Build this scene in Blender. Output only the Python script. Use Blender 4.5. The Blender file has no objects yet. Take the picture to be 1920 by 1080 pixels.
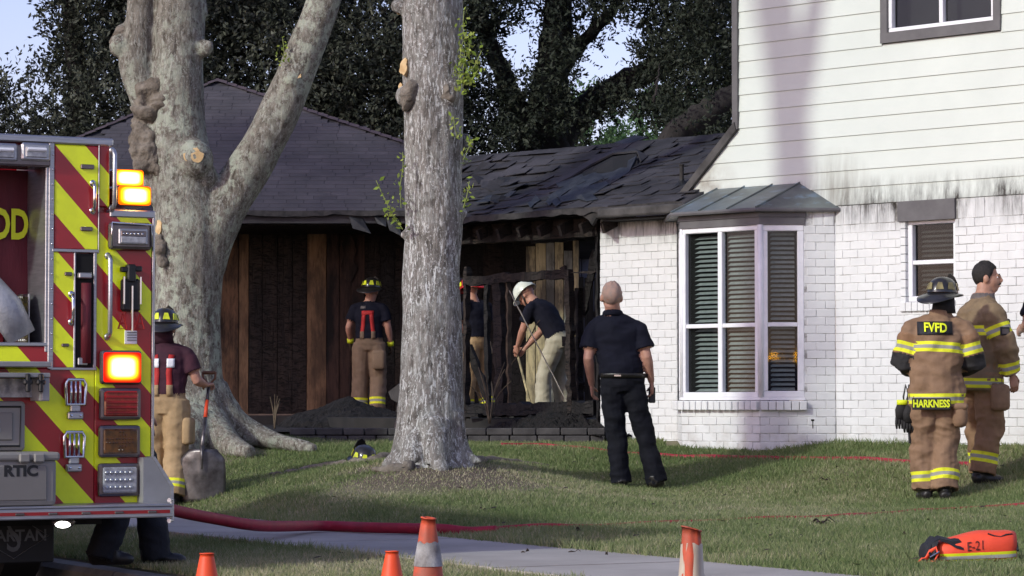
import bpy, bmesh, math, random
import numpy as np
from mathutils import Vector, Matrix, noise
from mathutils.bvhtree import BVHTree
from mathutils.kdtree import KDTree

SC = bpy.context.scene
COL = SC.collection
RND = random.Random(11)
PI = math.pi

# ------------------------------------------------------------------ camera
F = 5200.0                       # focal length in pixels of a 1920 wide picture
CAMZ = 1.1
PITCH = math.atan(215.0 / F)
cd = bpy.data.cameras.new('camera')
cam = bpy.data.objects.new('camera', cd)
COL.objects.link(cam)
cd.sensor_width = 36.0
cd.lens = 36.0 * F / 1920.0
cd.clip_start = 0.1
cd.clip_end = 3000
cam.location = (0, 0, CAMZ)
cam.rotation_euler = (PI / 2 + PITCH, 0, 0)
SC.camera = cam

# ------------------------------------------------------------------ light
SUN_AZ = Vector((0.75, 0.66)).normalized()      # horizontal travel of the light
SUN_EL = math.radians(27)
wd = bpy.data.worlds.new('World')
SC.world = wd
wd.use_nodes = True
wn = wd.node_tree
wn.nodes.clear()
sky = wn.nodes.new('ShaderNodeTexSky')
sky.sky_type = 'NISHITA'
sky.sun_disc = False
sky.sun_elevation = SUN_EL
sky.sun_rotation = math.atan2(-SUN_AZ.x, -SUN_AZ.y)
sky.air_density = 1.0
sky.dust_density = 1.2
sky.ozone_density = 1.6
tint = wn.nodes.new('ShaderNodeMix')
tint.data_type = 'RGBA'
tint.blend_type = 'MULTIPLY'
tint.inputs[0].default_value = 1.0
tint.inputs[7].default_value = (1.11, 0.91, 1.09, 1)
bgn = wn.nodes.new('ShaderNodeBackground')
bgn.inputs[1].default_value = 0.14
wout = wn.nodes.new('ShaderNodeOutputWorld')
wn.links.new(sky.outputs[0], tint.inputs[6])
wn.links.new(tint.outputs[2], bgn.inputs[0])
wn.links.new(bgn.outputs[0], wout.inputs[0])
sl = bpy.data.lights.new('sun', 'SUN')
sl.energy = 2.0
sl.angle = math.radians(3.2)
sl.color = (0.93, 1.0, 0.90)
so = bpy.data.objects.new('sun', sl)
COL.objects.link(so)
so.location = (-20, -15, 20)
so.rotation_euler = Vector((SUN_AZ.x * math.cos(SUN_EL), SUN_AZ.y * math.cos(SUN_EL), -math.sin(SUN_EL))).to_track_quat('-Z', 'Y').to_euler()
SC.view_settings.view_transform = 'Standard'
SC.view_settings.look = 'None'
SC.view_settings.exposure = 0.45
SC.view_settings.gamma = 1.0
SC.view_settings.use_curve_mapping = False
SC.render.engine = 'CYCLES'
SC.cycles.max_bounces = 6
SC.cycles.transparent_max_bounces = 10
SC.cycles.use_denoising = True

# ------------------------------------------------------------------ projection helpers
CP, SP = math.cos(PITCH), math.sin(PITCH)


def ray(px, py):
    u, v = (px - 960) / F, (540 - py) / F
    return Vector((u, CP - v * SP, SP + v * CP))


def W(px, py, Y):
    d = ray(px, py)
    t = Y / d.y
    return Vector((d.x * t, Y, CAMZ + d.z * t))


# ------------------------------------------------------------------ scene helpers
def put(o, parent=None):
    COL.objects.link(o)
    if parent is not None:
        o.parent = parent
    return o


def tag(o, label=None, cat=None, group=None, kind=None):
    if label:
        o['label'] = label
    if cat:
        o['category'] = cat
    if group:
        o['group'] = group
    if kind:
        o['kind'] = kind
    return o


def empty(name, loc, label, cat, rz=0.0, group=None):
    o = bpy.data.objects.new(name, None)
    o.empty_display_size = 0.2
    o.location = loc
    o.rotation_euler = (0, 0, rz)
    put(o)
    return tag(o, label, cat, group)


class MB:
    def __init__(self):
        self.v, self.f, self.m = [], [], []

    def add(self, vs, fs, m=0):
        b = len(self.v)
        self.v += [tuple(p) for p in vs]
        self.f += [tuple(b + i for i in q) for q in fs]
        self.m += [m] * len(fs)

    def box(self, a, b, m=0, M=None):
        (x0, y0, z0), (x1, y1, z1) = a, b
        vs = [(x, y, z) for z in (z0, z1) for y in (y0, y1) for x in (x0, x1)]
        if M is not None:
            vs = [M @ Vector(p) for p in vs]
        self.add(vs, [(0, 2, 3, 1), (4, 5, 7, 6), (0, 1, 5, 4), (2, 6, 7, 3), (1, 3, 7, 5), (0, 4, 6, 2)], m)
        return self

    def bbox(self, a, b, c=0.01, m=0, M=None):
        """box with chamfered edges"""
        (x0, y0, z0), (x1, y1, z1) = a, b
        c = min(c, abs(x1 - x0) * .45, abs(y1 - y0) * .45, abs(z1 - z0) * .45)
        bm = bmesh.new()
        vs = []
        for z in (z0, z1):
            for y in (y0, y1):
                for x in (x0, x1):
                    vs.append(bm.verts.new((x, y, z)))
        for q in [(0, 2, 3, 1), (4, 5, 7, 6), (0, 1, 5, 4), (2, 6, 7, 3), (1, 3, 7, 5), (0, 4, 6, 2)]:
            bm.faces.new([vs[i] for i in q])
        bmesh.ops.bevel(bm, geom=bm.edges[:], offset=c, segments=2 if c > .012 else 1, affect='EDGES', profile=.5)
        self.addbm(bm, m, M)
        return self

    def addbm(self, bm, m=0, M=None):
        bm.verts.index_update()
        vs = [(M @ v.co) if M is not None else v.co.copy() for v in bm.verts]
        self.add(vs, [tuple(v.index for v in f.verts) for f in bm.faces], m)
        bm.free()

    def tube(self, pts, rad, seg=10, m=0, caps=True, side=None, closed=False):
        pts = [Vector(p) for p in pts]
        n = len(pts)
        if not isinstance(rad, list):
            rad = [rad] * n
        rings = []
        prev = Vector(side) if side is not None else None
        for i, p in enumerate(pts):
            a = pts[(i - 1) % n] if (closed or i > 0) else p
            b = pts[(i + 1) % n] if (closed or i < n - 1) else p
            t = (b - a)
            t = t.normalized() if t.length > 1e-9 else Vector((0, 0, 1))
            if prev is None:
                prev = Vector((1, 0, 0)) if abs(t.x) < .9 else Vector((0, 1, 0))
            s = prev - t * prev.dot(t)
            if s.length < 1e-5:
                s = t.orthogonal()
            s.normalize()
            w = t.cross(s)
            if side is None:
                prev = s
            r = rad[i]
            ra, rb = r if isinstance(r, (list, tuple)) else (r, r)
            rings.append([p + s * (ra * math.cos(k * 2 * PI / seg)) + w * (rb * math.sin(k * 2 * PI / seg)) for k in range(seg)])
        vs = [v for r_ in rings for v in r_]
        fs = []
        for i in range(n if closed else n - 1):
            j = (i + 1) % n
            for k in range(seg):
                k2 = (k + 1) % seg
                fs.append((i * seg + k, i * seg + k2, j * seg + k2, j * seg + k))
        if caps and not closed:
            fs.append(tuple(reversed(range(seg))))
            fs.append(tuple((n - 1) * seg + k for k in range(seg)))
        self.add(vs, fs, m)
        return self

    def cyl(self, a, b, r, seg=16, m=0):
        return self.tube([a, b], r, seg, m)

    def lathe(self, prof, seg=24, m=0, c=(0, 0, 0), sx=1.0, sy=1.0, M=None):
        vs, fs = [], []
        for r, z in prof:
            for k in range(seg):
                a = k * 2 * PI / seg
                p = Vector((c[0] + r * sx * math.cos(a), c[1] + r * sy * math.sin(a), c[2] + z))
                vs.append(M @ p if M is not None else p)
        for i in range(len(prof) - 1):
            for k in range(seg):
                k2 = (k + 1) % seg
                fs.append((i * seg + k, i * seg + k2, (i + 1) * seg + k2, (i + 1) * seg + k))
        fs.append(tuple(reversed(range(seg))))
        fs.append(tuple((len(prof) - 1) * seg + k for k in range(seg)))
        self.add(vs, fs, m)
        return self

    def ell(self, c, r, seg=12, rings=8, m=0, M=None):
        c = Vector(c)
        prof = []
        for i in range(1, rings):
            a = -PI / 2 + PI * i / rings
            prof.append((math.cos(a), math.sin(a)))
        vs, fs = [], []
        for rr, z in prof:
            for k in range(seg):
                a = k * 2 * PI / seg
                p = Vector((r[0] * rr * math.cos(a), r[1] * rr * math.sin(a), r[2] * z))
                vs.append(c + (M @ p if M is not None else p))
        nr = len(prof)
        for i in range(nr - 1):
            for k in range(seg):
                k2 = (k + 1) % seg
                fs.append((i * seg + k, i * seg + k2, (i + 1) * seg + k2, (i + 1) * seg + k))
        lo, hi = Vector((0, 0, -r[2])), Vector((0, 0, r[2]))
        vs += [c + (M @ lo if M is not None else lo), c + (M @ hi if M is not None else hi)]
        a, b = nr * seg, nr * seg + 1
        for k in range(seg):
            k2 = (k + 1) % seg
            fs.append((a, k2, k))
            fs.append((b, (nr - 1) * seg + k, (nr - 1) * seg + k2))
        self.add(vs, fs, m)
        return self

    def poly(self, pts, d, m=0):
        """extrude polygon pts by vector d"""
        n = len(pts)
        d = Vector(d)
        pts = [Vector(p) for p in pts]
        vs = pts + [p + d for p in pts]
        fs = [tuple(range(n)), tuple(reversed(range(n, 2 * n)))]
        for i in range(n):
            j = (i + 1) % n
            fs.append((i, n + i, n + j, j))
        self.add(vs, fs, m)
        return self

    def build(self, name, mats, parent=None, smooth=False, origin=None, sharp=None):
        me = bpy.data.meshes.new(name)
        v = self.v
        if origin is not None:
            ox, oy, oz = origin
            v = [(p[0] - ox, p[1] - oy, p[2] - oz) for p in v]
        me.from_pydata(v, [], self.f)
        for mm in (mats if isinstance(mats, (list, tuple)) else [mats]):
            me.materials.append(mm)
        if any(self.m):
            me.polygons.foreach_set('material_index', self.m)
        if smooth:
            me.polygons.foreach_set('use_smooth', [True] * len(me.polygons))
        bm = bmesh.new()
        bm.from_mesh(me)
        bmesh.ops.recalc_face_normals(bm, faces=bm.faces[:])
        if sharp:
            for e in bm.edges:
                if len(e.link_faces) == 2 and e.calc_face_angle(0) > sharp:
                    e.smooth = False
        bm.to_mesh(me)
        bm.free()
        o = bpy.data.objects.new(name, me)
        if origin is not None:
            o.location = origin
        return put(o, parent)


def npmesh(name, V, Fq, mats, parent=None, mi=None, origin=None, smooth=False):
    """fast mesh from numpy arrays; Fq is (n,3) or (n,4)"""
    me = bpy.data.meshes.new(name)
    V = np.asarray(V, dtype=np.float32)
    if origin is not None:
        V = V - np.array(origin, dtype=np.float32)
    n, k = Fq.shape
    me.vertices.add(len(V))
    me.vertices.foreach_set('co', V.ravel())
    me.loops.add(n * k)
    me.loops.foreach_set('vertex_index', Fq.astype(np.int32).ravel())
    me.polygons.add(n)
    me.polygons.foreach_set('loop_start', np.arange(0, n * k, k, dtype=np.int32))
    for mm in (mats if isinstance(mats, (list, tuple)) else [mats]):
        me.materials.append(mm)
    if mi is not None:
        me.polygons.foreach_set('material_index', np.asarray(mi, dtype=np.int32))
    me.polygons.foreach_set('use_smooth', np.full(n, smooth))
    me.update(calc_edges=True)
    o = bpy.data.objects.new(name, me)
    if origin is not None:
        o.location = origin
    return put(o, parent)


def remesh(mb, voxel, smooth_it=2):
    """voxel union of a mesh builder -> (verts, faces)"""
    me = bpy.data.meshes.new('tmp')
    me.from_pydata(mb.v, [], mb.f)
    bm = bmesh.new()
    bm.from_mesh(me)
    bmesh.ops.recalc_face_normals(bm, faces=bm.faces[:])
    bm.to_mesh(me)
    bm.free()
    o = bpy.data.objects.new('tmp', me)
    COL.objects.link(o)
    md = o.modifiers.new('r', 'REMESH')
    md.mode = 'VOXEL'
    md.voxel_size = voxel
    md.adaptivity = 0
    if smooth_it:
        s = o.modifiers.new('s', 'SMOOTH')
        s.factor = .5
        s.iterations = smooth_it
    dg = bpy.context.evaluated_depsgraph_get()
    ev = o.evaluated_get(dg)
    m2 = bpy.data.meshes.new_from_object(ev)
    vs = np.empty(len(m2.vertices) * 3, dtype=np.float32)
    m2.vertices.foreach_get('co', vs)
    ns = np.empty(len(m2.vertices) * 3, dtype=np.float32)
    m2.vertex_normals.foreach_get('vector', ns)
    fs = [tuple(p.vertices) for p in m2.polygons]
    bpy.data.objects.remove(o)
    bpy.data.meshes.remove(me)
    bpy.data.meshes.remove(m2)
    return vs.reshape(-1, 3), ns.reshape(-1, 3), fs


def text_geo(s, size, shear=0.0, sx=1.0, extrude=0.0, bold=0.0):
    """flat text -> centred (verts2d list, faces)"""
    cu = bpy.data.curves.new('t', 'FONT')
    cu.body = s
    cu.size = size
    cu.align_x = 'CENTER'
    cu.align_y = 'CENTER'
    cu.shear = shear
    cu.offset = bold
    cu.resolution_u = 3
    o = bpy.data.objects.new('t', cu)
    COL.objects.link(o)
    dg = bpy.context.evaluated_depsgraph_get()
    me = bpy.data.meshes.new_from_object(o.evaluated_get(dg))
    vs = [(v.co.x * sx, v.co.y) for v in me.vertices]
    fs = [tuple(p.vertices) for p in me.polygons]
    bpy.data.objects.remove(o)
    bpy.data.curves.remove(cu)
    bpy.data.meshes.remove(me)
    return vs, fs


# ------------------------------------------------------------------ materials
class NT:
    def __init__(self, name):
        self.mat = bpy.data.materials.new(name)
        self.mat.use_nodes = True
        self.t = self.mat.node_tree
        self.t.nodes.clear()
        self.out = self.n('ShaderNodeOutputMaterial')

    def n(self, typ, **kw):
        nd = self.t.nodes.new(typ)
        for k, v in kw.items():
            setattr(nd, k, v)
        return nd

    def l(self, a, b):
        self.t.links.new(a, b)

    def val(self, x):
        return x

    def setin(self, sock, x):
        if isinstance(x, bpy.types.NodeSocket):
            self.l(x, sock)
        elif x is not None:
            if isinstance(x, (tuple, list)) and len(x) == 3 and sock.type == 'RGBA':
                x = (*x, 1)
            sock.default_value = x

    def pos(self, scale=(1, 1, 1), world=True):
        if world:
            g = self.n('ShaderNodeNewGeometry').outputs['Position']
        else:
            g = self.n('ShaderNodeTexCoord').outputs['Object']
        mp = self.n('ShaderNodeMapping')
        mp.inputs['Scale'].default_value = scale
        self.l(g, mp.inputs[0])
        return mp.outputs[0]

    def noise(self, vec, scale, detail=4, rough=.6, dist=0.0):
        nn = self.n('ShaderNodeTexNoise')
        self.l(vec, nn.inputs['Vector'])
        nn.inputs['Scale'].default_value = scale
        nn.inputs['Detail'].default_value = detail
        nn.inputs['Roughness'].default_value = rough
        nn.inputs['Distortion'].default_value = dist
        return nn.outputs['Fac']

    def voro(self, vec, scale, feature='F1', out='Distance', rand=1.0):
        nn = self.n('ShaderNodeTexVoronoi', feature=feature)
        self.l(vec, nn.inputs['Vector'])
        nn.inputs['Scale'].default_value = scale
        nn.inputs['Randomness'].default_value = rand
        return nn.outputs[out]

    def ramp(self, fac, stops):
        r = self.n('ShaderNodeValToRGB')
        while len(r.color_ramp.elements) < len(stops):
            r.color_ramp.elements.new(.5)
        for e, (p, c) in zip(r.color_ramp.elements, stops):
            e.position = p
            e.color = (c, c, c, 1) if not isinstance(c, (tuple, list)) else (*c, 1)
        self.l(fac, r.inputs[0])
        return r.outputs[0]

    def mix(self, fac, a, b, mode='MIX'):
        m = self.n('ShaderNodeMix', data_type='RGBA', blend_type=mode)
        self.setin(m.inputs[0], fac)
        self.setin(m.inputs[6], a)
        self.setin(m.inputs[7], b)
        return m.outputs[2]

    def math(self, op, a, b=None, c=None, clamp=False):
        m = self.n('ShaderNodeMath', operation=op, use_clamp=clamp)
        self.setin(m.inputs[0], a)
        if b is not None:
            self.setin(m.inputs[1], b)
        if c is not None:
            self.setin(m.inputs[2], c)
        return m.outputs[0]

    def xyz(self, world=True):
        if world:
            g = self.n('ShaderNodeNewGeometry').outputs['Position']
        else:
            g = self.n('ShaderNodeTexCoord').outputs['Object']
        s = self.n('ShaderNodeSeparateXYZ')
        self.l(g, s.inputs[0])
        return s.outputs

    def bump(self, h, strength=.3, dist=.02, normal=None):
        b = self.n('ShaderNodeBump')
        b.inputs['Strength'].default_value = strength
        b.inputs['Distance'].default_value = dist
        self.l(h, b.inputs['Height'])
        if normal is not None:
            self.l(normal, b.inputs['Normal'])
        return b.outputs[0]

    def bsdf(self, color, rough=.7, metal=0.0, normal=None, spec=.4, coat=0.0, emis=None, estr=0.0, sheen=0.0):
        b = self.n('ShaderNodeBsdfPrincipled')
        self.setin(b.inputs['Base Color'], color)
        self.setin(b.inputs['Roughness'], rough)
        self.setin(b.inputs['Metallic'], metal)
        b.inputs['Specular IOR Level'].default_value = spec
        b.inputs['Coat Weight'].default_value = coat
        b.inputs['Sheen Weight'].default_value = sheen
        if normal is not None:
            self.l(normal, b.inputs['Normal'])
        if emis is not None:
            self.setin(b.inputs['Emission Color'], emis)
            b.inputs['Emission Strength'].default_value = estr
        self.l(b.outputs[0], self.out.inputs[0])
        return b

    def done(self):
        return self.mat


def pm(name, c1, c2=None, scale=8, rough=.7, metal=0.0, spec=.4, bump=0.0, bscale=None, stretch=(1, 1, 1), world=False, lo=.35, hi=.65, bdist=.01, coat=0.0, sheen=0.0, detail=4):
    """two tone noisy material"""
    t = NT(name)
    v = t.pos(stretch, world)
    nz = t.noise(v, scale, detail)
    c2 = c2 if c2 is not None else tuple(x * .75 for x in c1)
    col = t.mix(t.ramp(nz, [(lo, 0.0), (hi, 1.0)]), c1, c2)
    nr = None
    if bump:
        nr = t.bump(t.noise(v, bscale or scale * 4, 4), bump, bdist)
    t.bsdf(col, rough, metal, nr, spec, coat, sheen=sheen)
    return t.done()


def emit(name, col, strength):
    t = NT(name)
    e = t.n('ShaderNodeEmission')
    e.inputs[0].default_value = (*col, 1)
    e.inputs[1].default_value = strength
    t.l(e.outputs[0], t.out.inputs[0])
    return t.done()


M = {}

def make_materials():
    # --- painted brick with soot under the eave line
    def soot_mask(t, ztop, down, xyz, seed, up=False):
        d = t.math('SUBTRACT', xyz[2], ztop) if up else t.math('SUBTRACT', ztop, xyz[2])
        fall = t.math('SUBTRACT', 1.0, t.math('DIVIDE', d, down), clamp=True)
        v = t.pos((5, 5, .9))
        st = t.noise(v, 2.6, 6, .75)
        v2 = t.pos((1, 1, .15))
        big = t.ramp(t.noise(v2, 1.1 + seed, 2), [(.38, 0.0), (.58, 1.0)])
        a = t.math('MULTIPLY', fall, t.ramp(st, [(.36, 0.0), (.62, 1.0)]))
        a = t.math('MULTIPLY', a, t.math('ADD', .45, t.math('MULTIPLY', big, .9)))
        edge = t.math('MULTIPLY', t.math('SUBTRACT', 1.0, t.math('DIVIDE', d, down * .3), clamp=True), .75)
        edge = t.math('MULTIPLY', edge, t.math('ADD', .1, big))
        return t.math('MAXIMUM', a, edge, clamp=True)

    def brickish(name, white, dark, crack):
        t = NT(name)
        x = t.xyz()
        v = t.pos()
        n1 = t.noise(v, 3.2, 5)
        n2 = t.noise(v, 60, 4, .7)
        c = t.mix(t.ramp(n1, [(.35, 0.0), (.7, 1.0)]), white, dark)
        c = t.mix(t.ramp(n2, [(.66, 0.0), (.8, .55)]), c, (.34, .32, .3))
        if crack:
            n3 = t.noise(t.pos((1, 1, 1)), 5.5, 5, .7)
            c = t.mix(t.ramp(n3, [(.47, 0.0), (.6, .9)]), c, (.24, .23, .215))
        s = soot_mask(t, 2.97, .32, x, .4)
        c = t.mix(s, c, (.035, .03, .025))
        # faint dirt splash near the ground
        low = t.math('SUBTRACT', 1.0, t.math('DIVIDE', t.math('SUBTRACT', x[2], .66), .28), clamp=True)
        c = t.mix(t.math('MULTIPLY', low, t.ramp(t.noise(v, 9, 4), [(.4, 0.0), (.7, .5)])), c, (.3, .25, .2))
        t.bsdf(c, .6, normal=t.bump(t.noise(v, 45, 5, .65), .35, .006), spec=.3)
        return t.done()

    M['brick'] = brickish('painted_brick', (.68, .685, .675), (.60, .605, .60), False)
    M['mortar'] = brickish('painted_mortar', (.66, .66, .645), (.57, .57, .555), True)

    # --- lap siding
    t = NT('siding_paint')
    x = t.xyz()
    v = t.pos()
    c = t.mix(t.ramp(t.noise(v, 1.3, 4), [(.35, 0.0), (.7, 1.0)]), (.61, .65, .60), (.56, .60, .555))
    c = t.mix(t.ramp(t.noise(t.pos((.5, .5, 14)), 2.5, 4), [(.5, 0.0), (.8, .25)]), c, (.6, .6, .58))
    s = soot_mask(t, 2.94, .3, x, .9, True)
    c = t.mix(s, c, (.04, .035, .03))
    # smoke smudge spreading up from the bay roof end
    dx = t.math('DIVIDE', t.math('SUBTRACT', x[0], 3.05), .34)
    dz = t.math('DIVIDE', t.math('SUBTRACT', x[2], 3.12), .42)
    rr = t.math('SQRT', t.math('ADD', t.math('MULTIPLY', dx, dx), t.math('MULTIPLY', dz, dz)))
    sm = t.math('MULTIPLY', t.math('SUBTRACT', 1.0, rr, clamp=True), t.ramp(t.noise(t.pos((9, 9, .8)), 2.2, 5), [(.3, .1), (.7, 1.0)]))
    c = t.mix(t.math('MULTIPLY', sm, .8), c, (.16, .14, .11))
    dx = t.math('DIVIDE', t.math('SUBTRACT', x[0], 1.93), .3)
    dz = t.math('DIVIDE', t.math('SUBTRACT', x[2], 3.25), .3)
    rr = t.math('SQRT', t.math('ADD', t.math('MULTIPLY', dx, dx), t.math('MULTIPLY', dz, dz)))
    sm = t.math('MULTIPLY', t.math('SUBTRACT', 1.0, rr, clamp=True), t.ramp(t.noise(v, 7, 4), [(.3, .1), (.7, 1.0)]))
    c = t.mix(t.math('MULTIPLY', sm, .9), c, (.2, .16, .12))
    t.bsdf(c, .5, normal=t.bump(t.noise(t.pos((1, 1, 6)), 18, 4), .15, .004), spec=.35)
    M['siding'] = t.done()

    M['trim'] = pm('grey_trim', (.125, .12, .122), (.095, .09, .093), 5, .5, world=True, bump=.1)
    M['trim_soot'] = pm('sooty_trim', (.075, .07, .068), (.02, .018, .017), 4, .7, world=True, bump=.3)
    M['whiteframe'] = pm('white_vinyl', (.8, .8, .82), (.72, .72, .74), 9, .35, world=True)
    M['bayroof'] = None
    t = NT('weathered_copper_roof')
    v = t.pos()
    c = t.mix(t.ramp(t.noise(v, 2.4, 5), [(.4, 0.0), (.62, 1.0)]), (.16, .18, .175), (.10, .11, .11))
    c = t.mix(t.ramp(t.noise(t.pos((1, 1, 3)), 5.5, 4), [(.55, 0.0), (.68, .8)]), c, (.20, .27, .33))
    t.bsdf(c, .42, .25, t.bump(t.noise(v, 9, 4), .3, .01))
    M['bayroof'] = t.done()

    # --- glass
    t = NT('window_glass')
    gl = t.n('ShaderNodeBsdfGlossy')
    gl.inputs['Roughness'].default_value = .035
    gl.inputs['Color'].default_value = (1, 1, 1, 1)
    tr = t.n('ShaderNodeBsdfTransparent')
    tr.inputs[0].default_value = (.82, .86, .84, 1)
    ge = t.n('ShaderNodeNewGeometry')
    dt = t.n('ShaderNodeVectorMath', operation='DOT_PRODUCT')
    t.l(ge.outputs['Normal'], dt.inputs[0])
    t.l(ge.outputs['Incoming'], dt.inputs[1])
    cs = t.math('SUBTRACT', 1.0, t.math('ABSOLUTE', dt.outputs['Value']))
    fre = t.math('ADD', .035, t.math('MULTIPLY', t.math('POWER', cs, 5.0), .9))
    nb = t.bump(t.noise(t.pos(), 3.5, 2), .035, .02)
    t.l(nb, gl.inputs['Normal'])
    mx = t.n('ShaderNodeMixShader')
    t.l(fre, mx.inputs[0])
    t.l(tr.outputs[0], mx.inputs[1])
    t.l(gl.outputs[0], mx.inputs[2])
    t.l(mx.outputs[0], t.out.inputs[0])
    M['glass'] = t.done()
    M['slat'] = pm('blind_slat', (.29, .325, .32), (.22, .25, .245), 20, .5, world=True)
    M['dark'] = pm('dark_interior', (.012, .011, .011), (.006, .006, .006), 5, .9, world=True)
    M['curtain_dim'] = pm('dim_curtain', (.05, .05, .048), (.03, .03, .03), 12, .9, world=True)

    # --- roofs
    def shing(name, a, b, cchar, amt):
        t = NT(name)
        v = t.pos()
        oi = t.n('ShaderNodeObjectInfo').outputs['Random']
        c = t.mix(oi, a, b)
        c = t.mix(t.ramp(t.noise(v, 240, 2, .8), [(.3, .5), (.7, 0.0)]), c, tuple(k * .45 for k in a))
        c = t.mix(t.ramp(t.noise(v, 1.6, 5, .65), [(.4, 0.0), (.62, amt)]), c, cchar)
        t.bsdf(c, .85, normal=t.bump(t.noise(v, 160, 3, .7), .4, .004), spec=.25)
        return t.done()
    M['shingle'] = shing('asphalt_shingle', (.10, .09, .098), (.075, .068, .075), (.048, .045, .048), .7)
    M['shingle_burnt'] = shing('scorched_shingle', (.068, .064, .072), (.045, .043, .048), (.015, .015, .016), .8)
    M['felt'] = pm('torn_roof_felt', (.032, .035, .039), (.010, .010, .011), 7, .6, world=True, bump=.5)
    M['ridgecap'] = pm('ridge_cap', (.085, .06, .066), (.06, .045, .05), 9, .85, world=True, bump=.3)
    M['rafter_edge'] = pm('scorched_drip_edge', (.04, .035, .033), (.012, .011, .01), 9, .8, world=True, bump=.4)

    # --- burnt wood
    def char(name, a, b, crackscale, stretch):
        t = NT(name)
        d = t.noise(t.pos(stretch), crackscale, 4, .55, 1.2)
        e = t.noise(t.pos((stretch[2], stretch[2], stretch[0] * .3)), crackscale * .6, 3, .6)
        d = t.math('MINIMUM', d, t.math('ADD', e, .06))
        cr = t.ramp(d, [(.36, 0.0), (.5, 1.0)])
        c = t.mix(cr, (.004, .0035, .003), t.mix(t.ramp(t.noise(t.pos((3, 3, .4)), 3, 5), [(.35, 0.0), (.65, 1.0)]), a, b))
        t.bsdf(c, .7, normal=t.bump(cr, .6, .012), spec=.25)
        return t.done()
    M['char'] = char('alligator_char', (.032, .023, .018), (.014, .011, .010), 4.5, (2.2, 2.2, 9))
    M['char_fine'] = char('fine_char', (.018, .016, .015), (.007, .006, .006), 7, (2, 2, 5))

    def plank(name, a, b, c3, amt, z0=None):
        t = NT(name)
        g = t.noise(t.pos((14, 14, .7)), 2.2, 6, .7, .6)
        c = t.mix(t.ramp(g, [(.3, 0.0), (.7, 1.0)]), a, b)
        s = t.noise(t.pos((2.2, 2.2, .6)), 1.7, 5, .65)
        c = t.mix(t.ramp(s, [(.42, 0.0), (.58, amt)]), c, c3)
        c = t.mix(t.ramp(t.noise(t.pos((6, 6, 1.2)), 3.5, 5, .7), [(.5, 0.0), (.66, amt * .7)]), c, c3)
        t.bsdf(c, .75, normal=t.bump(g, .5, .01), spec=.25)
        return t.done()
    M['plank_brown'] = plank('scorched_cedar', (.19, .108, .06), (.12, .066, .038), (.014, .010, .008), .9)
    M['plank_tan'] = plank('bare_cedar', (.25, .155, .085), (.17, .10, .055), (.03, .02, .014), .7)
    M['plank_red'] = plank('reddish_scorched_cedar', (.065, .036, .026), (.038, .021, .016), (.006, .005, .005), .95)
    M['plank_pale'] = plank('pale_stripped_board', (.62, .54, .30), (.45, .385, .21), (.06, .055, .045), .85)
    M['plank_grey'] = plank('silvered_board', (.36, .38, .33), (.25, .25, .2), (.05, .05, .042), .85)
    M['plank_fence'] = plank('weathered_fence_board', (.10, .075, .05), (.06, .045, .03), (.03, .02, .015), .6)
    M['metal_side'] = pm('grey_metal_siding', (.20, .19, .22), (.16, .15, .18), 4, .6, world=True)
    M['concrete'] = pm('sidewalk_concrete', (.42, .385, .35), (.30, .275, .245), 1.3, .85, world=True, bump=.25, bscale=90, bdist=.004, detail=8)
    M['slab'] = pm('sooty_slab', (.022, .02, .018), (.007, .007, .006), 2.2, .85, world=True, bump=.4)
    M['footing'] = pm('concrete_footing', (.27, .21, .15), (.17, .13, .095), 3, .85, world=True, bump=.3)
    M['paver'] = pm('sooty_paver', (.085, .08, .078), (.035, .033, .033), 3.5, .85, world=True, bump=.5, bscale=40)
    M['ash'] = pm('black_ash', (.010, .008, .007), (.003, .003, .003), 14, .9, world=True, bump=.9, bscale=30, bdist=.05)
    M['mulch'] = pm('dark_bed_soil', (.022, .018, .015), (.008, .007, .006), 11, .95, world=True, bump=.8, bscale=45, bdist=.03)
    M['asphalt'] = pm('road_asphalt', (.05, .05, .052), (.035, .034, .035), 3, .9, world=True, bump=.4, bscale=140, bdist=.004)
    M['kerb'] = pm('kerb_concrete', (.22, .205, .19), (.13, .12, .11), 4, .9, world=True, bump=.3)

    # --- lawn soil and grass
    t = NT('lawn_ground')
    v = t.pos()
    c = t.mix(t.ramp(t.noise(v, .9, 5), [(.38, 0.0), (.6, 1.0)]), (.18, .18, .09), (.25, .22, .14))
    c = t.mix(t.ramp(t.noise(v, 26, 5, .7), [(.45, 0.0), (.7, .6)]), c, (.08, .08, .04))
    # bare soil round the middle oak
    xx = t.xyz()
    dx = t.math('DIVIDE', t.math('ADD', xx[0], .62), 1.2)
    dy = t.math('DIVIDE', t.math('SUBTRACT', xx[1], 23.2), 1.3)
    rr = t.math('SQRT', t.math('ADD', t.math('MULTIPLY', dx, dx), t.math('MULTIPLY', dy, dy)))
    rr = t.math('ADD', rr, t.math('MULTIPLY', t.math('SUBTRACT', t.noise(v, 3.2, 4), .5), 1.1))
    c = t.mix(t.ramp(rr, [(.55, 1.0), (.95, 0.0)]), c, (.135, .105, .08))
    t.bsdf(c, .95, normal=t.bump(t.noise(v, 60, 4), .7, .02), spec=.15)
    M['lawn'] = t.done()

    def leafy(name, stops, trans, rough=.55, vscale=1.2):
        t = NT(name)
        oi = t.n('ShaderNodeAttribute')
        oi.attribute_name = 'rnd'
        c = t.ramp(oi.outputs['Fac'], stops)
        b = t.n('ShaderNodeBsdfPrincipled')
        t.l(c, b.inputs['Base Color'])
        b.inputs['Roughness'].default_value = rough
        b.inputs['Specular IOR Level'].default_value = .15
        tr = t.n('ShaderNodeBsdfTranslucent')
        t.l(c, tr.inputs[0])
        mx = t.n('ShaderNodeMixShader')
        mx.inputs[0].default_value = trans
        t.l(b.outputs[0], mx.inputs[1])
        t.l(tr.outputs[0], mx.inputs[2])
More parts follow.
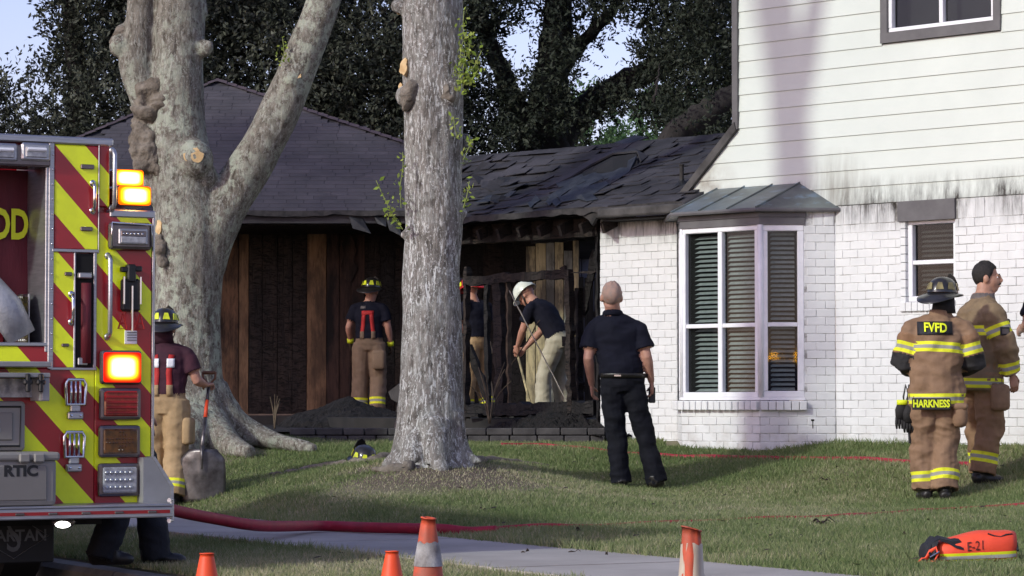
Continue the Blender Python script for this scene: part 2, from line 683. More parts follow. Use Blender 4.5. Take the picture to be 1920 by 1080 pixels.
        t.l(mx.outputs[0], t.out.inputs[0])
        return t.done()
    M['grass'] = leafy('grass_blades', [(0.0, (.12, .17, .06)), (.3, (.19, .235, .095)), (.55, (.28, .295, .15)), (.8, (.40, .36, .23)), (1.0, (.52, .46, .33))], .3, .6)
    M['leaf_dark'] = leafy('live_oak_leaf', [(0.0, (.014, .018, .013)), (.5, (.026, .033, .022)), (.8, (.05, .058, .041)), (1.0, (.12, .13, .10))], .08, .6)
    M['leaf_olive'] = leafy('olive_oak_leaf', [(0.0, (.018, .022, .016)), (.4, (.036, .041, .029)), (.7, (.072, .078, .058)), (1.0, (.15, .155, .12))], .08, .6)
    M['leaf_pine'] = leafy('far_pine_leaf', [(0.0, (.06, .12, .05)), (.5, (.09, .16, .07)), (1.0, (.14, .21, .10))], .25, .6)
    M['leaf_new'] = leafy('fresh_sprout_leaf', [(0.0, (.18, .27, .04)), (.6, (.3, .38, .07)), (1.0, (.42, .46, .12))], .35, .5)
    M['rafter_pale'] = pm('pale_cable', (.30, .27, .22), (.2, .18, .15), 9, .6)
    M['leaf_stem'] = pm('green_stem', (.22, .26, .07), (.16, .2, .05), 9, .7)
    M['leaf_dead'] = pm('dead_leaf', (.05, .035, .024), (.02, .014, .01), 9, .85)
    M['weed'] = pm('scorched_stem', (.14, .11, .07), (.06, .045, .03), 9, .8)

    # --- bark
    def bark(name, base, dark, pale, pscale, stretch, amt, lichen, la):
        t = NT(name)
        v = t.pos()
        vs = t.pos(stretch)
        ridg = t.noise(vs, pscale, 6, .7, .35)
        c = t.mix(t.ramp(ridg, [(.36, 0.0), (.58, 1.0)]), dark, base)
        fl = t.noise(vs, pscale * 2.1, 5, .75, .2)
        big = t.noise(v, 1.9, 4, .6)
        pf = t.math('MULTIPLY', t.ramp(fl, [(.53, 0.0), (.58, 1.0)]), t.ramp(big, [(.3, .25), (.62, 1.0)]))
        c = t.mix(t.math('MULTIPLY', pf, amt), c, pale)
        lf = t.math('MULTIPLY', t.ramp(t.noise(v, 9, 6, .75), [(.48, 0.0), (.56, 1.0)]), t.ramp(t.noise(v, 1.3, 3), [(.36, 0.0), (.56, 1.0)]))
        c = t.mix(t.math('MULTIPLY', lf, la), c, lichen)
        sp = t.ramp(t.noise(v, 42, 4, .7), [(.57, 0.0), (.62, 1.0)])
        c = t.mix(t.math('MULTIPLY', sp, t.ramp(t.noise(v, 3.1, 3), [(.4, 0.0), (.6, .75)])), c, pale)
        b1 = t.bump(ridg, .75, .035)
        t.bsdf(c, .88, normal=t.bump(t.noise(v, 70, 5, .7), .45, .008, b1), spec=.2)
        return t.done()
    M['bark_lichen'] = bark('lichened_oak_bark', (.20, .18, .15), (.07, .058, .045), (.40, .40, .355), 9, (2.2, 2.2, .8), .7, (.36, .39, .31), .85)
    M['bark_grey'] = bark('grey_flecked_bark', (.215, .195, .175), (.075, .066, .057), (.64, .64, .62), 6.5, (3.4, 3.4, .85), .95, (.32, .325, .295), .45)
    M['burl'] = pm('burl_bark', (.22, .19, .155), (.10, .08, .06), 9, .9, world=True, bump=.9, bscale=26, bdist=.03, detail=9)
    M['cutwood'] = pm('fresh_cut_wood', (.62, .45, .24), (.45, .29, .13), 16, .8, world=True, bump=.3)
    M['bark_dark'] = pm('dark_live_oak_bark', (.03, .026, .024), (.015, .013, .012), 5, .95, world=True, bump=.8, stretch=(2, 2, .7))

    # --- fire engine
    t = NT('chevron_sheeting')
    x = t.xyz(False)
    g = t.math('ADD', x[2], t.math('MULTIPLY', x[0], 1.07))
    g = t.math('FRACT', t.math('DIVIDE', t.math('ADD', g, 10 + CHEV_OFF), CHEV_P))
    m = t.math('GREATER_THAN', g, .5)
    v = t.pos((1, 1, 1), False)
    dirt = t.ramp(t.noise(v, 7, 5), [(.4, 1.0), (.75, .84)])
    c = t.mix(m, (.36, .012, .02), (.88, .98, .012))
    c = t.mix(1.0, c, dirt, 'MULTIPLY')
    t.bsdf(c, .3, spec=.5, coat=.3, normal=t.bump(t.noise(v, 200, 2), .03, .002))
    M['chevron'] = t.done()
    M['alu'] = pm('brushed_aluminium', (.48, .48, .50), (.36, .36, .38), 7, .38, .85, stretch=(1, 1, 12))
    M['chrome'] = pm('chrome', (.7, .7, .72), (.6, .6, .62), 5, .14, 1.0)
    M['redpaint'] = pm('red_enamel', (.30, .008, .015), (.24, .006, .012), 3, .25, coat=.5)
    M['redcloth'] = pm('dark_red_vinyl_curtain', (.125, .012, .02), (.085, .008, .014), 3, .62, bump=.4, bscale=5, bdist=.03, stretch=(2.5, 1, .5))
    M['lime'] = pm('lime_print', (.74, .82, .02), (.66, .74, .02), 9, .5)
    M['blackplastic'] = pm('black_plastic', (.018, .018, .019), (.011, .011, .012), 9, .42)
    M['rubber'] = pm('mud_flap_rubber', (.022, .021, .022), (.014, .013, .013), 5, .75, bump=.2)
    M['rubber_print'] = pm('faded_flap_print', (.13, .13, .135), (.09, .09, .09), 9, .7)
    M['greyplastic'] = pm('grey_cooler_plastic', (.235, .225, .205), (.205, .197, .18), 4, .5, bump=.1, bscale=80)
    M['greyplastic2'] = pm('grey_cooler_relief', (.19, .18, .165), (.17, .16, .147), 4, .5)
    M['greymetal'] = pm('grey_painted_metal', (.30, .30, .30), (.24, .24, .24), 5, .45, .2)
    M['silvercloth'] = pm('silvery_cloth', (.42, .42, .43), (.27, .27, .28), 9, .45, .35, bump=.5)
    t = NT('diamond_plate')
    v = t.pos((1, 1, 1), False)
    d = t.voro(v, 34, rand=0.0)
    t.bsdf((.45, .45, .46), .35, .9, t.bump(t.ramp(d, [(.1, 1.0), (.35, 0.0)]), .8, .01))
    M['diamond'] = t.done()
    M['lens_clear'] = pm('clear_lens', (.42, .43, .46), (.22, .22, .24), 26, .15, coat=1.0)
    M['lens_red'] = pm('red_lens', (.34, .012, .012), (.16, .006, .006), 24, .14, coat=1.0)
    M['lens_amber'] = pm('dark_amber_lens', (.15, .055, .012), (.06, .025, .01), 30, .16, coat=1.0)
    M['bezel'] = pm('grey_chrome_bezel', (.2, .17, .17), (.13, .11, .11), 5, .25, .7)

    def glow(name, stops, smin, smax, p):
        t = NT(name)
        g = t.n('ShaderNodeTexCoord').outputs['Generated']
        sp = t.n('ShaderNodeSeparateXYZ')
        t.l(g, sp.inputs[0])
        ax = t.math('POWER', t.math('ABSOLUTE', t.math('SUBTRACT', t.math('MULTIPLY', sp.outputs[0], 2.0), 1.0)), 4.0)
        az = t.math('POWER', t.math('ABSOLUTE', t.math('SUBTRACT', t.math('MULTIPLY', sp.outputs[2], 2.0), 1.0)), 4.0)
        r = t.math('POWER', t.math('ADD', ax, az), .25)
        e_ = t.n('ShaderNodeEmission')
        t.l(t.ramp(r, stops), e_.inputs[0])
        k = t.math('POWER', t.math('SUBTRACT', 1.0, r, clamp=True), p)
        t.l(t.math('ADD', smin, t.math('MULTIPLY', k, smax)), e_.inputs[1])
        t.l(e_.outputs[0], t.out.inputs[0])
        return t.done()
    M['glow_amber'] = glow('amber_lamp_glow', [(0.0, (1, .72, .4)), (.55, (1, .55, .12)), (.78, (1, .30, .006)), (1.0, (1, .12, .002))], 1.5, 26, 1.3)
    M['glow_red'] = glow('red_lamp_glow', [(0.0, (1, .72, .4)), (.5, (1, .55, .12)), (.72, (1, .22, .005)), (.88, (1, .05, .004)), (1.0, (.8, .01, .004))], 1.2, 26, 1.4)
    M['glow_white'] = emit('white_lamp_core', (1.0, .98, .92), 5.0)
    M['beacon_amber'] = emit('amber_beacon', (1.0, .45, .03), 24.0)
    M['beacon_red'] = emit('red_beacon', (1.0, .05, .02), 30.0)
    M['hose'] = pm('red_hose_jacket', (.34, .012, .035), (.25, .009, .026), 10, .6, world=True, bump=.35, bscale=120, bdist=.003)
    M['cone'] = pm('orange_cone', (.80, .085, .018), (.66, .06, .014), 4, .5, world=True)
    M['cone_dirty'] = pm('scuffed_orange_cone', (.66, .085, .03), (.32, .075, .04), 9, .6, world=True)
    M['cone_collar'] = pm('worn_reflective_collar', (.36, .35, .34), (.16, .145, .135), 16, .6, world=True, bump=.4)
    M['cone_pale'] = pm('filthy_white_cone', (.60, .53, .42), (.33, .26, .19), 9, .6, world=True, stretch=(1, 1, .4))
    M['bag_orange'] = pm('orange_nylon', (.86, .09, .035), (.74, .07, .03), 5, .6, bump=.4, bscale=16, bdist=.01)
    M['bag_black'] = pm('black_nylon', (.012, .012, .016), (.02, .02, .024), 8, .7, bump=.4)
    M['reflect'] = pm('silver_reflective_tape', (.40, .40, .38), (.32, .32, .30), 12, .4)
    M['ink'] = pm('dark_marker_ink', (.10, .015, .012), None, 9, .7)

    # --- people
    M['skin'] = pm('skin', (.44, .235, .165), (.37, .18, .125), 14, .55, bump=.1)
    M['skin_tan'] = pm('tanned_skin', (.42, .23, .155), (.34, .175, .115), 14, .55, bump=.1)
    M['navy'] = pm('navy_cotton', (.0075, .008, .0165), (.0055, .006, .012), 7, .9, bump=.35, bscale=9, bdist=.02, spec=.2)
    M['navy_pants'] = pm('navy_trousers', (.0065, .007, .0115), (.005, .0055, .0085), 7, .85, spec=.2, bump=.4, bscale=10, bdist=.02)
    M['maroon_tee'] = pm('dark_maroon_cotton', (.05, .011, .022), (.03, .009, .018), 7, .85, bump=.35, bscale=9, bdist=.02)
    M['jean'] = pm('dark_jeans', (.012, .013, .019), (.008, .009, .013), 12, .85, bump=.4)
    M['leather'] = pm('black_leather', (.014, .012, .011), (.02, .018, .016), 12, .4, bump=.3)
    M['glove'] = pm('brown_work_glove', (.085, .055, .032), (.05, .035, .022), 14, .8, bump=.4)
    M['glove_pale'] = pm('pale_work_glove', (.42, .41, .38), (.3, .29, .26), 14, .8, bump=.4)
    M['red_strap'] = pm('red_suspender', (.42, .02, .018), (.34, .016, .015), 14, .7)
    M['grey_fabric'] = pm('grey_collar_fabric', (.13, .11, .105), (.09, .075, .07), 9, .85)
    M['hair_dark'] = pm('dark_hair', (.010, .008, .007), (.018, .014, .011), 60, .6, bump=.9, bscale=120, bdist=.01)
    M['hair_grey'] = pm('cropped_grey_hair', (.40, .25, .19), (.30, .22, .185), 30, .8, bump=.3, bscale=160)
    M['shade_leaf'] = M['leaf_olive']
    M['helmet_black'] = pm('black_helmet', (.015, .014, .015), (.026, .024, .024), 11, .3, coat=.4, bump=.1)
    M['helmet_red'] = pm('red_helmet', (.45, .015, .012), (.3, .01, .008), 9, .3, coat=.4)
    M['helmet_white'] = pm('white_helmet', (.72, .76, .66), (.58, .62, .54), 7, .35, coat=.3)
    M['reflector'] = pm('lime_reflector', (.72, .80, .03), (.55, .6, .03), 20, .35)
    M['reflector_dim'] = pm('smoky_reflector', (.26, .22, .09), (.14, .115, .05), 14, .35)
    M['steel'] = pm('worn_steel', (.20, .185, .185), (.05, .042, .04), 5, .4, .7, bump=.2)
    M['woodhandle'] = pm('wooden_grip', (.20, .085, .04), (.13, .055, .026), 10, .5)

    def striped(name, c1, c2, bands, w, soot=.45):
        t = NT(name)
        at = t.n('ShaderNodeAttribute')
        at.attribute_name = 'tt'
        tt = at.outputs['Fac']
        v = t.pos((1, 1, 1), False)
        base = t.mix(t.ramp(t.noise(v, 5, 5), [(.35, 0.0), (.68, 1.0)]), c1, c2)
        base = t.mix(t.ramp(t.noise(v, 11, 5, .7), [(.52, 0.0), (.75, soot)]), base, tuple(k * .25 for k in c1))
        yel = sil = None
        for b in bands:
            d = t.math('ABSOLUTE', t.math('SUBTRACT', tt, b))
            y_ = t.math('LESS_THAN', d, w)
            s_ = t.math('LESS_THAN', d, w * .34)
            yel = y_ if yel is None else t.math('MAXIMUM', yel, y_)
            sil = s_ if sil is None else t.math('MAXIMUM', sil, s_)
        if yel is not None:
            base = t.mix(yel, base, t.mix(t.ramp(t.noise(v, 20, 4), [(.4, 0.0), (.8, .4)]), (.72, .74, .03), (.45, .42, .05)))
            base = t.mix(sil, base, (.30, .29, .25))
        t.bsdf(base, .8, normal=t.bump(t.noise(v, 14, 5), .35, .015), spec=.25)
        return t.done()
    tan, tan2 = (.265, .165, .10), (.19, .115, .068)
    M['coat_torso'] = striped('turnout_coat', tan, tan2, (.065, .475), .042)
    M['coat_sleeve'] = striped('turnout_sleeve', (.27, .155, .085), (.2, .11, .06), (.16,), .045)
    M['coat_torso2'] = striped('olive_turnout_coat', (.22, .155, .09), (.16, .11, .065), (.065, .50), .04)
    M['coat_sleeve2'] = striped('olive_turnout_sleeve', (.22, .155, .09), (.16, .11, .065), (.17, .49), .045)
    M['bunker_leg'] = striped('turnout_trousers', tan, tan2, (.755,), .042)
    M['bunker_leg2'] = striped('turnout_trousers_dark', (.26, .155, .085), (.19, .11, .06), (.75,), .042)
    M['khaki_leg'] = striped('tan_turnout_trousers', (.40, .28, .15), (.31, .21, .11), (.77,), .04, .3)
    M['khaki_plain'] = striped('tan_turnout_seat', (.40, .28, .15), (.31, .21, .11), (), .04, .3)
    M['bunker_seat'] = striped('turnout_seat', tan, tan2, (), .04)
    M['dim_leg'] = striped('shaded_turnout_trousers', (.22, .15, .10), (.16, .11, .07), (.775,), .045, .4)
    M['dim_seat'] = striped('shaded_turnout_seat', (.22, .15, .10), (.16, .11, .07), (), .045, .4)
    M['pale_pants'] = striped('pale_work_trousers', (.42, .40, .30), (.32, .29, .21), (), .04, .35)
    M['cuff_black'] = pm('black_cuff', (.02, .018, .018), (.012, .011, .011), 9, .8, bump=.4)

# ------------------------------------------------------------------ fire engine frame (needed by the chevron print)
TY0 = 15.3
TX0 = (285 - 960) / F * TY0
TE = Vector((0.88, 0.475)).normalized()          # along the rear face, to the right
TA = math.atan2(TE.y, TE.x)


def trk(px, py, off=0.0):
    """pixel -> (x, z) in the plane of the engine's rear face, moved off metres towards us"""
    u = (px - 960) / F
    nx, ny = TE.y, -TE.x
    X0, Y0 = TX0 + nx * off, TY0 + ny * off
    s = (u * Y0 - X0) / (TE.x - TE.y * u)
    Y = Y0 + TE.y * s
    return s, W(px, py, Y).z


CHEV_P = 0.375
_x, _z = trk(100, 337)
CHEV_OFF = -((_z + 1.07 * _x + 10) % CHEV_P)
make_materials()

# ------------------------------------------------------------------ ground
WN = Vector((0.88, 0.475))                       # normal of the street line
_c = []


def cp(x, y, z):
    _c.append((x, y, z))


for a in [(-2.9, 23.2, .23), (0, 18.0, .22), (1.8, 14.8, .21), (4.2, 10.5, .2), (-6, 28.6, .3), (-1.6, 20.6, .24),
          (1.06, 24.4, .35), (3.46, 22.7, .31), (3.94, 23.2, .39), (2.4, 20, .27), (5, 18, .27), (7, 15, .25), (.6, 21, .28),
          (.9, 28.2, .70), (2.2, 26.75, .72), (3.05, 26.1, .72), (4.55, 24.6, .72), (6, 23.2, .72), (8, 21, .7), (3.0, 24.6, .5), (1.6, 26.2, .56),
          (-.68, 23.5, .66), (-.1, 23.3, .50), (-1.3, 23.3, .50), (-.68, 22.7, .49), (-.68, 24.4, .60), (.5, 23.2, .40), (-1.5, 22.4, .36), (-2.0, 24.5, .46),
          (-3.2, 26.5, .78), (-2.3, 26.6, .66), (-3.4, 25.4, .5), (-4.5, 26.2, .6), (-1.9, 27.4, .70), (0, 27.4, .69), (.75, 27.6, .69), (-.6, 26, .66), (.4, 25.6, .56),
          (-4, 28.5, .82), (-8, 32, .85), (-12, 34, .85), (-2, 30, .70), (0, 31, .70), (0, 38, .75), (-8, 40, .8), (6, 32, .8), (-3.5, 33, .7), (8, 40, .86), (-14, 44, .9), (14, 44, .9), (0, 48, .9), (12, 24, .8), (-10, 27, .4)]:
    cp(*a)
_C = np.array(_c)


def _U(r2):
    return np.where(r2 > 1e-12, r2 * np.log(np.maximum(r2, 1e-12)), 0.0)


_n = len(_C)
_d2 = ((_C[:, None, :2] - _C[None, :, :2]) ** 2).sum(-1)
_A = np.zeros((_n + 3, _n + 3))
_A[:_n, :_n] = _U(_d2) + np.eye(_n) * .35
_A[:_n, _n] = 1
_A[:_n, _n + 1:] = _C[:, :2]
_A[_n:, :_n] = _A[:_n, _n:].T
_w = np.linalg.solve(_A, np.concatenate([_C[:, 2], np.zeros(3)]))


def ground_np(x, y):
    x = np.asarray(x, float)
    y = np.asarray(y, float)
    sh = x.shape
    xf, yf = x.ravel(), y.ravel()
    z = np.empty_like(xf)
    for i in range(0, len(xf), 20000):
        a, b = xf[i:i + 20000], yf[i:i + 20000]
        d2 = (a[:, None] - _C[None, :, 0]) ** 2 + (b[:, None] - _C[None, :, 1]) ** 2
        z[i:i + 20000] = _U(d2) @ _w[:_n] + _w[_n] + a * _w[_n + 1] + b * _w[_n + 2]
    m = xf * WN.x + yf * WN.y
    far = np.clip((np.hypot(xf, yf - 28) - 13) / 6, 0, 1)
    far = far * far * (3 - 2 * far)
    z = z * (1 - far) + .6 * far
    z = np.clip(z, .18, 1.2)
    k = np.clip((m - 8.5) / .5, 0, 1)
    z = .185 * (1 - k) + z * k
    z = np.where(m < 8.5, .165 + .01 * (m - 7.1), z)
    k = np.clip((m - 5.62) / .1, 0, 1)
    z = z * k + (-.05) * (1 - k)
    z = np.where(m < -6, -.05 + np.clip((-6 - m) / .4, 0, 1) * .2, z)
    return z.reshape(sh)


def gz(x, y):
    return float(ground_np(np.array([x]), np.array([y]))[0])


def gp(px, py):
    """pixel -> point on the ground"""
    d = ray(px, py)
    ts = np.linspace(8, 45, 3000)
    P = np.array([d.x, d.y, d.z])[None, :] * (ts / d.y)[:, None]
    z = P[:, 2] + CAMZ
    g = ground_np(P[:, 0], P[:, 1])
    idx = np.argmax(z < g)
    return Vector((P[idx, 0], P[idx, 1], g[idx]))


xs = np.concatenate([np.linspace(-900, -30, 12), np.linspace(-28, -8, 16)[:-1], np.linspace(-8, 9, 120), np.linspace(9.5, 30, 16), np.linspace(40, 900, 12)])
ys = np.concatenate([np.linspace(-500, -20, 8), np.linspace(-18, 12, 40), np.linspace(12.12, 30, 150), np.linspace(30.3, 60, 40), np.linspace(65, 1500, 14)])
gx, gy = np.meshgrid(xs, ys)
g_z = ground_np(gx, gy)
nx_, ny_ = len(xs), len(ys)
idx = np.arange(nx_ * ny_).reshape(ny_, nx_)
quads = np.stack([idx[:-1, :-1], idx[:-1, 1:], idx[1:, 1:], idx[1:, :-1]], -1).reshape(-1, 4)
lawn = npmesh('lawn', np.stack([gx, gy, g_z], -1).reshape(-1, 3), quads, M['lawn'], smooth=True)
tag(lawn, 'patchy green and tan lawn rising to the house', kind='structure')

SD = Vector((-WN.y, WN.x)).normalized()          # along the street, away from us


def street_pt(m, s, z=0.0):
    n = WN.normalized()
    return Vector((n.x * m / WN.length + SD.x * s, n.y * m / WN.length + SD.y * s, z))


mb = MB()
mb.add([street_pt(-5.9, -60), street_pt(5.5, -60), street_pt(5.5, 90), street_pt(-5.9, 90)], [(0, 1, 2, 3)])
tag(mb.build('road', M['asphalt']), 'dark asphalt road under the fire engine', kind='structure')
mb = MB()
prof = [(5.5, -.06), (5.5, .11), (5.53, .14), (5.65, .145), (5.65, -.06)]
for s0 in range(-30, 60, 3):
    b = len(mb.v)
    for s in (s0, s0 + 2.985):
        mb.v += [tuple(street_pt(m, s, z)) for m, z in prof]
    n = len(prof)
    mb.f += [(b + i, b + i + 1, b + n + i + 1, b + n + i) for i in range(n - 1)] + [tuple(b + i for i in reversed(range(n))), tuple(b + n + i for i in range(n))]
    mb.m += [0] * (n + 1)
tag(mb.build('kerb', M['kerb']), 'low concrete kerb between road and grass strip', kind='structure')

walk = MB()
walk.add([street_pt(7.13, -60, .1), street_pt(8.52, -60, .1), street_pt(8.52, 60, .1), street_pt(7.13, 60, .1)], [(0, 1, 2, 3)])
sidewalk = walk.build('sidewalk', M['concrete'])
tag(sidewalk, 'pale concrete sidewalk crossing the lawn', kind='structure')
for s0 in np.arange(-20, 40, 1.52):
    mb = MB()
    A_, B_ = street_pt(7.14, s0 + .008, .1), street_pt(8.51, s0 + .008, .1)
    C_, D_ = street_pt(8.51, s0 + 1.512, .1), street_pt(7.14, s0 + 1.512, .1)
    up = Vector((0, 0, .1 + RND.uniform(-.003, .003)))
    mb.poly([A_, B_, C_, D_], up)
    me_ = mb.build('paving_slab', M['concrete'], sidewalk)

# ------------------------------------------------------------------ white brick house
HA = math.radians(-45)
HC = 29.2                                        # the front wall stands on X + Y = HC
u0 = (1125 - 960) / F
HB = Vector((HC * u0 / (1 + u0), HC / (1 + u0), 0))
GZ = .62                                         # bottom of the wall, just below the lawn
house = empty('brick_house', (HB.x, HB.y, .72), 'two storey house of white painted brick and white lap siding', 'house', HA)
HZ0 = .72
E2 = Vector((1, -1, 0)) / math.sqrt(2)
I2 = Vector((1, 1, 0)) / math.sqrt(2)            # inwards


def hp(px, py, d=0.0):
    """pixel -> house coordinates (s along the wall, z above the house empty) on the plane d metres inside the wall"""
    u = (px - 960) / F
    C = HC + d * math.sqrt(2)
    Y = C / (1 + u)
    p = W(px, py, Y)
    s = (p - HB).dot(E2)
    return s, p.z - HZ0


def hl(v):
    """world -> house local"""
    q = Vector(v) - HB
    return Vector((q.dot(E2), q.dot(I2), v[2] - HZ0))


def hw(s, d, z):
    return HB + E2 * s + I2 * d + Vector((0, 0, z + HZ0))


ZT = 2.955 - HZ0                                 # top of the brick
zb = GZ - HZ0
# bay corners in house coordinates
Ybay = HC / (1 + (1567 - 960) / F)
pR = Vector(((1567 - 960) / F * Ybay, Ybay, 0))
pA = Vector(((1425 - 960) / F * Ybay, Ybay, 0))
bo = -(hl(pA).y)                                 # how far the bay projects
uB = (1278 - 960) / F
YB_ = (pA.x + pA.y) / (1 + uB)
pB = Vector((uB * YB_, YB_, 0))
sA, sB, sR = hl(pA).x, hl(pB).x, hl(pR).x
sL = sB - bo
WEND = 8.5

BR_L, BR_H = .1776, .0785
bricks = []          # (matrix, size class)


def wall_frame(p0, p1):
    """local frame on a wall run from p0 to p1 (house coords 2d): x along, y inwards, z up"""
    a, b = Vector((*p0, 0)), Vector((*p1, 0))
    ex = (b - a).normalized()
    ey = Vector((-ex.y, ex.x, 0))
    return Matrix(((ex.x, ey.x, 0, a.x), (ex.y, ey.y, 0, a.y), (0, 0, 1, 0), (0, 0, 0, 1))), (b - a).length


holes_main = []
s0w, z0w = hp(1700, 572)
s1w, z1w = hp(1795, 404)
s0w, s1w = hp(1690, 570)[0], hp(1791, 404)[0]
WIN2 = (s0w, s1w, z0w, z1w)
slh0, zlh0 = hp(1686, 410)
LINT = (slh0, s1w, z1w, ZT)


def lay_bricks(p0, p1, openings, run_id, x_from=0.0, soldier=True):
    Mx, L = wall_frame(p0, p1)
    rows = int((ZT - .18 - zb) / BR_H)
    z_start = ZT - .185 - rows * BR_H
    for r in range(rows):
        z = z_start + r * BR_H
        off = (r % 2) * BR_L * .5
        x = -off
        while x < L - .02:
            a, b = max(x, 0), min(x + BR_L, L)
            x += BR_L
            segs = [(a, b)]
            for (o0, o1, q0, q1) in openings:
                if z + BR_H * .5 > q0 and z + BR_H * .5 < q1:
                    new = []
                    for (c, d) in segs:
                        if d <= o0 or c >= o1:
                            new.append((c, d))
                        else:
                            if c < o0 - .02:
                                new.append((c, o0))
                            if d > o1 + .02:
                                new.append((o1, d))
                    segs = new
            for (c, d) in segs:
                if d - c > .03:
                    bricks.append((Mx, c, d, z, z + BR_H, run_id))
    if soldier:
        x = 0.0
        while x < L - .02:
            b = min(x + BR_H * 1.28, L)
            ok = all(not (b > o0 + .01 and x < o1 - .01 and ZT - .09 > q0 and ZT - .09 < q1) for (o0, o1, q0, q1) in openings)
            if ok and b - x > .03:
                bricks.append((Mx, x, b, ZT - .185, ZT - .002, run_id))
            x += BR_H * 1.28


BAYZ0, BAYZ1 = W(1425, 752, Ybay).z - HZ0, W(1425, 396, Ybay).z - HZ0     # window zone of the bay
lay_bricks((0, 0), (sL, 0), [], 0)
lay_bricks((sL, 0), (sB, -bo), [(-1, 9, BAYZ0, 9)], 1)
lay_bricks((sB, -bo), (sA, -bo), [(-1, 9, BAYZ0, 9)], 2)
wfac = (pA - Vector(((1508 - 960) / F * Ybay, Ybay, 0))).length
lay_bricks((sA, -bo), (sR, 0), [(-1, wfac, BAYZ0, 9)], 3)
lay_bricks((sR, 0), (WEND, 0), [(WIN2[0] - sR, WIN2[1] - sR, WIN2[2], WIN2[3]), (LINT[0] - sR, LINT[1] - sR, LINT[2] - .03, LINT[3] + .1)], 4)

# mortar backing
mb = MB()
T = .10
RE = .004


def backing(p0, p1, z0, z1, x0=0.0, x1=None):
    Mx, L = wall_frame(p0, p1)
    x1 = L if x1 is None else x1
    mb.box((x0, RE, z0), (x1, T, z1), M=Mx)


backing((0.003, 0), (sL, 0), zb, ZT)
backing((sL, 0), (sB, -bo), zb, BAYZ0)
backing((sB, -bo), (sA, -bo), zb, BAYZ0)
backing((sA, -bo), (sR, 0), zb, BAYZ0)
backing((sA, -bo), (sR, 0), BAYZ0, ZT, wfac, None)
backing((sR, 0), (WEND, 0), zb, WIN2[2])
backing((sR, 0), (WEND, 0), WIN2[2], ZT, 0, WIN2[0] - sR)
backing((sR, 0), (WEND, 0), WIN2[2], ZT, WIN2[1] - sR, None)
brick_wall = mb.build('brick_wall', M['mortar'], house)
# jamb returns of the recessed window, brick by brick
shared = {}


def shared_mesh(key, fn, mat):
    if key not in shared:
        b = MB()
        fn(b)
        o = b.build('tmp', mat)
        shared[key] = o.data
        bpy.data.objects.remove(o)
    return shared[key]


def brick_mesh(w, h):
    def fn(b):
        g = .0022
        b.bbox((g, -.002, g), (w - g, .05, h - g), .004)
    return shared_mesh(('brick', round(w, 3), round(h, 3)), fn, M['brick'])


def vis_area(br):
    Mx, c, d, z0, z1, rid = br
    p = Mx @ Vector(((c + d) / 2, 0, (z0 + z1) / 2))
    w = hw(p.x, p.y, p.z)
    px = 960 + F * w.x / w.y
    py = 755 - F * (w.z - CAMZ) / w.y
    if not (1100 < px < 1935 and 340 < py < 840):
        return 0
    k = 1.0 if rid in (0, 2, 4) else .9
    if 1690 < px < 1890 and py > 520:
        k *= .2
    if 1090 < px < 1230 and py > 520:
        k *= .2
    return k * (d - c) * (z1 - z0) / w.y ** 2


order = sorted(bricks, key=vis_area, reverse=True)
rest = MB()
for i, br in enumerate(order):
    Mx, c, d, z0, z1, rid = br
    jit = RND.uniform(-.0025, .0025)
    if i < 300:
        o = bpy.data.objects.new('brick', brick_mesh(d - c, z1 - z0))
        o.matrix_local = Mx @ Matrix.Translation((c, jit, z0)) @ Matrix.Rotation(RND.uniform(-.006, .006), 4, 'Y')
        put(o, brick_wall)
    else:
        me = brick_mesh(d - c, z1 - z0)
        T_ = Mx @ Matrix.Translation((c, jit, z0))
        rest.add([T_ @ v.co for v in me.vertices], [tuple(p.vertices) for p in me.polygons])
tag(rest.build('bricks', M['brick'], brick_wall), kind='stuff')

# rowlock sill of the bay
for (p0, p1, x1) in (((sL + .12, -.12), (sB, -bo), None), ((sB, -bo), (sA, -bo), None), ((sA, -bo), (sR, 0), wfac + .02)):
    Mx, L = wall_frame(p0, p1)
    L = x1 or L
    n = max(1, round(L / .078))
    for k in range(n):
        w = L / n
        o = bpy.data.objects.new('sill_brick', shared_mesh(('sill', round(w, 3)), lambda b: b.bbox((.003, -.06, 0), (w - .003, .06, .085), .006), M['brick']))
        o.matrix_local = Mx @ Matrix.Translation((k * w, RND.uniform(-.004, .004), BAYZ0 - .087)) @ Matrix.Rotation(RND.uniform(-.02, .02), 4, 'X')
        put(o, brick_wall)
# weep hole
mb = MB()
sw, zw = hp(1522, 795)
Mx, L = wall_frame((sA, -bo), (sR, 0))
mb.box((.49, -.006, zw - .04), (.497, -.003, zw + .045), M=Mx).box((.478, -.006, zw + .03), (.508, -.003, zw + .046), M=Mx)
mb.build('weep_hole', M['dark'], brick_wall)

# ---- siding
sC, zC = hp(1385, 245)                           # upper left corner where the rake starts
sD_, zD_ = hp(1286, 372)
UP = 6.3 - HZ0
EXPO = .163


def sid_left(z):
    """left limit of the siding at height z"""
    if z >= zC:
        return hp(1385, 245)[0]
    k = (z - zD_) / (zC - zD_)
    return sD_ + (sC - sD_) * max(0, min(1, k))


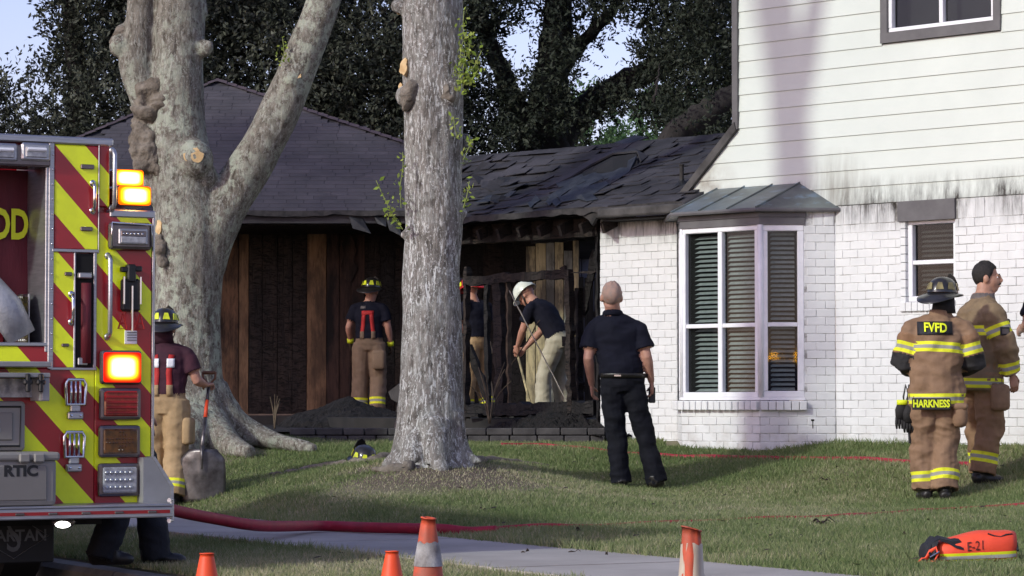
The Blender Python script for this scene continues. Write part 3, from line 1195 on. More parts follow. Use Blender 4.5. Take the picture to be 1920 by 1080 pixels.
suw0, zuw0 = hp(1655, 82)
suw1, zuw1 = hp(1880, 57)
UW = (suw0, suw1, (zuw0 + zuw1) / 2, (zuw0 + zuw1) / 2 + 1.35)
mb = MB()
zs = ZT
for a, b in ((ZT, zC), (zC, UP)):
    mb.poly([(sid_left(a), .03, a), (sid_left(b), .03, b), (WEND, .03, b), (WEND, .03, a)] if b <= UW[2] else [(sid_left(a), .03, a), (sid_left(b), .03, b), (UW[0], .03, b), (UW[0], .03, a)], (0, .08, 0))
mb.box((UW[0], .03, zC), (WEND, .11, UW[2]))
mb.box((UW[1], .03, UW[2]), (WEND, .11, UP))
mb.box((UW[0], .03, UW[3]), (UW[1], .11, UP))
siding_wall = mb.build('siding_wall', M['siding'], house)
k = 0
z = ZT + .004
while z < UP:
    z1 = z + EXPO
    runs = [(max(sid_left(z), sid_left(z)) + .01, WEND)]
    if z1 > UW[2] + .01 and z < UW[3]:
        runs = [(runs[0][0], UW[0] + .005), (UW[1] - .005, WEND)]
    for (a, b) in runs:
        p = MB()
        la, lb = a, sid_left(z1) + .01 if a < UW[0] - .5 else a
        # lapped board: butt proud at the bottom, thin at the top
        vs = [(la, -.008, z), (b, -.008, z), (b, .004, z1 + .012), (lb, .004, z1 + .012), (la, .03, z), (b, .03, z), (b, .03, z1 + .012), (lb, .03, z1 + .012)]
        p.add(vs, [(0, 1, 2, 3), (4, 7, 6, 5), (0, 4, 5, 1), (1, 5, 6, 2), (2, 6, 7, 3), (3, 7, 4, 0)])
        p.build('siding_board', M['siding'], siding_wall)
    z = z1
# skirt between brick and siding, grey rake trim
mb = MB()
tw = .05
cdir = Vector((sC - sD_, 0, zC - zD_)).normalized()
cn = Vector((-cdir.z, 0, cdir.x))
pts = [Vector((sD_, 0, zD_)), Vector((sC, 0, zC)), Vector((sC, 0, zC)) + cn * .075 + cdir * .04, Vector((sD_, 0, zD_)) + cn * .075]
mb.poly([p + Vector((0, -.045, 0)) for p in pts], (0, .12, 0))
mb.build('rake_trim', M['trim_soot'], house)
mb = MB()
mb.box((sC - .055, -.03, zC + .012), (sC + .012, .11, UP))
mb.build('corner_trim', M['trim'], house)

# ---- windows


def window(parent, Mx, x0, x1, z0, z1, nx, mid, frame=.045, name='window', slats=True, fan=0, recess=.03, slat_mat='slat', split=None, tilt=.5):
    """white framed window in a wall frame; children: frame, mullion, pane, slat"""
    mb = MB()
    y0, y1 = recess - .03, recess + .035
    mb.bbox((x0, y0, z0), (x1, y1, z0 + frame), .006, M=Mx)
    mb.bbox((x0, y0, z1 - frame), (x1, y1, z1), .006, M=Mx)
    mb.bbox((x0, y0 - .002, z0 + frame), (x0 + frame, y1 - .002, z1 - frame), .006, M=Mx)
    mb.bbox((x1 - frame, y0 - .002, z0 + frame), (x1, y1 - .002, z1 - frame), .006, M=Mx)
    win = mb.build(name, M['whiteframe'], parent)
    ix0, ix1, iz0, iz1 = x0 + frame, x1 - frame, z0 + frame, z1 - frame
    cells = []
    for i in range(nx):
        a = ix0 + (ix1 - ix0) * i / nx
        b = ix0 + (ix1 - ix0) * (i + 1) / nx
        if i:
            p = MB()
            p.bbox((a - frame * .55, y0 + .003, iz0), (a + frame * .55, y1 - .004, iz1), .005, M=Mx)
            p.build('mullion', M['whiteframe'], win)
        if mid is not None:
            zm = iz0 + (iz1 - iz0) * mid
            p = MB()
            p.bbox((a + (frame * .55 if i else 0), y0 + .006, zm - .02), (b - (frame * .55 if i < nx - 1 else 0), y1 - .008, zm + .02), .005, M=Mx)
            p.build('sash_rail', M['whiteframe'], win)
            cells += [(a, b, iz0, zm - .02), (a, b, zm + .02, iz1)]
        else:
            cells.append((a, b, iz0, iz1))
    for (a, b, q0, q1) in cells:
        p = MB()
        p.add([Mx @ Vector(k) for k in ((a + .002, recess + .014, q0), (b - .002, recess + .014, q0), (b - .002, recess + .014, q1), (a + .002, recess + .014, q1))], [(0, 1, 2, 3)])
        p.build('pane', M['glass'], win)
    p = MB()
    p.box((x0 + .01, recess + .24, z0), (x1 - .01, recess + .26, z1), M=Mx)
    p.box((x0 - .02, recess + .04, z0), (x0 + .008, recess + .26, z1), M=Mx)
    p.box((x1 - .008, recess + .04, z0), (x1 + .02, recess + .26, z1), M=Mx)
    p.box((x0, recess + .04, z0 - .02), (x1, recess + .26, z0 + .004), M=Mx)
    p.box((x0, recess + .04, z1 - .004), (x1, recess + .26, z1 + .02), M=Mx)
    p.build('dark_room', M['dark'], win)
    if slats:
        for i in range(nx):
            a = ix0 + (ix1 - ix0) * i / nx + .035
            b = ix0 + (ix1 - ix0) * (i + 1) / nx - .02
            zz = iz0 + .02
            while zz < iz1 - .02:
                key = ('slat', round(b - a, 3), name)
                me = shared_mesh(key, lambda q: q.box((0, -.022, -.0015), (b - a, .022, .0015)), M[slat_mat])
                o = bpy.data.objects.new('slat', me)
                o.matrix_local = Mx @ Matrix.Translation((a, recess + .075, zz)) @ Matrix.Rotation(tilt + RND.uniform(-.05, .05), 4, 'X') @ Matrix.Rotation(RND.uniform(-.008, .008), 4, 'Y')
                put(o, win)
                zz += .0445
    return win


bay = empty('tmp', (0, 0, 0), None, None)
bay.name = 'bay_window'
bay.parent = house
bwz0, bwz1 = W(1425, 745, Ybay).z - HZ0, W(1425, 421, Ybay).z - HZ0
Mx, L = wall_frame((sB, -bo), (sA, -bo))
window(house, Mx, .0, L - .015, bwz0, bwz1, 2, .415, .05, 'bay_window', tilt=.62)
Mx, L2 = wall_frame((sA, -bo), (sR, 0))
window(house, Mx, .015, wfac, bwz0, bwz1, 1, .415, .06, 'bay_window', tilt=.62, slat_mat='slat')
Mx, L3 = wall_frame((sL, 0), (sB, -bo))
window(house, Mx, L3 - wfac, L3 - .012, bwz0, bwz1, 1, .415, .06, 'bay_window', slats=False)
bpy.data.objects.remove(bay)
# corner posts
mb = MB()
mb.tube([(sA, -bo + .012, bwz0), (sA, -bo + .012, bwz1)], .03, 8)
mb.build('corner_post', M['whiteframe'], house, smooth=True)
mb = MB()
mb.tube([(sB, -bo + .012, bwz0), (sB, -bo + .012, bwz1)], .025, 8)
mb.build('corner_post', M['whiteframe'], house, smooth=True)
# sill board + grey header
hz0, hz1 = bwz1, W(1425, 392, Ybay).z - HZ0
ext = lambda o: [(sL + .3 - o * .7, -.3 - o * .3), (sB - o * .41, -bo - o), (sA + o * .41, -bo - o), (sA + (wfac) * .7071 + o * .9, -bo + wfac * .7071 - o * .2)]
for (nm, o_, za, zb_, mt) in (('bay_header', .015, hz0, hz0 + (hz1 - hz0) * .5, 'trim'), ('bay_header', .03, hz0 + (hz1 - hz0) * .5, hz1 + .015, 'trim'), ('bay_sill', .012, bwz0 - .025, bwz0, 'whiteframe')):
    mb = MB()
    q = ext(o_)
    pts = [(a, b, za) for a, b in q] + [(q[3][0] - .1, 0.05, za), (q[0][0] + .05, 0.05, za)]
    mb.poly(pts, (0, 0, zb_ - za))
    mb.build(nm, M[mt], house)
# bay roof: hipped metal sheet with seams
ez = W(1425, 391, Ybay).z - HZ0 + .005
o = .10
e0 = Vector((sL - .17, .0, ez))
e1 = Vector((sB - o * .41, -bo - o, ez))
e2 = Vector((sA + o * .41, -bo - o, ez))
e3 = Vector((sR + .06, .0, ez))
tz = hp(1500, 343)[1]
sT1 = hp(1500, 343)[0]
sT0 = hp(1345, 352)[0]
t0, t1 = Vector((sT0, .0, tz)), Vector((sT1, .0, tz))
th = Vector((0, 0, -.022))
mb = MB()
mb.add([e0, e1, e2, e3, t1, t0, e0 + th * 1.6, e1 + th * 1.6, e2 + th * 1.6, e3 + th * 1.6],
       [(0, 1, 5), (1, 2, 4, 5), (2, 3, 4), (0, 6, 7, 1), (1, 7, 8, 2), (2, 8, 9, 3), (6, 9, 8, 7), (0, 5, 4, 3, 9, 6)])
bayroof = mb.build('bay_roof', M['bayroof'], house)
for f in (.33, .66):
    a = e1.lerp(e2, f)
    b = t0.lerp(t1, min(1, f * 1.02))
    p = MB()
    p.tube([a + Vector((0, -.004, .006)), b + Vector((0, 0, .006))], .009, 6)
    p.build('seam', M['bayroof'], bayroof)
for a, b in ((e1, t0), (e2, t1)):
    p = MB()
    p.tube([a + Vector((0, -.004, .004)), b + Vector((0, 0, .004))], .010, 6)
    p.build('hip_seam', M['bayroof'], bayroof)
p = MB()
p.tube([e0 + Vector((0, 0, -.02)), e1 + Vector((0, -.008, -.02)), e2 + Vector((0, -.008, -.02)), e3 + Vector((0, 0, -.02))], (.012, .02), 6)
p.build('drip_edge', M['trim'], bayroof)

# lower right window and its grey lintel board
Mx0 = Matrix.Identity(4)
window(house, Mx0, WIN2[0] + .05, WIN2[1], WIN2[2] + .03, WIN2[3] - .01, 1, .47, .05, 'small_window', recess=.07, tilt=.55, slat_mat='curtain_dim')
mb = MB()
mb.box((LINT[0], -.022, LINT[2] - .028), (LINT[1] + .012, .1, ZT + .003))
mb.build('lintel_board', M['trim'], house)
for k in range(int((WIN2[3] - WIN2[2]) / BR_H)):
    p = MB()
    p.bbox((WIN2[0] - .012, .0, WIN2[2] + k * BR_H + .0022), (WIN2[0] + .05, .1, WIN2[2] + (k + 1) * BR_H - .0022), .004)
    p.build('jamb_brick', M['brick'], brick_wall)
for k in range(9):
    w = (WIN2[1] - WIN2[0]) / 9
    p = MB()
    p.bbox((WIN2[0] + k * w + .002, -.03, WIN2[2] - .06), (WIN2[0] + (k + 1) * w - .002, .1, WIN2[2] + .025), .005)
    p.build('sill_brick', M['brick'], brick_wall)
# upper window with wide grey casing
cw = .095
mb = MB()
for (a, b) in (((UW[0], -.03, UW[2]), (UW[1], .1, UW[2] + cw)), ((UW[0], -.03, UW[3] - cw), (UW[1], .1, UW[3])), ((UW[0], -.027, UW[2] + cw), (UW[0] + cw * .8, .1, UW[3] - cw)), ((UW[1] - cw * .8, -.027, UW[2] + cw), (UW[1], .1, UW[3] - cw))):
    mb.box(a, b)
mb.build('window_casing', M['trim'], house)
window(house, Mx0, UW[0] + cw * .8, UW[1] - cw * .8, UW[2] + cw, UW[3] - cw, 2, None, .04, 'upper_window', slats=False, recess=.03)

# remaining shell of the house
mb = MB()
mb.box((WEND - .1, .12, zb), (WEND, 7, UP))
mb.box((sC + .02, 6.9, zb), (WEND - .1, 7, UP))
mb.poly([(sC, .115, 2.2), (sC, .115, UP), (sC, 6.9, UP), (sC, 6.9, 2.2)], (.08, 0, 0))
mb.build('side_wall', M['siding'], house)
mb = MB()
za = UP
mb.add([(sC - .4, -.4, za), (WEND + .4, -.4, za), (WEND + .4, 7.4, za), (sC - .4, 7.4, za), (sC + 3.4, 3.5, za + 2.2), (WEND - 3.2, 3.5, za + 2.2)],
       [(0, 1, 5, 4), (1, 2, 5), (2, 3, 4, 5), (3, 0, 4), (0, 3, 2, 1)])
mb.build('main_roof', M['shingle'], house)

# ------------------------------------------------------------------ burnt single storey part
FL = .93                                         # floor level
burnt = empty('burnt_house', (-2.2, 36.0, FL), 'fire gutted single storey wing with charred walls and dark shingle roof', 'house')
BO = Vector((-2.2, 36.0, FL))


def bl(v):
    return Vector(v) - BO


# --- big hipped roof at the back left
EY, EZ = 35.3, W(580, 398, 35.3).z
AP = W(408, 152, 39.6)
XL, XR = W(-185, 398, EY).x, 1.25
BKY = 44.0
up_v = Vector((0, AP.y - EY, AP.z - EZ))
slope_len = up_v.length
up_n = up_v.normalized()
nrm = Vector((0, -up_n.z, up_n.y))
mb = MB()
c0, c1, c2, c3 = Vector((XL, EY, EZ)), Vector((XR, EY, EZ)), Vector((XR, BKY, EZ)), Vector((XL, BKY, EZ))
dn = Vector((0, 0, -.14))
mb.add([bl(p) for p in (c0, c1, c2, c3, AP, c0 + dn, c1 + dn, c2 + dn, c3 + dn)],
       [(0, 1, 4), (1, 2, 4), (2, 3, 4), (3, 0, 4), (0, 5, 6, 1), (1, 6, 7, 2), (2, 7, 8, 3), (3, 8, 5, 0), (5, 8, 7, 6)])
hip = mb.build('hip_roof', M['shingle_burnt'], burnt)


def shingle_mesh(w, burntm):
    def fn(b):
        b.add([(0, 0, .004), (w - .006, 0, .004), (w - .006, .16, .0), (0, .16, .0), (0, 0, -.003), (w - .006, 0, -.003), (w - .006, .16, -.005), (0, .16, -.005)],
              [(0, 1, 2, 3), (4, 7, 6, 5), (0, 4, 5, 1), (1, 5, 6, 2), (2, 6, 7, 3), (3, 7, 4, 0)])
    return shared_mesh(('sh', w, burntm), fn, M['shingle_burnt' if burntm else 'shingle'])


def lay(origin, ux, uy, un, rows, expo, xr_fn, parent, burntm, warp=None, limit=300, skip=None, widths=(.22, .30, .38)):
    """courses of shingles on a plane; origin is the eave, ux along, uy up the slope"""
    B3 = Matrix((ux, uy, un)).transposed()
    out = []
    for r in range(rows):
        y = r * expo
        a, b = xr_fn(y)
        a2, b2 = xr_fn(y + expo)
        a, b = max(a, a2 - .1), min(b, b2 + .1)
        x = a - RND.random() * .2
        while x < b:
            w = RND.choice(widths)
            if skip is None or not skip(x, y):
                if x >= a - .05 and x + w <= b + .08:
                    p = origin + ux * x + uy * y + un * (.004 + RND.uniform(0, .0015))
                    rot = Matrix.Identity(3)
                    if warp:
                        dz, rx, ry, rz = warp(x, y)
                        p = p + un * dz
                        rot = Matrix.Rotation(rz, 3, 'Z') @ Matrix.Rotation(rx, 3, 'X') @ Matrix.Rotation(ry, 3, 'Y')
                    T_ = Matrix.Translation(p) @ (B3 @ rot).to_4x4()
                    out.append((T_, w))
            x += w
    def score(it):
        w_ = it[0].translation + (BO if True else Vector())
        px = 960 + F * w_.x / w_.y
        return -abs(px - (560 if parent is hip else 1120)) - (10000 if not 0 < px < 1400 else 0)
    out.sort(key=score, reverse=True)
    st = MB()
    for i, (T_, w) in enumerate(out):
        me = shingle_mesh(w, burntm)
        if i < limit:
            o = bpy.data.objects.new('shingle', me)
            o.matrix_local = T_
            put(o, parent)
        else:
            st.add([T_ @ v.co for v in me.vertices], [tuple(p.vertices) for p in me.polygons])
    if st.f:
        tag(st.build('shingles', M['shingle_burnt' if burntm else 'shingle'], parent), kind='stuff')


expo = .13
rows = int(slope_len / expo)


def hipx(y):
    k = y / slope_len
    return (XL + (AP.x - XL) * k, XR + (AP.x - XR) * k)


lay(bl(Vector((0, EY - .03, EZ))), Vector((1, 0, 0)), up_n, nrm, rows, expo, hipx, hip, False)
# hip caps
for c in (c0, c1):
    d = AP - c
    n = int(d.length / .2)
    for k in range(n):
        p = c.lerp(AP, k / n)
        q = c.lerp(AP, (k + 1.15) / n)
        b = MB()
        side = Vector((1, 0, 0)) if c is c1 else Vector((-1, 0, 0))
        up_ = Vector((0, 0, 1))
        e_ = (q - p).normalized()
        w1 = Vector((0, -1, 0)) * .11 - up_ * .035
        w2 = side * .11 - up_ * .035
        lift = up_ * .035
        b.add([bl(p + w1 + lift), bl(p + lift * 1.4), bl(p + w2 + lift), bl(q + w1 + lift * .7), bl(q + lift), bl(q + w2 + lift * .7)], [(0, 1, 4, 3), (1, 2, 5, 4)])
        b.build('ridge_cap', M['ridgecap'], hip)
# torn eave edge
mb = MB()
n = 60
x0_, x1_ = -6.0, 1.2
vs = []
for i in range(n + 1):
    x = x0_ + (x1_ - x0_) * i / n
    sag = .03 * noise.noise(Vector((x * 1.6, 3, 0))) + (.10 if x > -1.75 else 0) * abs(noise.noise(Vector((x * 5, 1, 2))))
    drop = .05 + .03 * noise.noise(Vector((x * 6, 9, 0)))
    vs += [bl(Vector((x, EY - .045, EZ + .02 + sag * .3))), bl(Vector((x, EY - .075, EZ - drop + sag)))]
mb.add(vs, [(2 * i, 2 * i + 1, 2 * i + 3, 2 * i + 2) for i in range(n)])
o = mb.build('drip_edge', M['rafter_edge'], hip)
# soffit and hanging bits
for k in range(7):
    x = -2.0 + k * .22 + RND.uniform(-.08, .08)
    b = MB()
    a = Vector((x, EY - .03, EZ - .05))
    l = RND.uniform(.1, .28)
    b.add([bl(a), bl(a + Vector((.16, .02, -.02))), bl(a + Vector((.2 + RND.uniform(-.1, .1), -.06, -l))), bl(a + Vector((.05, -.03, -l * .7)))], [(0, 1, 2, 3)])
    md = b.build('torn_soffit', M['felt'], hip)
    s = md.modifiers.new('s', 'SOLIDIFY')
    s.thickness = .008

# --- front wall boards of the back left part
WY = 37.2


def wallx(px):
    return W(px, 600, WY).x


mb = MB()
mb.box(bl((-8.2, WY + .05, FL - .1)), bl((wallx(985), WY + .16, EZ + .1)))
back_wall = mb.build('back_wall', M['char_fine'], burnt)
spec = [(-8.0, wallx(330), 'plank_brown', .3), (wallx(330), wallx(412), 'plank_brown', .25), (wallx(412), wallx(447), 'plank_brown', 1), (wallx(447), wallx(466), 'plank_tan', 1),
        (wallx(466), wallx(492), 'char', 1), (wallx(492), wallx(520), 'char', 1), (wallx(520), wallx(548), 'char', 1), (wallx(548), wallx(575), 'char', 1),
        (wallx(575), wallx(612), 'plank_tan', 1), (wallx(612), wallx(636), 'plank_red', 1), (wallx(636), wallx(658), 'plank_red', 1), (wallx(658), wallx(684), 'plank_red', 1),
        (wallx(684), wallx(712), 'char', 1), (wallx(712), wallx(740), 'char_fine', 1), (wallx(740), wallx(775), 'char', 1), (wallx(775), wallx(815), 'char_fine', 1), (wallx(815), wallx(860), 'char', 1), (wallx(860), wallx(905), 'char_fine', 1), (wallx(905), wallx(945), 'char', 1), (wallx(945), wallx(984), 'char_fine', 1)]
for a, b_, mt, k in spec:
    nb = max(1, int((b_ - a) / .32))
    for i in range(nb):
        x0, x1 = a + (b_ - a) * i / nb, a + (b_ - a) * (i + 1) / nb
        y = WY + RND.uniform(-.012, .012)
        p = MB()
        segs = 10
        vs, fs = [], []
        # slightly waved board edges, worn bottoms
        for j in range(segs + 1):
            z = FL + .02 + (EZ - FL) * j / segs
            wv = .006 * noise.noise(Vector((x0 * 9, z * 3, 0)))
            wv2 = .006 * noise.noise(Vector((x1 * 9, z * 3, 5)))
            vs += [bl((x0 + .004 + wv, y, z)), bl((x1 - .004 + wv2, y, z)), bl((x1 - .004 + wv2, y + .03, z)), bl((x0 + .004 + wv, y + .03, z))]
        for j in range(segs):
            b0, b1 = j * 4, j * 4 + 4
            fs += [(b0, b0 + 1, b1 + 1, b1), (b0 + 1, b0 + 2, b1 + 2, b1 + 1), (b0 + 3, b0, b1, b1 + 3)]
        fs += [(0, 3, 2, 1), (segs * 4, segs * 4 + 1, segs * 4 + 2, segs * 4 + 3)]
        p.add(vs, fs)
        p.build('wall_board', M[mt], back_wall)
mb = MB()
mb.box(bl((-8.2, WY - .05, FL - .14)), bl((wallx(600), WY + .06, FL + .02)))
mb.build('footing', M['footing'], burnt)
mb = MB()
mb.box(bl((-8.3, EY + .1, EZ - .16)), bl((1.0, WY + .1, EZ - .142)))
mb.build('soffit', M['char_fine'], burnt)
# other walls closing the back part
mb = MB()
mb.box(bl((-8.3, WY + .2, FL - .1)), bl((-8.2, 43.6, EZ)))
mb.box(bl((-8.2, 43.5, FL - .1)), bl((-1.6, 43.6, EZ)))
mb.build('rear_wall', M['plank_brown'], burnt)
# ceiling post and hanging red-brown insulation patch beside the corner
b = MB()
pa = W(655, 470, WY - .04)
vs = []
ring = [(0, 38), (10, 20), (14, 0), (8, -14), (16, -34), (4, -58), (-10, -52), (-16, -30), (-10, -8), (-14, 12), (-8, 32)]
for dx, dy in ring:
    vs.append(bl(Vector((pa.x + dx / 140, WY - .02 - .02 * abs(noise.noise(Vector((dx * .1, dy * .1, 0)))), pa.z + dy / 140))))
b.poly(vs, (0, -.02, 0))
b.build('peeling_panel', M['plank_red'], burnt)

# --- front wing roof (runs along the front wall line of the brick house)
ROD, RID = -.30, 1.8                              # eave and ridge, metres inside the wall plane
RZ0 = 3.07
RZ1 = 3.95
SW0 = hp(795, 400, ROD)[0]                        # left end
SWR = hp(1400, 250, RID)[0]
ux = E2.copy()
uyv = (I2 * (RID - ROD) + Vector((0, 0, RZ1 - RZ0)))
wl = uyv.length
uy = uyv.normalized()
un = ux.cross(uy).normalized()
if un.z < 0:
    un = -un
eave0 = HB + I2 * ROD + Vector((0, 0, RZ0))


def wing_sag(x, y):
    """sagging of the burnt roof; x along the wall from the brick corner, y up the slope"""
    k = max(0.0, min(1.0, (-.55 - x + .35 * y) / 1.2 + .25 * noise.noise(Vector((x * 2, y * 2, 0)))))
    s = -.07 * k * math.sin(PI * min(1, max(0, (y + .15) / wl)))
    s += .01 * k * noise.noise(Vector((x * 4, y * 4, 3)))
    # hump around the vent hole
    hx, hy = 0.62, wl * .60
    g = math.exp(-(((x - hx) / .42) ** 2 + ((y - hy) / .3) ** 2))
    s += .03 * g + .008 * noise.noise(Vector((x * 5, y * 5, 7)))
    return s


nx, ny = 60, 24
vs, fs = [], []


def wing_end(y):
    """right limit of the roof at slope distance y: behind the siding above the wall line"""
    d = ROD + (RID - ROD) * y / wl
    if d < .13:
        return hp(1283, 380, ROD)[0]
    return hp(1392, 300, d)[0]


def wing_start(y):
    return hp(800, 350, ROD + (RID - ROD) * y / wl)[0]


for j in range(ny + 1):
    y = wl * j / ny
    xe = wing_end(y)
    for i in range(nx + 1):
        xa_ = wing_start(y)
        x = xa_ + (xe - xa_) * i / nx
        vs.append(bl(eave0 + ux * x + uy * y + un * (wing_sag(x, y) - .012)))
for j in range(ny):
    for i in range(nx):
        fs.append((j * (nx + 1) + i, j * (nx + 1) + i + 1, (j + 1) * (nx + 1) + i + 1, (j + 1) * (nx + 1) + i))
mb = MB()
mb.add(vs, fs)
wing = mb.build('wing_roof', M['shingle_burnt'], burnt, smooth=True)
sd = wing.modifiers.new('s', 'SOLIDIFY')
sd.thickness = .05
sd.offset = -1


def wing_warp(x, y):
    e = .03
    sx = (wing_sag(x + e, y) - wing_sag(x - e, y)) / (2 * e)
    sy = (wing_sag(x, y + e) - wing_sag(x, y - e)) / (2 * e)
    k = max(0, min(1, (-.3 - x) / 1.2))
    hx, hy = 0.62, wl * .55
    g = math.exp(-(((x - hx) / .5) ** 2 + ((y - hy) / .4) ** 2))
    j = (.004 + .025 * k + .012 * g)
    return (wing_sag(x, y) + abs(RND.gauss(0, .003)) * (k + g), math.atan(sy) + RND.gauss(0, j), -math.atan(sx) + RND.gauss(0, j), RND.gauss(0, j * .5))


def wing_skip(x, y):
    if x < -.9 and RND.random() < .2:
        return True
    return abs(x - .78) < .2 and abs(y - wl * .62) < .11


lay(bl(eave0), ux, uy, un, int(wl / .128), .128, lambda y: (wing_start(y), wing_end(y) - .02), wing, True, wing_warp, 300, wing_skip, (.26, .33, .40))
# ridge cap
SW0 = wing_start(wl)
for k in range(22):
    x = SW0 + (SWR - SW0) * k / 22
    p = eave0 + ux * x + uy * wl + un * (wing_sag(x, wl) + .012)
    b = MB()
    L_ = (SWR - SW0) / 22 * 1.12
    b.add([bl(p - uy * .13 + un * .006), bl(p + un * .014), bl(p + I2 * .12 - Vector((0, 0, .05))), bl(p + ux * L_ - uy * .13), bl(p + ux * L_ + un * .008), bl(p + ux * L_ + I2 * .12 - Vector((0, 0, .055)))], [(0, 1, 4, 3), (1, 2, 5, 4)])
    b.build('ridge_cap', M['shingle_burnt'], wing)
# back slope only next to the tall house, rest left open to let sun in
mb = MB()
p0 = eave0 + ux * .6 + uy * wl
p1 = eave0 + ux * SWR + uy * wl
mb.poly([bl(p0), bl(p1), bl(p1 + I2 * 2.6 - Vector((0, 0, .95))), bl(p0 + I2 * 2.6 + ux * .4 - Vector((0, 0, .95)))], (0, 0, -.05))
mb.build('back_slope', M['shingle_burnt'], burnt)


def wp_(px, py, h=0.0):
    """pixel -> point on the wing roof plane (world) + h along the normal"""
    d = ray(px, py)
    o = Vector((0, 0, CAMZ))
    t = (eave0 - o).dot(un) / d.dot(un)
    p = o + d * t
    q = p - eave0
    return p + un * (wing_sag(q.dot(ux), q.dot(uy)) + h)


# vent hole: dark gap with a lifted flap, loose felt strips trailing downhill
b = MB()
fl_ = [(1062, 336, .02), (1112, 312, .05), (1150, 300, .07), (1196, 296, .08)]
lo_ = [(1075, 345, .01), (1118, 320, .02), (1150, 322, .02), (1196, 310, .02)]
b.add([bl(wp_(x, y, h)) for x, y, h in fl_ + lo_], [(0, 1, 5, 4), (1, 2, 6, 5), (2, 3, 7, 6)])
o = b.build('vent_gap', M['dark'], wing)
b = MB()
top = [(1020, 345, .02), (1068, 328, .035), (1112, 308, .06), (1152, 296, .085), (1198, 293, .09), (1203, 306, .03)]
bk = [(1030, 332, .02), (1075, 312, .02), (1118, 292, .025), (1150, 284, .025), (1190, 280, .025), (1215, 292, .02)]
b.add([bl(wp_(x, y, h)) for x, y, h in top + bk], [(i, i + 1, i + 7, i + 6) for i in range(5)])
o = b.build('roof_flap', M['shingle_burnt'], wing)
s = o.modifiers.new('s', 'SOLIDIFY')
s.thickness = .02
b = MB()
b.add([bl(wp_(1120, 320, .015)), bl(wp_(1136, 352, .012)), bl(wp_(1180, 322, .012)), bl(wp_(1196, 302, .08)), bl(wp_(1170, 306, .04))], [(0, 1, 4), (1, 2, 4), (2, 3, 4)])
o = b.build('roof_flap', M['felt'], wing)
s = o.modifiers.new('s', 'SOLIDIFY')
s.thickness = .01
strips = [[(1120, 322), (1095, 335), (1070, 345), (1050, 362), (1028, 385)], [(1128, 330), (1105, 345), (1085, 360), (1062, 372), (1040, 388)], [(1095, 330), (1070, 338), (1045, 345)],
          [(1140, 345), (1112, 362), (1080, 372), (1052, 380)], [(1085, 352), (1065, 352), (1046, 368), (1030, 372)], [(1010, 372), (1000, 382), (994, 390)], [(1118, 372), (1098, 378), (1078, 372)]]
for si, st in enumerate(strips):
    b = MB()
    vs = []
    for i, (x, y) in enumerate(st):
        wdt = RND.uniform(5, 10)
        h = .02 + .035 * abs(math.sin(i * 1.7 + si))
        vs += [bl(wp_(x - wdt * .6, y - wdt * .5, h)), bl(wp_(x + wdt * .4, y + wdt * .5, h * .3 + .012))]
    b.add(vs, [(2 * i, 2 * i + 1, 2 * i + 3, 2 * i + 2) for i in range(len(st) - 1)])
    o = b.build('felt_strip', M['felt'], wing)
    s = o.modifiers.new('s', 'SOLIDIFY')
    s.thickness = .008
# ridge tear
b = MB()
b.add([bl(wp_(1150, 272, .02)), bl(wp_(1192, 262, .06)), bl(wp_(1216, 262, .03)), bl(wp_(1180, 274, .02))], [(0, 1, 3), (1, 2, 3)])
o = b.build('ridge_tear', M['felt'], wing)
o.modifiers.new('s', 'SOLIDIFY').thickness = .012
# vent pipe
b = MB()
pv = wp_(1278, 345, 0)
b.cyl(bl(pv - Vector((0, 0, .03))), bl(pv + Vector((0, 0, .19))), .022, 12)
b.lathe([(.024, .185), (.028, .187), (.028, .2), (.018, .2), (.018, .19)], 12, c=bl(pv))
vp = b.build('vent_pipe', M['rafter_edge'], burnt, smooth=True, sharp=.6)
b = MB()
b.lathe([(.09, -.02), (.05, .012), (.03, .035), (.026, .05)], 12, c=bl(pv))
b.build('pipe_flashing', M['felt'], vp)
# collapsed heap where the wing meets the back roof
for k in range(16):
    px = RND.uniform(868, 965)
    py = RND.uniform(312, 374) + max(0, (920 - px)) * .1
    if py > 372 - (px - 868) * .35 + 20:
        continue
    p = wp_(px, py, RND.uniform(.0, .03))
    w, h = RND.uniform(.07, .2), RND.uniform(.05, .12)
    b = MB()
    R3 = Matrix.Rotation(RND.uniform(-.9, .9), 3, 'Z') @ Matrix.Rotation(RND.uniform(.1, .7), 3, 'X') @ Matrix.Rotation(RND.uniform(-.3, .3), 3, 'Y')
    g = [(-w, -h), (0, -h * 1.2), (w, -h * .8), (w * 1.1, h), (.1 * w, h * 1.2), (-w * .9, h)]
    b.poly([bl(p + R3 @ Vector((x * .6, y, .03 * noise.noise(Vector((x * 9, y * 9, k)))))) for x, y in g], (0, 0, .012))
    b.build('roof_fragment', M['shingle_burnt' if k % 3 else 'felt'], burnt)
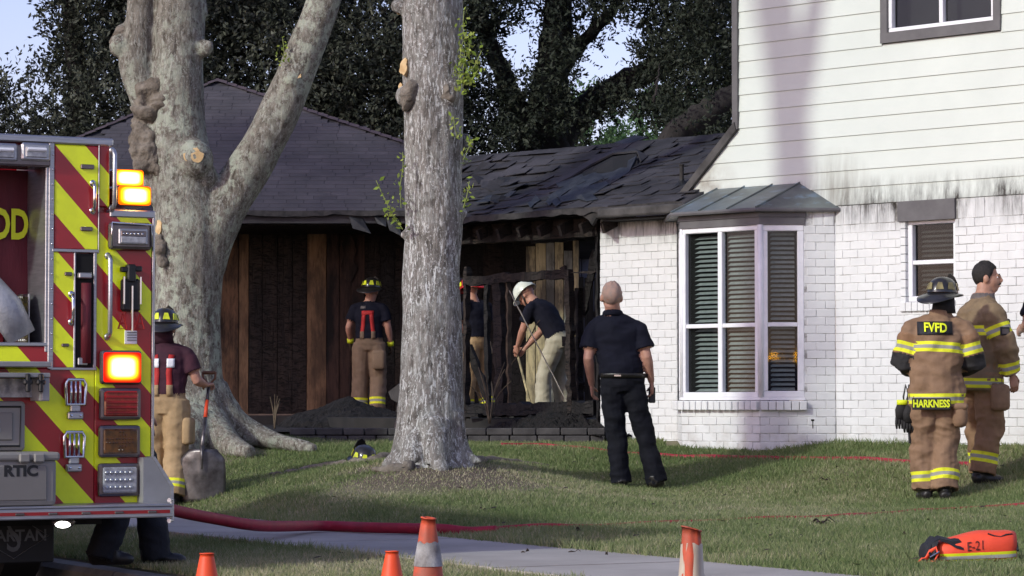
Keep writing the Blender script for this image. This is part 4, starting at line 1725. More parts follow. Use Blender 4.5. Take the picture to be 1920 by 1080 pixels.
# eave: scorched drip edge, rafters, header and plate
b = MB()
n = 70
SW0 = wing_start(0)
xe = hp(1283, 380, ROD)[0]
vs = []
for i in range(n + 1):
    x = SW0 + (xe - SW0) * i / n
    wv = .02 * noise.noise(Vector((x * 3, 4, 0)))
    dr = .045 + .03 * noise.noise(Vector((x * 7, 1, 0)))
    p = eave0 + ux * x + un * wing_sag(x, 0) + Vector((0, 0, wv))
    vs += [bl(p - uy * .03 + un * .012), bl(p - uy * .045 - Vector((0, 0, dr)))]
b.add(vs, [(2 * i, 2 * i + 1, 2 * i + 3, 2 * i + 2) for i in range(n)])
b.build('drip_edge', M['rafter_edge'], wing)
for k in range(12):
    x = SW0 + .1 + k * .30
    if x > hp(1150, 380, ROD)[0]:
        break
    b = MB()
    a = eave0 + ux * x - un * .17
    e_ = a + uy * 1.4
    wdt = ux * .019
    dp = un * -.11
    b.poly([bl(a - wdt), bl(a + wdt), bl(a + wdt + dp), bl(a - wdt + dp)], uy * 1.5)
    b.build('rafter', M['char'], burnt)
# blackened gutter piece and dangling fascia near the brick corner
s0_, z0_ = hp(1128, 400, ROD)
s1_, z1_ = hp(1292, 383, ROD)
b = MB()
b.bbox((s0_, ROD - .07, RZ0 - HZ0 - .115), (s1_, ROD + .02, RZ0 - HZ0 - .02), .02)
o = b.build('gutter', M['trim_soot'], house)
b = MB()
b.box((s0_ - .03, ROD + .02, RZ0 - HZ0 - .14), (s1_ + .03, .02, RZ0 - HZ0 - .118))
b.build('eave_soffit', M['char_fine'], house)
b = MB()
pts = [(1092, 405), (1118, 398), (1148, 396), (1170, 400), (1150, 407), (1118, 408), (1110, 422), (1103, 412)]
b.poly([bl(W(x, y, hw(hp(x, y, ROD)[0], ROD, 0).y - .03)) for x, y in pts], (.02, .02, -.012))
b.build('dangling_fascia', M['rafter_edge'], burnt)
b = MB()
pts = [(1240, 352), (1258, 358), (1256, 372), (1234, 372)]
# header beam over the opening
sL_, _ = hp(800, 430)
b.box((sL_, .0, 2.86 - HZ0), (-.02, .14, 3.03 - HZ0))
hb_ = MB()
for i, (x0, x1) in enumerate([(sL_, -1.2), (-1.2, -.02)]):
    hb_ = MB()
    vs, fs = [], []
    nseg = 14
    for j in range(nseg + 1):
        x = x0 + (x1 - x0) * j / nseg
        e = .012 * noise.noise(Vector((x * 7, i, 0)))
        q = [(-.03, 2.80 + e), (.12, 2.80 - e), (.12, 3.0 + e), (-.03, 3.0)]
        vs += [bl(HB + E2 * x + I2 * d + Vector((0, 0, z))) for d, z in q]
    for j in range(nseg):
        for k in range(4):
            fs.append((j * 4 + k, j * 4 + (k + 1) % 4, (j + 1) * 4 + (k + 1) % 4, (j + 1) * 4 + k))
    fs += [(0, 1, 2, 3), (nseg * 4 + 3, nseg * 4 + 2, nseg * 4 + 1, nseg * 4)]
    hb_.add(vs, fs)
    hb_.build('header_beam', M['char'], burnt)
# upper dark band (plate and soffit debris)
b = MB()
b.poly([bl(HB + E2 * x + I2 * d + Vector((0, 0, 3.0))) for x, d in ((sL_, -.2), (-.03, -.2), (-.03, .3), (sL_, .3))], (0, 0, .04))
b.build('soffit', M['char_fine'], burnt)


def stick(px0, py0, px1, py1, d, w, dep, mat='char', name='charred_post', jag=.012, wob=.01, parent=None, d2=None):
    """rough timber between two pixels at depth d behind the wall plane; w, dep in metres"""
    d2 = d if d2 is None else d2
    sA_, zA = hp(px0, py0, d)
    sB_, zB = hp(px1, py1, d2)
    a = HB + E2 * sA_ + I2 * d + Vector((0, 0, zA + HZ0))
    c = HB + E2 * sB_ + I2 * d2 + Vector((0, 0, zB + HZ0))
    n = max(4, int((c - a).length / .07))
    ax = (c - a).normalized()
    sd_ = E2 if abs(ax.z) > .5 else Vector((0, 0, 1))
    sd_ = (sd_ - ax * sd_.dot(ax)).normalized()
    oth = ax.cross(sd_)
    vs, fs = [], []
    for j in range(n + 1):
        p = a.lerp(c, j / n) + sd_ * RND.uniform(-wob, wob)
        ws, wd_ = w / 2 + RND.uniform(-jag, jag * .4), dep / 2 + RND.uniform(-jag, jag * .4)
        vs += [bl(p + sd_ * (ws * s1) + oth * (wd_ * s2)) for s1, s2 in ((-1, -1), (1, -1), (1, 1), (-1, 1))]
    for j in range(n):
        for k in range(4):
            fs.append((j * 4 + k, j * 4 + (k + 1) % 4, (j + 1) * 4 + (k + 1) % 4, (j + 1) * 4 + k))
    fs += [(0, 1, 2, 3), (n * 4 + 3, n * 4 + 2, n * 4 + 1, n * 4)]
    b = MB()
    b.add(vs, fs)
    return b.build(name, M[mat], parent or burnt)


stick(872, 528, 1066, 513, .05, .10, .09, name='charred_rail')
stick(1062, 513, 1120, 509, .05, .03, .04, name='charred_rail')
stick(876, 500, 874, 790, .05, .05, .08)
stick(934, 526, 941, 778, .06, .13, .09)
stick(953, 530, 955, 775, .09, .03, .06, 'weed', 'thin_stud')
stick(1067, 505, 1072, 775, .05, .07, .09)
stick(1056, 500, 1062, 522, .05, .07, .06)
stick(1085, 540, 1086, 770, .2, .06, .08)
stick(912, 530, 916, 770, .45, .06, .06, 'char_fine')
stick(878, 650, 915, 745, .1, .10, .04, 'char_fine', 'charred_board')
stick(1122, 410, 1124, 812, .02, .035, .07, 'char_fine', 'charred_jamb', .006)
stick(1118, 470, 1092, 590, .25, .11, .03, 'char_fine', 'charred_screen')
stick(1060, 640, 1122, 636, .3, .10, .1, 'char_fine', 'charred_rail')
stick(870, 770, 1120, 764, .1, .14, .16, 'char_fine', 'charred_sill', .02)
stick(955, 545, 1062, 752, -.05, .009, .009, 'rafter_pale', 'fallen_cable', .001, .003)
stick(1012, 600, 950, 700, .35, .01, .01, 'weed', 'fallen_lath', .001)
stick(870, 448, 984, 443, 1.6, .10, .08, 'char', 'ceiling_joist')
stick(1000, 448, 1122, 441, 1.0, .10, .08, 'char', 'ceiling_joist')
# pale boards still standing deep inside
IN = 36.6
inner = MB()
inner.box(bl((W(984, 600, IN).x, IN + .03, FL)), bl((W(1087, 600, IN).x, IN + .06, W(1000, 446, IN).z)))
inner_wall = inner.build('inner_wall', M['char_fine'], burnt)
pxs = [986, 1004, 1024, 1040, 1057, 1074, 1086]
for i in range(6):
    mt = ['plank_pale', 'plank_pale', 'plank_grey', 'plank_pale', 'plank_grey', 'plank_pale'][i]
    a, c = W(pxs[i], 600, IN).x, W(pxs[i + 1], 600, IN).x
    z1 = W(1000, [462, 446, 455, 447, 470, 451][i], IN).z
    b = MB()
    b.bbox(bl((a + .004, IN - .01 + RND.uniform(-.008, .008), FL + .25 * (i % 2))), bl((c - .004, IN + .025, z1)), .004)
    b.build('wall_board', M[mt], inner_wall)
# right hand inside wall, charred
b = MB()
b.poly([bl(hw(-.02, .12, FL - HZ0)), bl(hw(-.02, .12, 2.3)), bl(hw(-.1, 2.2, 2.3)), bl(hw(-.1, 2.2, FL - HZ0))], (.03, -.03, 0))
b.build('inside_wall', M['char'], burnt)
# floor slab
b = MB()
b.poly([bl(hw(sL_ - 1.2, .02, FL - HZ0)), bl(hw(-.01, .02, FL - HZ0)), bl(Vector((3.2, 31.5, FL))), bl(Vector((2.2, 38.2, FL))), bl(Vector((-8.2, 38.2, FL))), bl(Vector((-8.2, 37.0, FL))), bl(Vector((-3, 35.5, FL)))], (0, 0, -.2))
b.build('floor_slab', M['slab'], burnt)

# --- rear fence and grey shed seen through the opening
fence = empty('rear_fence', (1.5, 41.0, .86), 'weathered dark board fence seen through the burnt opening', 'fence')
for k in range(22):
    b = MB()
    x = -1.3 + k * .145
    h = W(1100, 520, 41).z - .86 + RND.uniform(-.01, .01)
    b.bbox((x, 0, 0), (x + .138, .02, h), .004)
    b.build('board', M['plank_fence'], fence)
for zz in (.4, 1.5):
    b = MB()
    b.box((-1.3, .022, zz), (1.9, .06, zz + .09))
    b.build('rail', M['plank_fence'], fence)
shed = empty('grey_shed', (2.2, 44.0, .86), 'pale grey metal sided shed behind the rear fence', 'shed')
for k in range(20):
    b = MB()
    x = -2.2 + k * .22
    b.bbox((x, 0, 0), (x + .214, .03, 3.3), .012)
    b.build('wall_panel', M['metal_side'], shed)
b = MB()
b.box((-2.2, .035, 0), (2.2, 2.5, 3.25))
b.build('shed_body', M['metal_side'], shed)
b = MB()
b.poly([(-2.5, -.2, 3.3), (-2.5, 2.8, 3.3), (-2.5, 1.3, 4.0)], (5, 0, 0))
b.build('shed_roof', M['trim'], shed)

# ------------------------------------------------------------------ planting bed edge, ash heap
RY = 27.75
edge = empty('bed_edging', (-.9, RY, .7), 'low double row of sooty concrete blocks edging the planting bed', 'edging')
for r in range(2):
    x = -2.35 + r * .13
    while x < .90:
        w = RND.uniform(.20, .29)
        if x + w > .93:
            w = .93 - x
            if w < .05:
                break
        b = MB()
        hgt = .075
        b.bbox((x + .9 + .005, -.07 + RND.uniform(-.012, .012), r * hgt + .002), (x + .9 + w - .005, .07, (r + 1) * hgt - .004), .008)
        o = b.build('block', M['paver'], edge)
        o.rotation_euler = (0, 0, RND.uniform(-.006, .006))
        x += w
b = MB()
n = 26
vs, fs = [], []
for j in range(n + 1):
    for i in range(40):
        x = -4.6 + 5.6 * i / 39
        y = RY + .07 + 9.3 * (j / n) ** 1.5
        yw = HC - x
        z = .81 + .0 * (j / n) + .03 * noise.noise(Vector((x * 3, y * 3, 0))) + .012 * noise.noise(Vector((x * 14, y * 14, 0)))
        if j == 0:
            z = .81
        if x + y > HC - .03 and x > -.0:
            z = min(z, FL - .03)
        vs.append((x, y, z))
for j in range(n):
    for i in range(39):
        fs.append((j * 40 + i, j * 40 + i + 1, (j + 1) * 40 + i + 1, (j + 1) * 40 + i))
b.add(vs, fs)
tag(b.build('bed_soil', M['mulch'], smooth=True), 'dark soil of the planting bed before the burnt wall', kind='structure')


def heap(name, cx, cy, rx, ry, h, z, mat, label, cat, seed, n=44, fine=.03, rot=0.0):
    b = MB()
    vs, fs = [], []
    for j in range(n + 1):
        for i in range(n + 1):
            x, y = -1.25 + 2.5 * i / n, -1.25 + 2.5 * j / n
            r = math.hypot(x, y) + .22 * noise.noise(Vector((x * 1.7 + seed, y * 1.7, 0)))
            zz = h * max(0, 1 - r) ** .85 if r < 1 else -.03
            zz += fine * noise.noise(Vector((x * 9, y * 9, seed))) * (1 if r < 1 else .2) + fine * .6 * noise.noise(Vector((x * 25, y * 25, seed)))
            X_, Y_ = x * rx, y * ry
            vs.append((cx + X_ * math.cos(rot) - Y_ * math.sin(rot), cy + X_ * math.sin(rot) + Y_ * math.cos(rot), z + zz))
    for j in range(n):
        for i in range(n):
            fs.append((j * (n + 1) + i, j * (n + 1) + i + 1, (j + 1) * (n + 1) + i + 1, (j + 1) * (n + 1) + i))
    b.add(vs, fs)
    return tag(b.build(name, mat, origin=(cx, cy, z)), label, cat)


hpos = W(655, 790, 33.0)
heap('ash_heap', hpos.x, 33.0, .78, .7, .34, .84, M['ash'], 'rounded heap of black ash and debris below the scorched wall', 'debris heap', 3)
hpos = W(1010, 775, 31.2)
heap('debris_heap', hpos.x, 31.0, .62, .5, .17, .92, M['ash'], 'low spread of charred rubble inside the burnt opening', 'debris heap', 8, fine=.05)
hq = HB + E2 * -.62 + I2 * -.12
heap('char_bank', hq.x, hq.y, .85, .32, .20, .80, M['ash'], 'bank of black char spilling out below the burnt frame', 'debris heap', 15, 60, .07, -PI / 4)
b = MB()
pts = [(728, 735), (745, 722), (760, 720), (775, 730), (770, 752), (752, 775), (742, 772), (745, 755), (733, 748)]
pp = [W(x, y, 31.6) for x, y in pts]
b.poly(pp, (.03, .16, .03))
tag(b.build('broken_slab', M['paver'], origin=tuple(pp[5])), 'broken grey slab fragment leaning behind the middle tree', 'rubble')
b = MB()
for k in range(60):
    px, py = RND.uniform(880, 1120), RND.uniform(762, 792)
    Y = 29.4 + RND.uniform(0, 1.6)
    p = W(px, py, Y)
    R3 = Matrix.Rotation(RND.uniform(0, 3), 3, 'Z') @ Matrix.Rotation(RND.uniform(-.3, .3), 3, 'X')
    l, w = RND.uniform(.05, .22), RND.uniform(.02, .05)
    c = Vector((p.x, Y, FL + .012 + RND.uniform(0, .03)))
    b.poly([c + R3 @ Vector((x, y, 0)) for x, y in [(-l, -w), (l * .9, -w * .8), (l, w * .7), (-l * .8, w)]], (0, 0, RND.uniform(.015, .04)), k % 4 == 0)
tag(b.build('rubble', [M['char_fine'], M['paver']], origin=(.3, 30, FL)), 'charred scraps strewn over the floor of the burnt opening', 'rubble', kind='stuff')

# ------------------------------------------------------------------ vegetation
NR = np.random.default_rng(5)


def vnoise(x, y, s, seed=0):
    g = np.random.default_rng(seed).random((64, 64))
    x, y = x / s, y / s
    xi, yi = np.floor(x).astype(int), np.floor(y).astype(int)
    fx, fy = x - xi, y - yi
    fx, fy = fx * fx * (3 - 2 * fx), fy * fy * (3 - 2 * fy)
    a, b = g[xi % 64, yi % 64], g[(xi + 1) % 64, yi % 64]
    c, d = g[xi % 64, (yi + 1) % 64], g[(xi + 1) % 64, (yi + 1) % 64]
    return (a * (1 - fx) + b * fx) * (1 - fy) + (c * (1 - fx) + d * fx) * fy


def set_rnd(o, arr):
    at = o.data.attributes.new('rnd', 'FLOAT', 'POINT')
    at.data.foreach_set('value', np.asarray(arr, dtype=np.float32))


def leaves(name, pos, size, mat, parent, rnd, origin=None, droop=0.0, aspect=.42, dirs=None):
    n = len(pos)
    a = NR.normal(size=(n, 3)) if dirs is None else dirs + NR.normal(size=(n, 3)) * .6
    a[:, 2] -= droop
    a /= np.linalg.norm(a, axis=1)[:, None] + 1e-9
    b = NR.normal(size=(n, 3))
    b -= a * (a * b).sum(1)[:, None]
    b /= np.linalg.norm(b, axis=1)[:, None] + 1e-9
    L = (size * NR.uniform(.6, 1.3, n))[:, None]
    p0 = pos - a * L * .5
    p2 = pos + a * L * .5
    m = pos + a * L * .05
    p1 = m + b * L * aspect * .5
    p3 = m - b * L * aspect * .5
    V = np.stack([p0, p1, p2, p3], 1).reshape(-1, 3)
    Q = np.arange(n * 4).reshape(n, 4)
    o = npmesh(name, V, Q, mat, parent, origin=origin)
    set_rnd(o, np.repeat(np.clip(rnd, 0, 1), 4))
    return o


def sprigs(centers, radius, per, twig=.28, k=9):
    """leaf positions grouped in twigs inside ball clumps"""
    n = len(centers)
    nt = max(1, per // k)
    c = np.repeat(centers, nt, 0)
    off = NR.normal(size=c.shape)
    off /= np.linalg.norm(off, axis=1)[:, None]
    off *= (NR.random(len(c)) ** .45)[:, None] * np.repeat(radius, nt)[:, None]
    base = c + off
    d = off / (np.linalg.norm(off, axis=1)[:, None] + 1e-6) + NR.normal(size=c.shape) * .6 + np.array([0, 0, .35])
    d /= np.linalg.norm(d, axis=1)[:, None]
    t = np.tile(np.linspace(0, 1, k), len(base))
    P = np.repeat(base, k, 0) + np.repeat(d, k, 0) * (t * twig)[:, None] + NR.normal(size=(len(base) * k, 3)) * .025
    rid = np.repeat(NR.random(n), nt * k)
    tid = np.repeat(NR.random(n * nt), k)
    return P, rid, tid, np.repeat(d, k, 0)


def back_tree(name, label, box, Ys, nclump, per, mat, gaps, keep, trunk_px, size=.10, limbs=(), rad=(.3, .6), group=None, barkm='bark_dark', zbase=.9, gpad=0):
    """box = pixel range of the crown; keep(px,py) -> probability"""
    cs = []
    x0, x1, y0, y1 = box
    while len(cs) < nclump:
        px, py = RND.uniform(x0, x1), RND.uniform(y0, y1)
        ok = RND.random() < keep(px, py)
        for (gx_, gy_, rx, ry) in gaps:
            if ((px - gx_) / (rx + gpad)) ** 2 + ((py - gy_) / (ry + gpad)) ** 2 < 1:
                ok = False
        if ok:
            cs.append(W(px, py, RND.uniform(*Ys)))
    C = np.array([tuple(c) for c in cs])
    Ym = sum(Ys) / 2
    base = Vector((W(trunk_px, 700, Ym).x, Ym, zbase))
    root = empty(name, base, label, 'tree', group=group)
    R_ = NR.uniform(rad[0], rad[1], len(C))
    P, rid, tid, D = sprigs(C, R_, per)
    rnd = rid * .45 + tid * .4 + NR.random(len(P)) * .2 - .05
    leaves('crown', P - np.array(base), size, mat, root, rnd, dirs=D)
    b = MB()
    for pts in limbs:
        q = [W(px, py, Y) - base for px, py, Y, r in pts]
        rr = [r / F * Y for px, py, Y, r in pts]
        # a smoother, knobbly limb
        qs, rs = [], []
        for i in range(len(q) - 1):
            for k in range(6):
                t = k / 6
                qs.append(q[i].lerp(q[i + 1], t) + Vector([RND.uniform(-.03, .03) for _ in range(3)]))
                rs.append((rr[i] * (1 - t) + rr[i + 1] * t) * RND.uniform(.92, 1.1))
        qs.append(q[-1])
        rs.append(rr[-1])
        b.tube(qs, rs, 9)
    b.build('trunk', M[barkm], root, smooth=True)
    return root


# dark oaks behind the house
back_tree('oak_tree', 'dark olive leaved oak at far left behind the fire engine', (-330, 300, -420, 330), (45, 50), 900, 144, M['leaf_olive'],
          [(-10, 40, 118, 120), (72, 172, 40, 44), (30, 240, 34, 30)], lambda x, y: 1.0 if y > -60 else .45, 120,
          limbs=[[(110, 760, 47.5, 30), (120, 500, 47.5, 26), (150, 200, 47.5, 20), (120, -60, 47.5, 14), (60, -260, 47, 8)], [(150, 200, 47.5, 14), (230, 0, 48, 8), (260, -200, 48, 5)]])
back_tree('oak_tree', 'dense dark oak rising right behind the hipped roof', (290, 800, -420, 330), (46, 51), 950, 153, M['leaf_olive'],
          [], lambda x, y: 1.0 if y > -60 else .4, 640,
          limbs=[[(640, 760, 48.5, 34), (640, 420, 48.5, 30), (620, 100, 48.5, 22), (560, -200, 48, 10)], [(630, 260, 48.5, 16), (730, 60, 48, 10), (800, -150, 48, 6)], [(620, 200, 48.5, 14), (480, 30, 48, 9), (400, -180, 48, 5)]])
gaps3 = [(968, 102, 40, 40), (1145, 112, 52, 58), (1105, 160, 28, 26), (1165, 60, 30, 22), (1168, 228, 44, 24), (990, 20, 16, 22), (935, 20, 14, 10), (1010, 60, 9, 40), (1050, 268, 14, 14), (905, 150, 10, 16), (990, 182, 8, 14), (1078, 30, 12, 12), (1250, 170, 10, 10), (1215, 250, 26, 14), (1150, 262, 20, 10)]
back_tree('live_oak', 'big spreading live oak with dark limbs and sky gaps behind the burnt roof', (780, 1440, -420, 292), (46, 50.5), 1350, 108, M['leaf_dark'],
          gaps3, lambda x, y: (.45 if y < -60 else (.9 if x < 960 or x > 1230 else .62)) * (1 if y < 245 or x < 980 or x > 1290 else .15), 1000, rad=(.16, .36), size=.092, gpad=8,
          limbs=[[(1010, 760, 49, 60), (1012, 420, 49, 56), (1020, 300, 49, 50), (1030, 180, 49, 36), (1042, 60, 49, 31), (1050, -120, 49, 24), (1080, -300, 48.5, 12)],
                 [(1015, 330, 49, 40), (1055, 240, 49.3, 32), (1110, 195, 49.5, 26), (1180, 150, 49.5, 22), (1270, 115, 49, 18), (1370, 80, 48.5, 12)],
                 [(1000, 300, 49, 30), (965, 190, 49, 20), (920, 95, 48.5, 15), (890, 0, 48, 9)],
                 [(1035, 150, 49, 16), (1090, 80, 49.2, 13), (1150, 20, 49.2, 10), (1200, -60, 49, 6)],
                 [(905, 95, 48.5, 7), (925, 40, 48.6, 5), (945, 0, 48.6, 3)], [(1190, 148, 49.5, 7), (1230, 90, 49.3, 4), (1245, 40, 49.2, 2)]])
back_tree('live_oak', 'leaning oak limb crossing behind the tall house corner', (1230, 1560, -300, 260), (44.2, 46.2), 150, 90, M['leaf_dark'],
          gaps3, lambda x, y: .8, 1215, rad=(.14, .3), size=.085, gpad=14,
          limbs=[[(1130, 760, 45, 26), (1180, 400, 45, 26), (1262, 255, 45, 24), (1330, 205, 45, 24), (1420, 150, 45, 20), (1500, 60, 45, 14), (1540, -100, 45, 8)], [(1225, 190, 45, 3), (1232, 150, 45, 2.5), (1237, 120, 45, 1)]])
back_tree('pine_tree', 'pale green far pine seen low through the oak limbs', (1060, 1340, 170, 330), (82, 88), 120, 180, M['leaf_pine'],
          [(1150, 110, 60, 75), (1168, 228, 30, 14)], lambda x, y: .9 if y > 230 + abs(math.sin(x * .02)) * 25 or x > 1215 else .3, 1200, size=.16, rad=(.22, .55), limbs=[[(1200, 760, 85, 9), (1200, 300, 85, 7), (1205, 190, 85, 3)]])


# ---- the two big front trees
def organic(name, mat, parent, paths, blobs, origin, voxel, amp, stretch, seed, Y, extra=None):
    b = MB()
    for pts in paths:
        q, rr = [], []
        for p in pts:
            px, py, r = p[:3]
            dy = p[3] if len(p) > 3 else 0.0
            q.append(W(px, py, Y + dy) - origin)
            rr.append(r / F * Y)
        qs, rs = [], []
        n = len(q)
        for i in range(n - 1):                    # catmull-rom
            p0, p1, p2, p3 = q[max(0, i - 1)], q[i], q[i + 1], q[min(n - 1, i + 2)]
            for k in range(5):
                t = k / 5
                qs.append(.5 * ((2 * p1) + (p2 - p0) * t + (2 * p0 - 5 * p1 + 4 * p2 - p3) * t * t + (3 * p1 - p0 - 3 * p2 + p3) * t ** 3))
                rs.append(rr[i] * (1 - t) + rr[i + 1] * t)
        qs.append(q[-1])
        rs.append(rr[-1])
        b.tube(qs, rs, 18)
    for (px, py, r, dy) in blobs:
        rr = r / F * Y
        b.ell(W(px, py, Y + dy) - origin, (rr, rr, rr * 1.1), 12, 8)
    V, N, Fs = remesh(b, voxel, 3)
    out = np.empty_like(V)
    for i in range(len(V)):
        p, nn = Vector(V[i]), Vector(N[i])
        q = Vector((p.x * stretch[0], p.y * stretch[0], p.z * stretch[1])) + Vector((seed, 0, 0))
        d = amp * (noise.fractal(q, .9, 2.1, 4)) + amp * 1.2 * noise.noise(p * 2.3 + Vector((0, seed, 0))) + amp * 2 * noise.noise(Vector((p.x * 1.5, p.y * 1.5, p.z * .9)) + Vector((seed, seed, 0)))
        out[i] = p + nn * d
    me = bpy.data.meshes.new(name)
    me.from_pydata([tuple(v) for v in out], [], Fs)
    me.materials.append(mat)
    me.polygons.foreach_set('use_smooth', [True] * len(me.polygons))
    return put(bpy.data.objects.new(name, me), parent)


def shoot(parent, origin, start, pts_px, Y, nleaf, size=.035):
    q = [W(x, y, Y) - origin for x, y in pts_px]
    b = MB()
    b.tube(q, [.004] * len(q), 5)
    tw = b.build('sprout', M['leaf_stem'], parent)
    P = []
    for i in range(nleaf):
        t = (i + RND.random()) / nleaf * (len(q) - 1)
        k = min(int(t), len(q) - 2)
        p = q[k].lerp(q[k + 1], t - k)
        P.append(tuple(p + Vector([RND.gauss(0, .028) for _ in range(3)])))
    leaves('sprout_leaves', np.array(P), size, M['leaf_new'], tw, NR.random(len(P)), aspect=.5)


def cut_face(parent, origin, px, py, r, Y, nrm=(0, -1, .2), sq=1.0):
    b = MB()
    c = W(px, py, Y) - origin
    n = Vector(nrm).normalized()
    s = n.cross(Vector((0, 0, 1))).normalized()
    t = s.cross(n)
    rr = r / F * Y
    ring = []
    for k in range(14):
        a = k * 2 * PI / 14
        q = rr * .9 * (1 + .5 * noise.noise(Vector((math.cos(a) * 1.5, math.sin(a) * 1.5, px))))
        ring.append(c + s * (q * math.cos(a)) + t * (q * sq * math.sin(a)))
    b.poly([p - n * .12 for p in ring], n * .09)
    b.build('pruning_cut', M['cutwood'], parent)


def top_crown(parent, centers, n, per):
    C = []
    for (x, y, z, r) in centers:
        for _ in range(n):
            d = Vector([RND.gauss(0, 1) for _ in range(3)]).normalized() * (r * RND.random() ** .4)
            C.append((x + d.x, y + d.y, z + d.z * .6))
    C = np.array(C)
    P, rid, tid, D = sprigs(C, NR.uniform(.2, .4, len(C)), per)
    leaves('crown', P, .08, M['leaf_olive'], parent, rid * .5 + tid * .5, dirs=D)


LY = 26.5
lo = Vector((W(350, 800, LY).x, LY, .72))
ltree = empty('front_oak', lo, 'forked pale barked oak with burls left of the scorched wall', 'tree')
organic('trunk', M['bark_lichen'], ltree,
        [[(356, 860, 120), (354, 815, 98), (352, 770, 80), (350, 700, 66), (351, 600, 62), (353, 500, 64), (352, 420, 66), (342, 330, 58), (334, 230, 53), (334, 120, 48), (338, 0, 46), (345, -180, 40), (350, -480, 30, .1), (330, -900, 18, .3), (340, -1150, 8, .4)],
         [(300, 380, 30), (288, 280, 30), (276, 200, 30), (258, 120, 36), (262, 40, 28), (262, -40, 26), (240, -300, 22), (180, -700, 12)],
         [(375, 500, 45), (405, 415, 47), (448, 345, 41), (500, 262, 39), (545, 165, 37), (582, 72, 35), (612, -10, 32), (670, -200, 28), (740, -500, 18), (800, -800, 9)],
         [(370, 30, 20), (366, -20, 20), (372, -120, 17), (400, -400, 12)],
         [(392, 740, 42), (430, 790, 34), (475, 815, 24), (530, 830, 14, -.15), (590, 842, 7, -.3)],
         [(385, 800, 50, -.2), (430, 835, 26, -.5), (470, 850, 14, -.8)],
         [(310, 780, 45), (270, 820, 30), (220, 840, 14)],
         [(350, 800, 60, -.3), (340, 850, 30, -.7), (330, 875, 12, -1.0)],
         [(375, 800, 40, .4), (420, 830, 20, .8)]],
        [(384, 92, 15, -.1), (391, 88, 11, -.12), (365, 300, 34, -.22), (548, 150, 20, -.12), (225, 85, 20, -.05), (385, 330, 22, -.15), (230, 60, 16, 0)],
        lo, .024, .014, (3.4, .9), 3, LY)


def burl(parent, origin, Y, blobs, seed, voxel=.018):
    b = MB()
    for (px, py, r, dy) in blobs:
        rr = r / F * Y
        b.ell(W(px, py, Y + dy) - origin, (rr, rr, rr * RND.uniform(.8, 1.2)), 14, 10)
    V, N, Fs = remesh(b, voxel, 2)
    out = []
    for p, n_ in zip(V, N):
        p, n_ = Vector(p), Vector(n_)
        d = .035 * noise.fractal(p * 5 + Vector((seed, 0, 0)), .9, 2.1, 4) - .03 * max(0, 1 - 6 * abs(noise.noise(p * 4 + Vector((0, seed, 0)))))
        out.append(tuple(p + n_ * d))
    me = bpy.data.meshes.new('burl')
    me.from_pydata(out, [], Fs)
    me.materials.append(M['burl'])
    me.polygons.foreach_set('use_smooth', [True] * len(me.polygons))
    put(bpy.data.objects.new('burl', me), parent)


burl(ltree, lo, LY, [(290, 165, 22, -.12), (272, 172, 20, -.12), (300, 192, 22, -.16), (266, 200, 20, -.1), (282, 215, 22, -.14), (258, 232, 14, -.08), (266, 252, 18, -.1), (280, 258, 20, -.14), (262, 282, 19, -.12), (284, 290, 24, -.16), (270, 312, 19, -.16), (290, 320, 15, -.18), (254, 262, 12, -.08)], 1, .016)
burl(ltree, lo, LY, [(298, 465, 15, -.28), (303, 490, 12, -.28), (296, 445, 10, -.26)], 9)
burl(ltree, lo, LY, [(222, 82, 20, -.04), (232, 62, 15, -.02), (214, 98, 12, 0), (240, 95, 17, -.06)], 12)
cut_face(ltree, lo, 352, 292, 11, LY - .42, (-.1, -1, .1))
cut_face(ltree, lo, 370, 293, 13, LY - .43, (.15, -1, .05))
cut_face(ltree, lo, 366, 278, 7, LY - .42, (0, -1, .3), .6)
cut_face(ltree, lo, 554, 138, 12, LY - .21, (.2, -1, .35), .75)
cut_face(ltree, lo, 457, 281, 6, LY - .1, (-.8, -.6, .5))
cut_face(ltree, lo, 293, 425, 8, LY - .26, (-.6, -.8, .1), 2.2)
for s_ in ([(533, 102), (532, 90), (530, 72)], [(535, 110), (530, 112), (526, 115)]):
    shoot(ltree, lo, None, s_, LY - .2, 12, .045)
top_crown(ltree, [(-.4, .2, 8.6, 1.7), (1.2, .4, 8.4, 1.5), (-1.4, .3, 8.0, 1.4), (2.4, .3, 7.9, 1.2)], 40, 72)

MY = 23.5
mo = Vector((W(810, 830, MY).x, MY, .62))
mtree = empty('front_tree', mo, 'straight grey flecked tree trunk standing in the middle of the lawn', 'tree')
organic('trunk', M['bark_grey'], mtree,
        [[(812, 905, 106), (812, 868, 88), (811, 835, 75), (811, 790, 65), (812, 700, 59), (811, 600, 57), (811, 500, 56), (813, 400, 56), (812, 300, 54), (811, 220, 54), (812, 140, 56), (811, 60, 58), (808, -20, 59), (800, -250, 54), (795, -600, 40, .2), (800, -950, 22, .3), (815, -1250, 8, .3)],
         [(785, 780, 30, -.1), (765, 830, 22, -.12), (745, 858, 15, -.15), (722, 878, 8, -.2)],
         [(845, 780, 30, -.1), (862, 830, 20, -.12), (880, 852, 12, -.15), (905, 868, 6, -.2)],
         [(815, 800, 36, -.2), (822, 862, 20, -.38), (832, 890, 9, -.5)],
         [(790, 810, 30, -.15), (778, 868, 16, -.35)],
         [(800, -250, 34), (720, -500, 22), (600, -800, 10)], [(800, -300, 34), (900, -560, 22), (1010, -850, 10)]],
        [(762, 180, 19, -.1), (745, 12, 14, -.05), (838, 175, 22, -.16), (868, 300, 10, .1), (757, 440, 9, -.1), (872, 270, 14, .25), (870, 400, 9, 0)],
        mo, .02, .015, (4.6, 1.0), 9, MY)
burl(mtree, mo, MY, [(766, 180, 19, -.18), (760, 195, 13, -.16), (772, 168, 14, -.2), (758, 172, 12, -.14)], 15, .014)
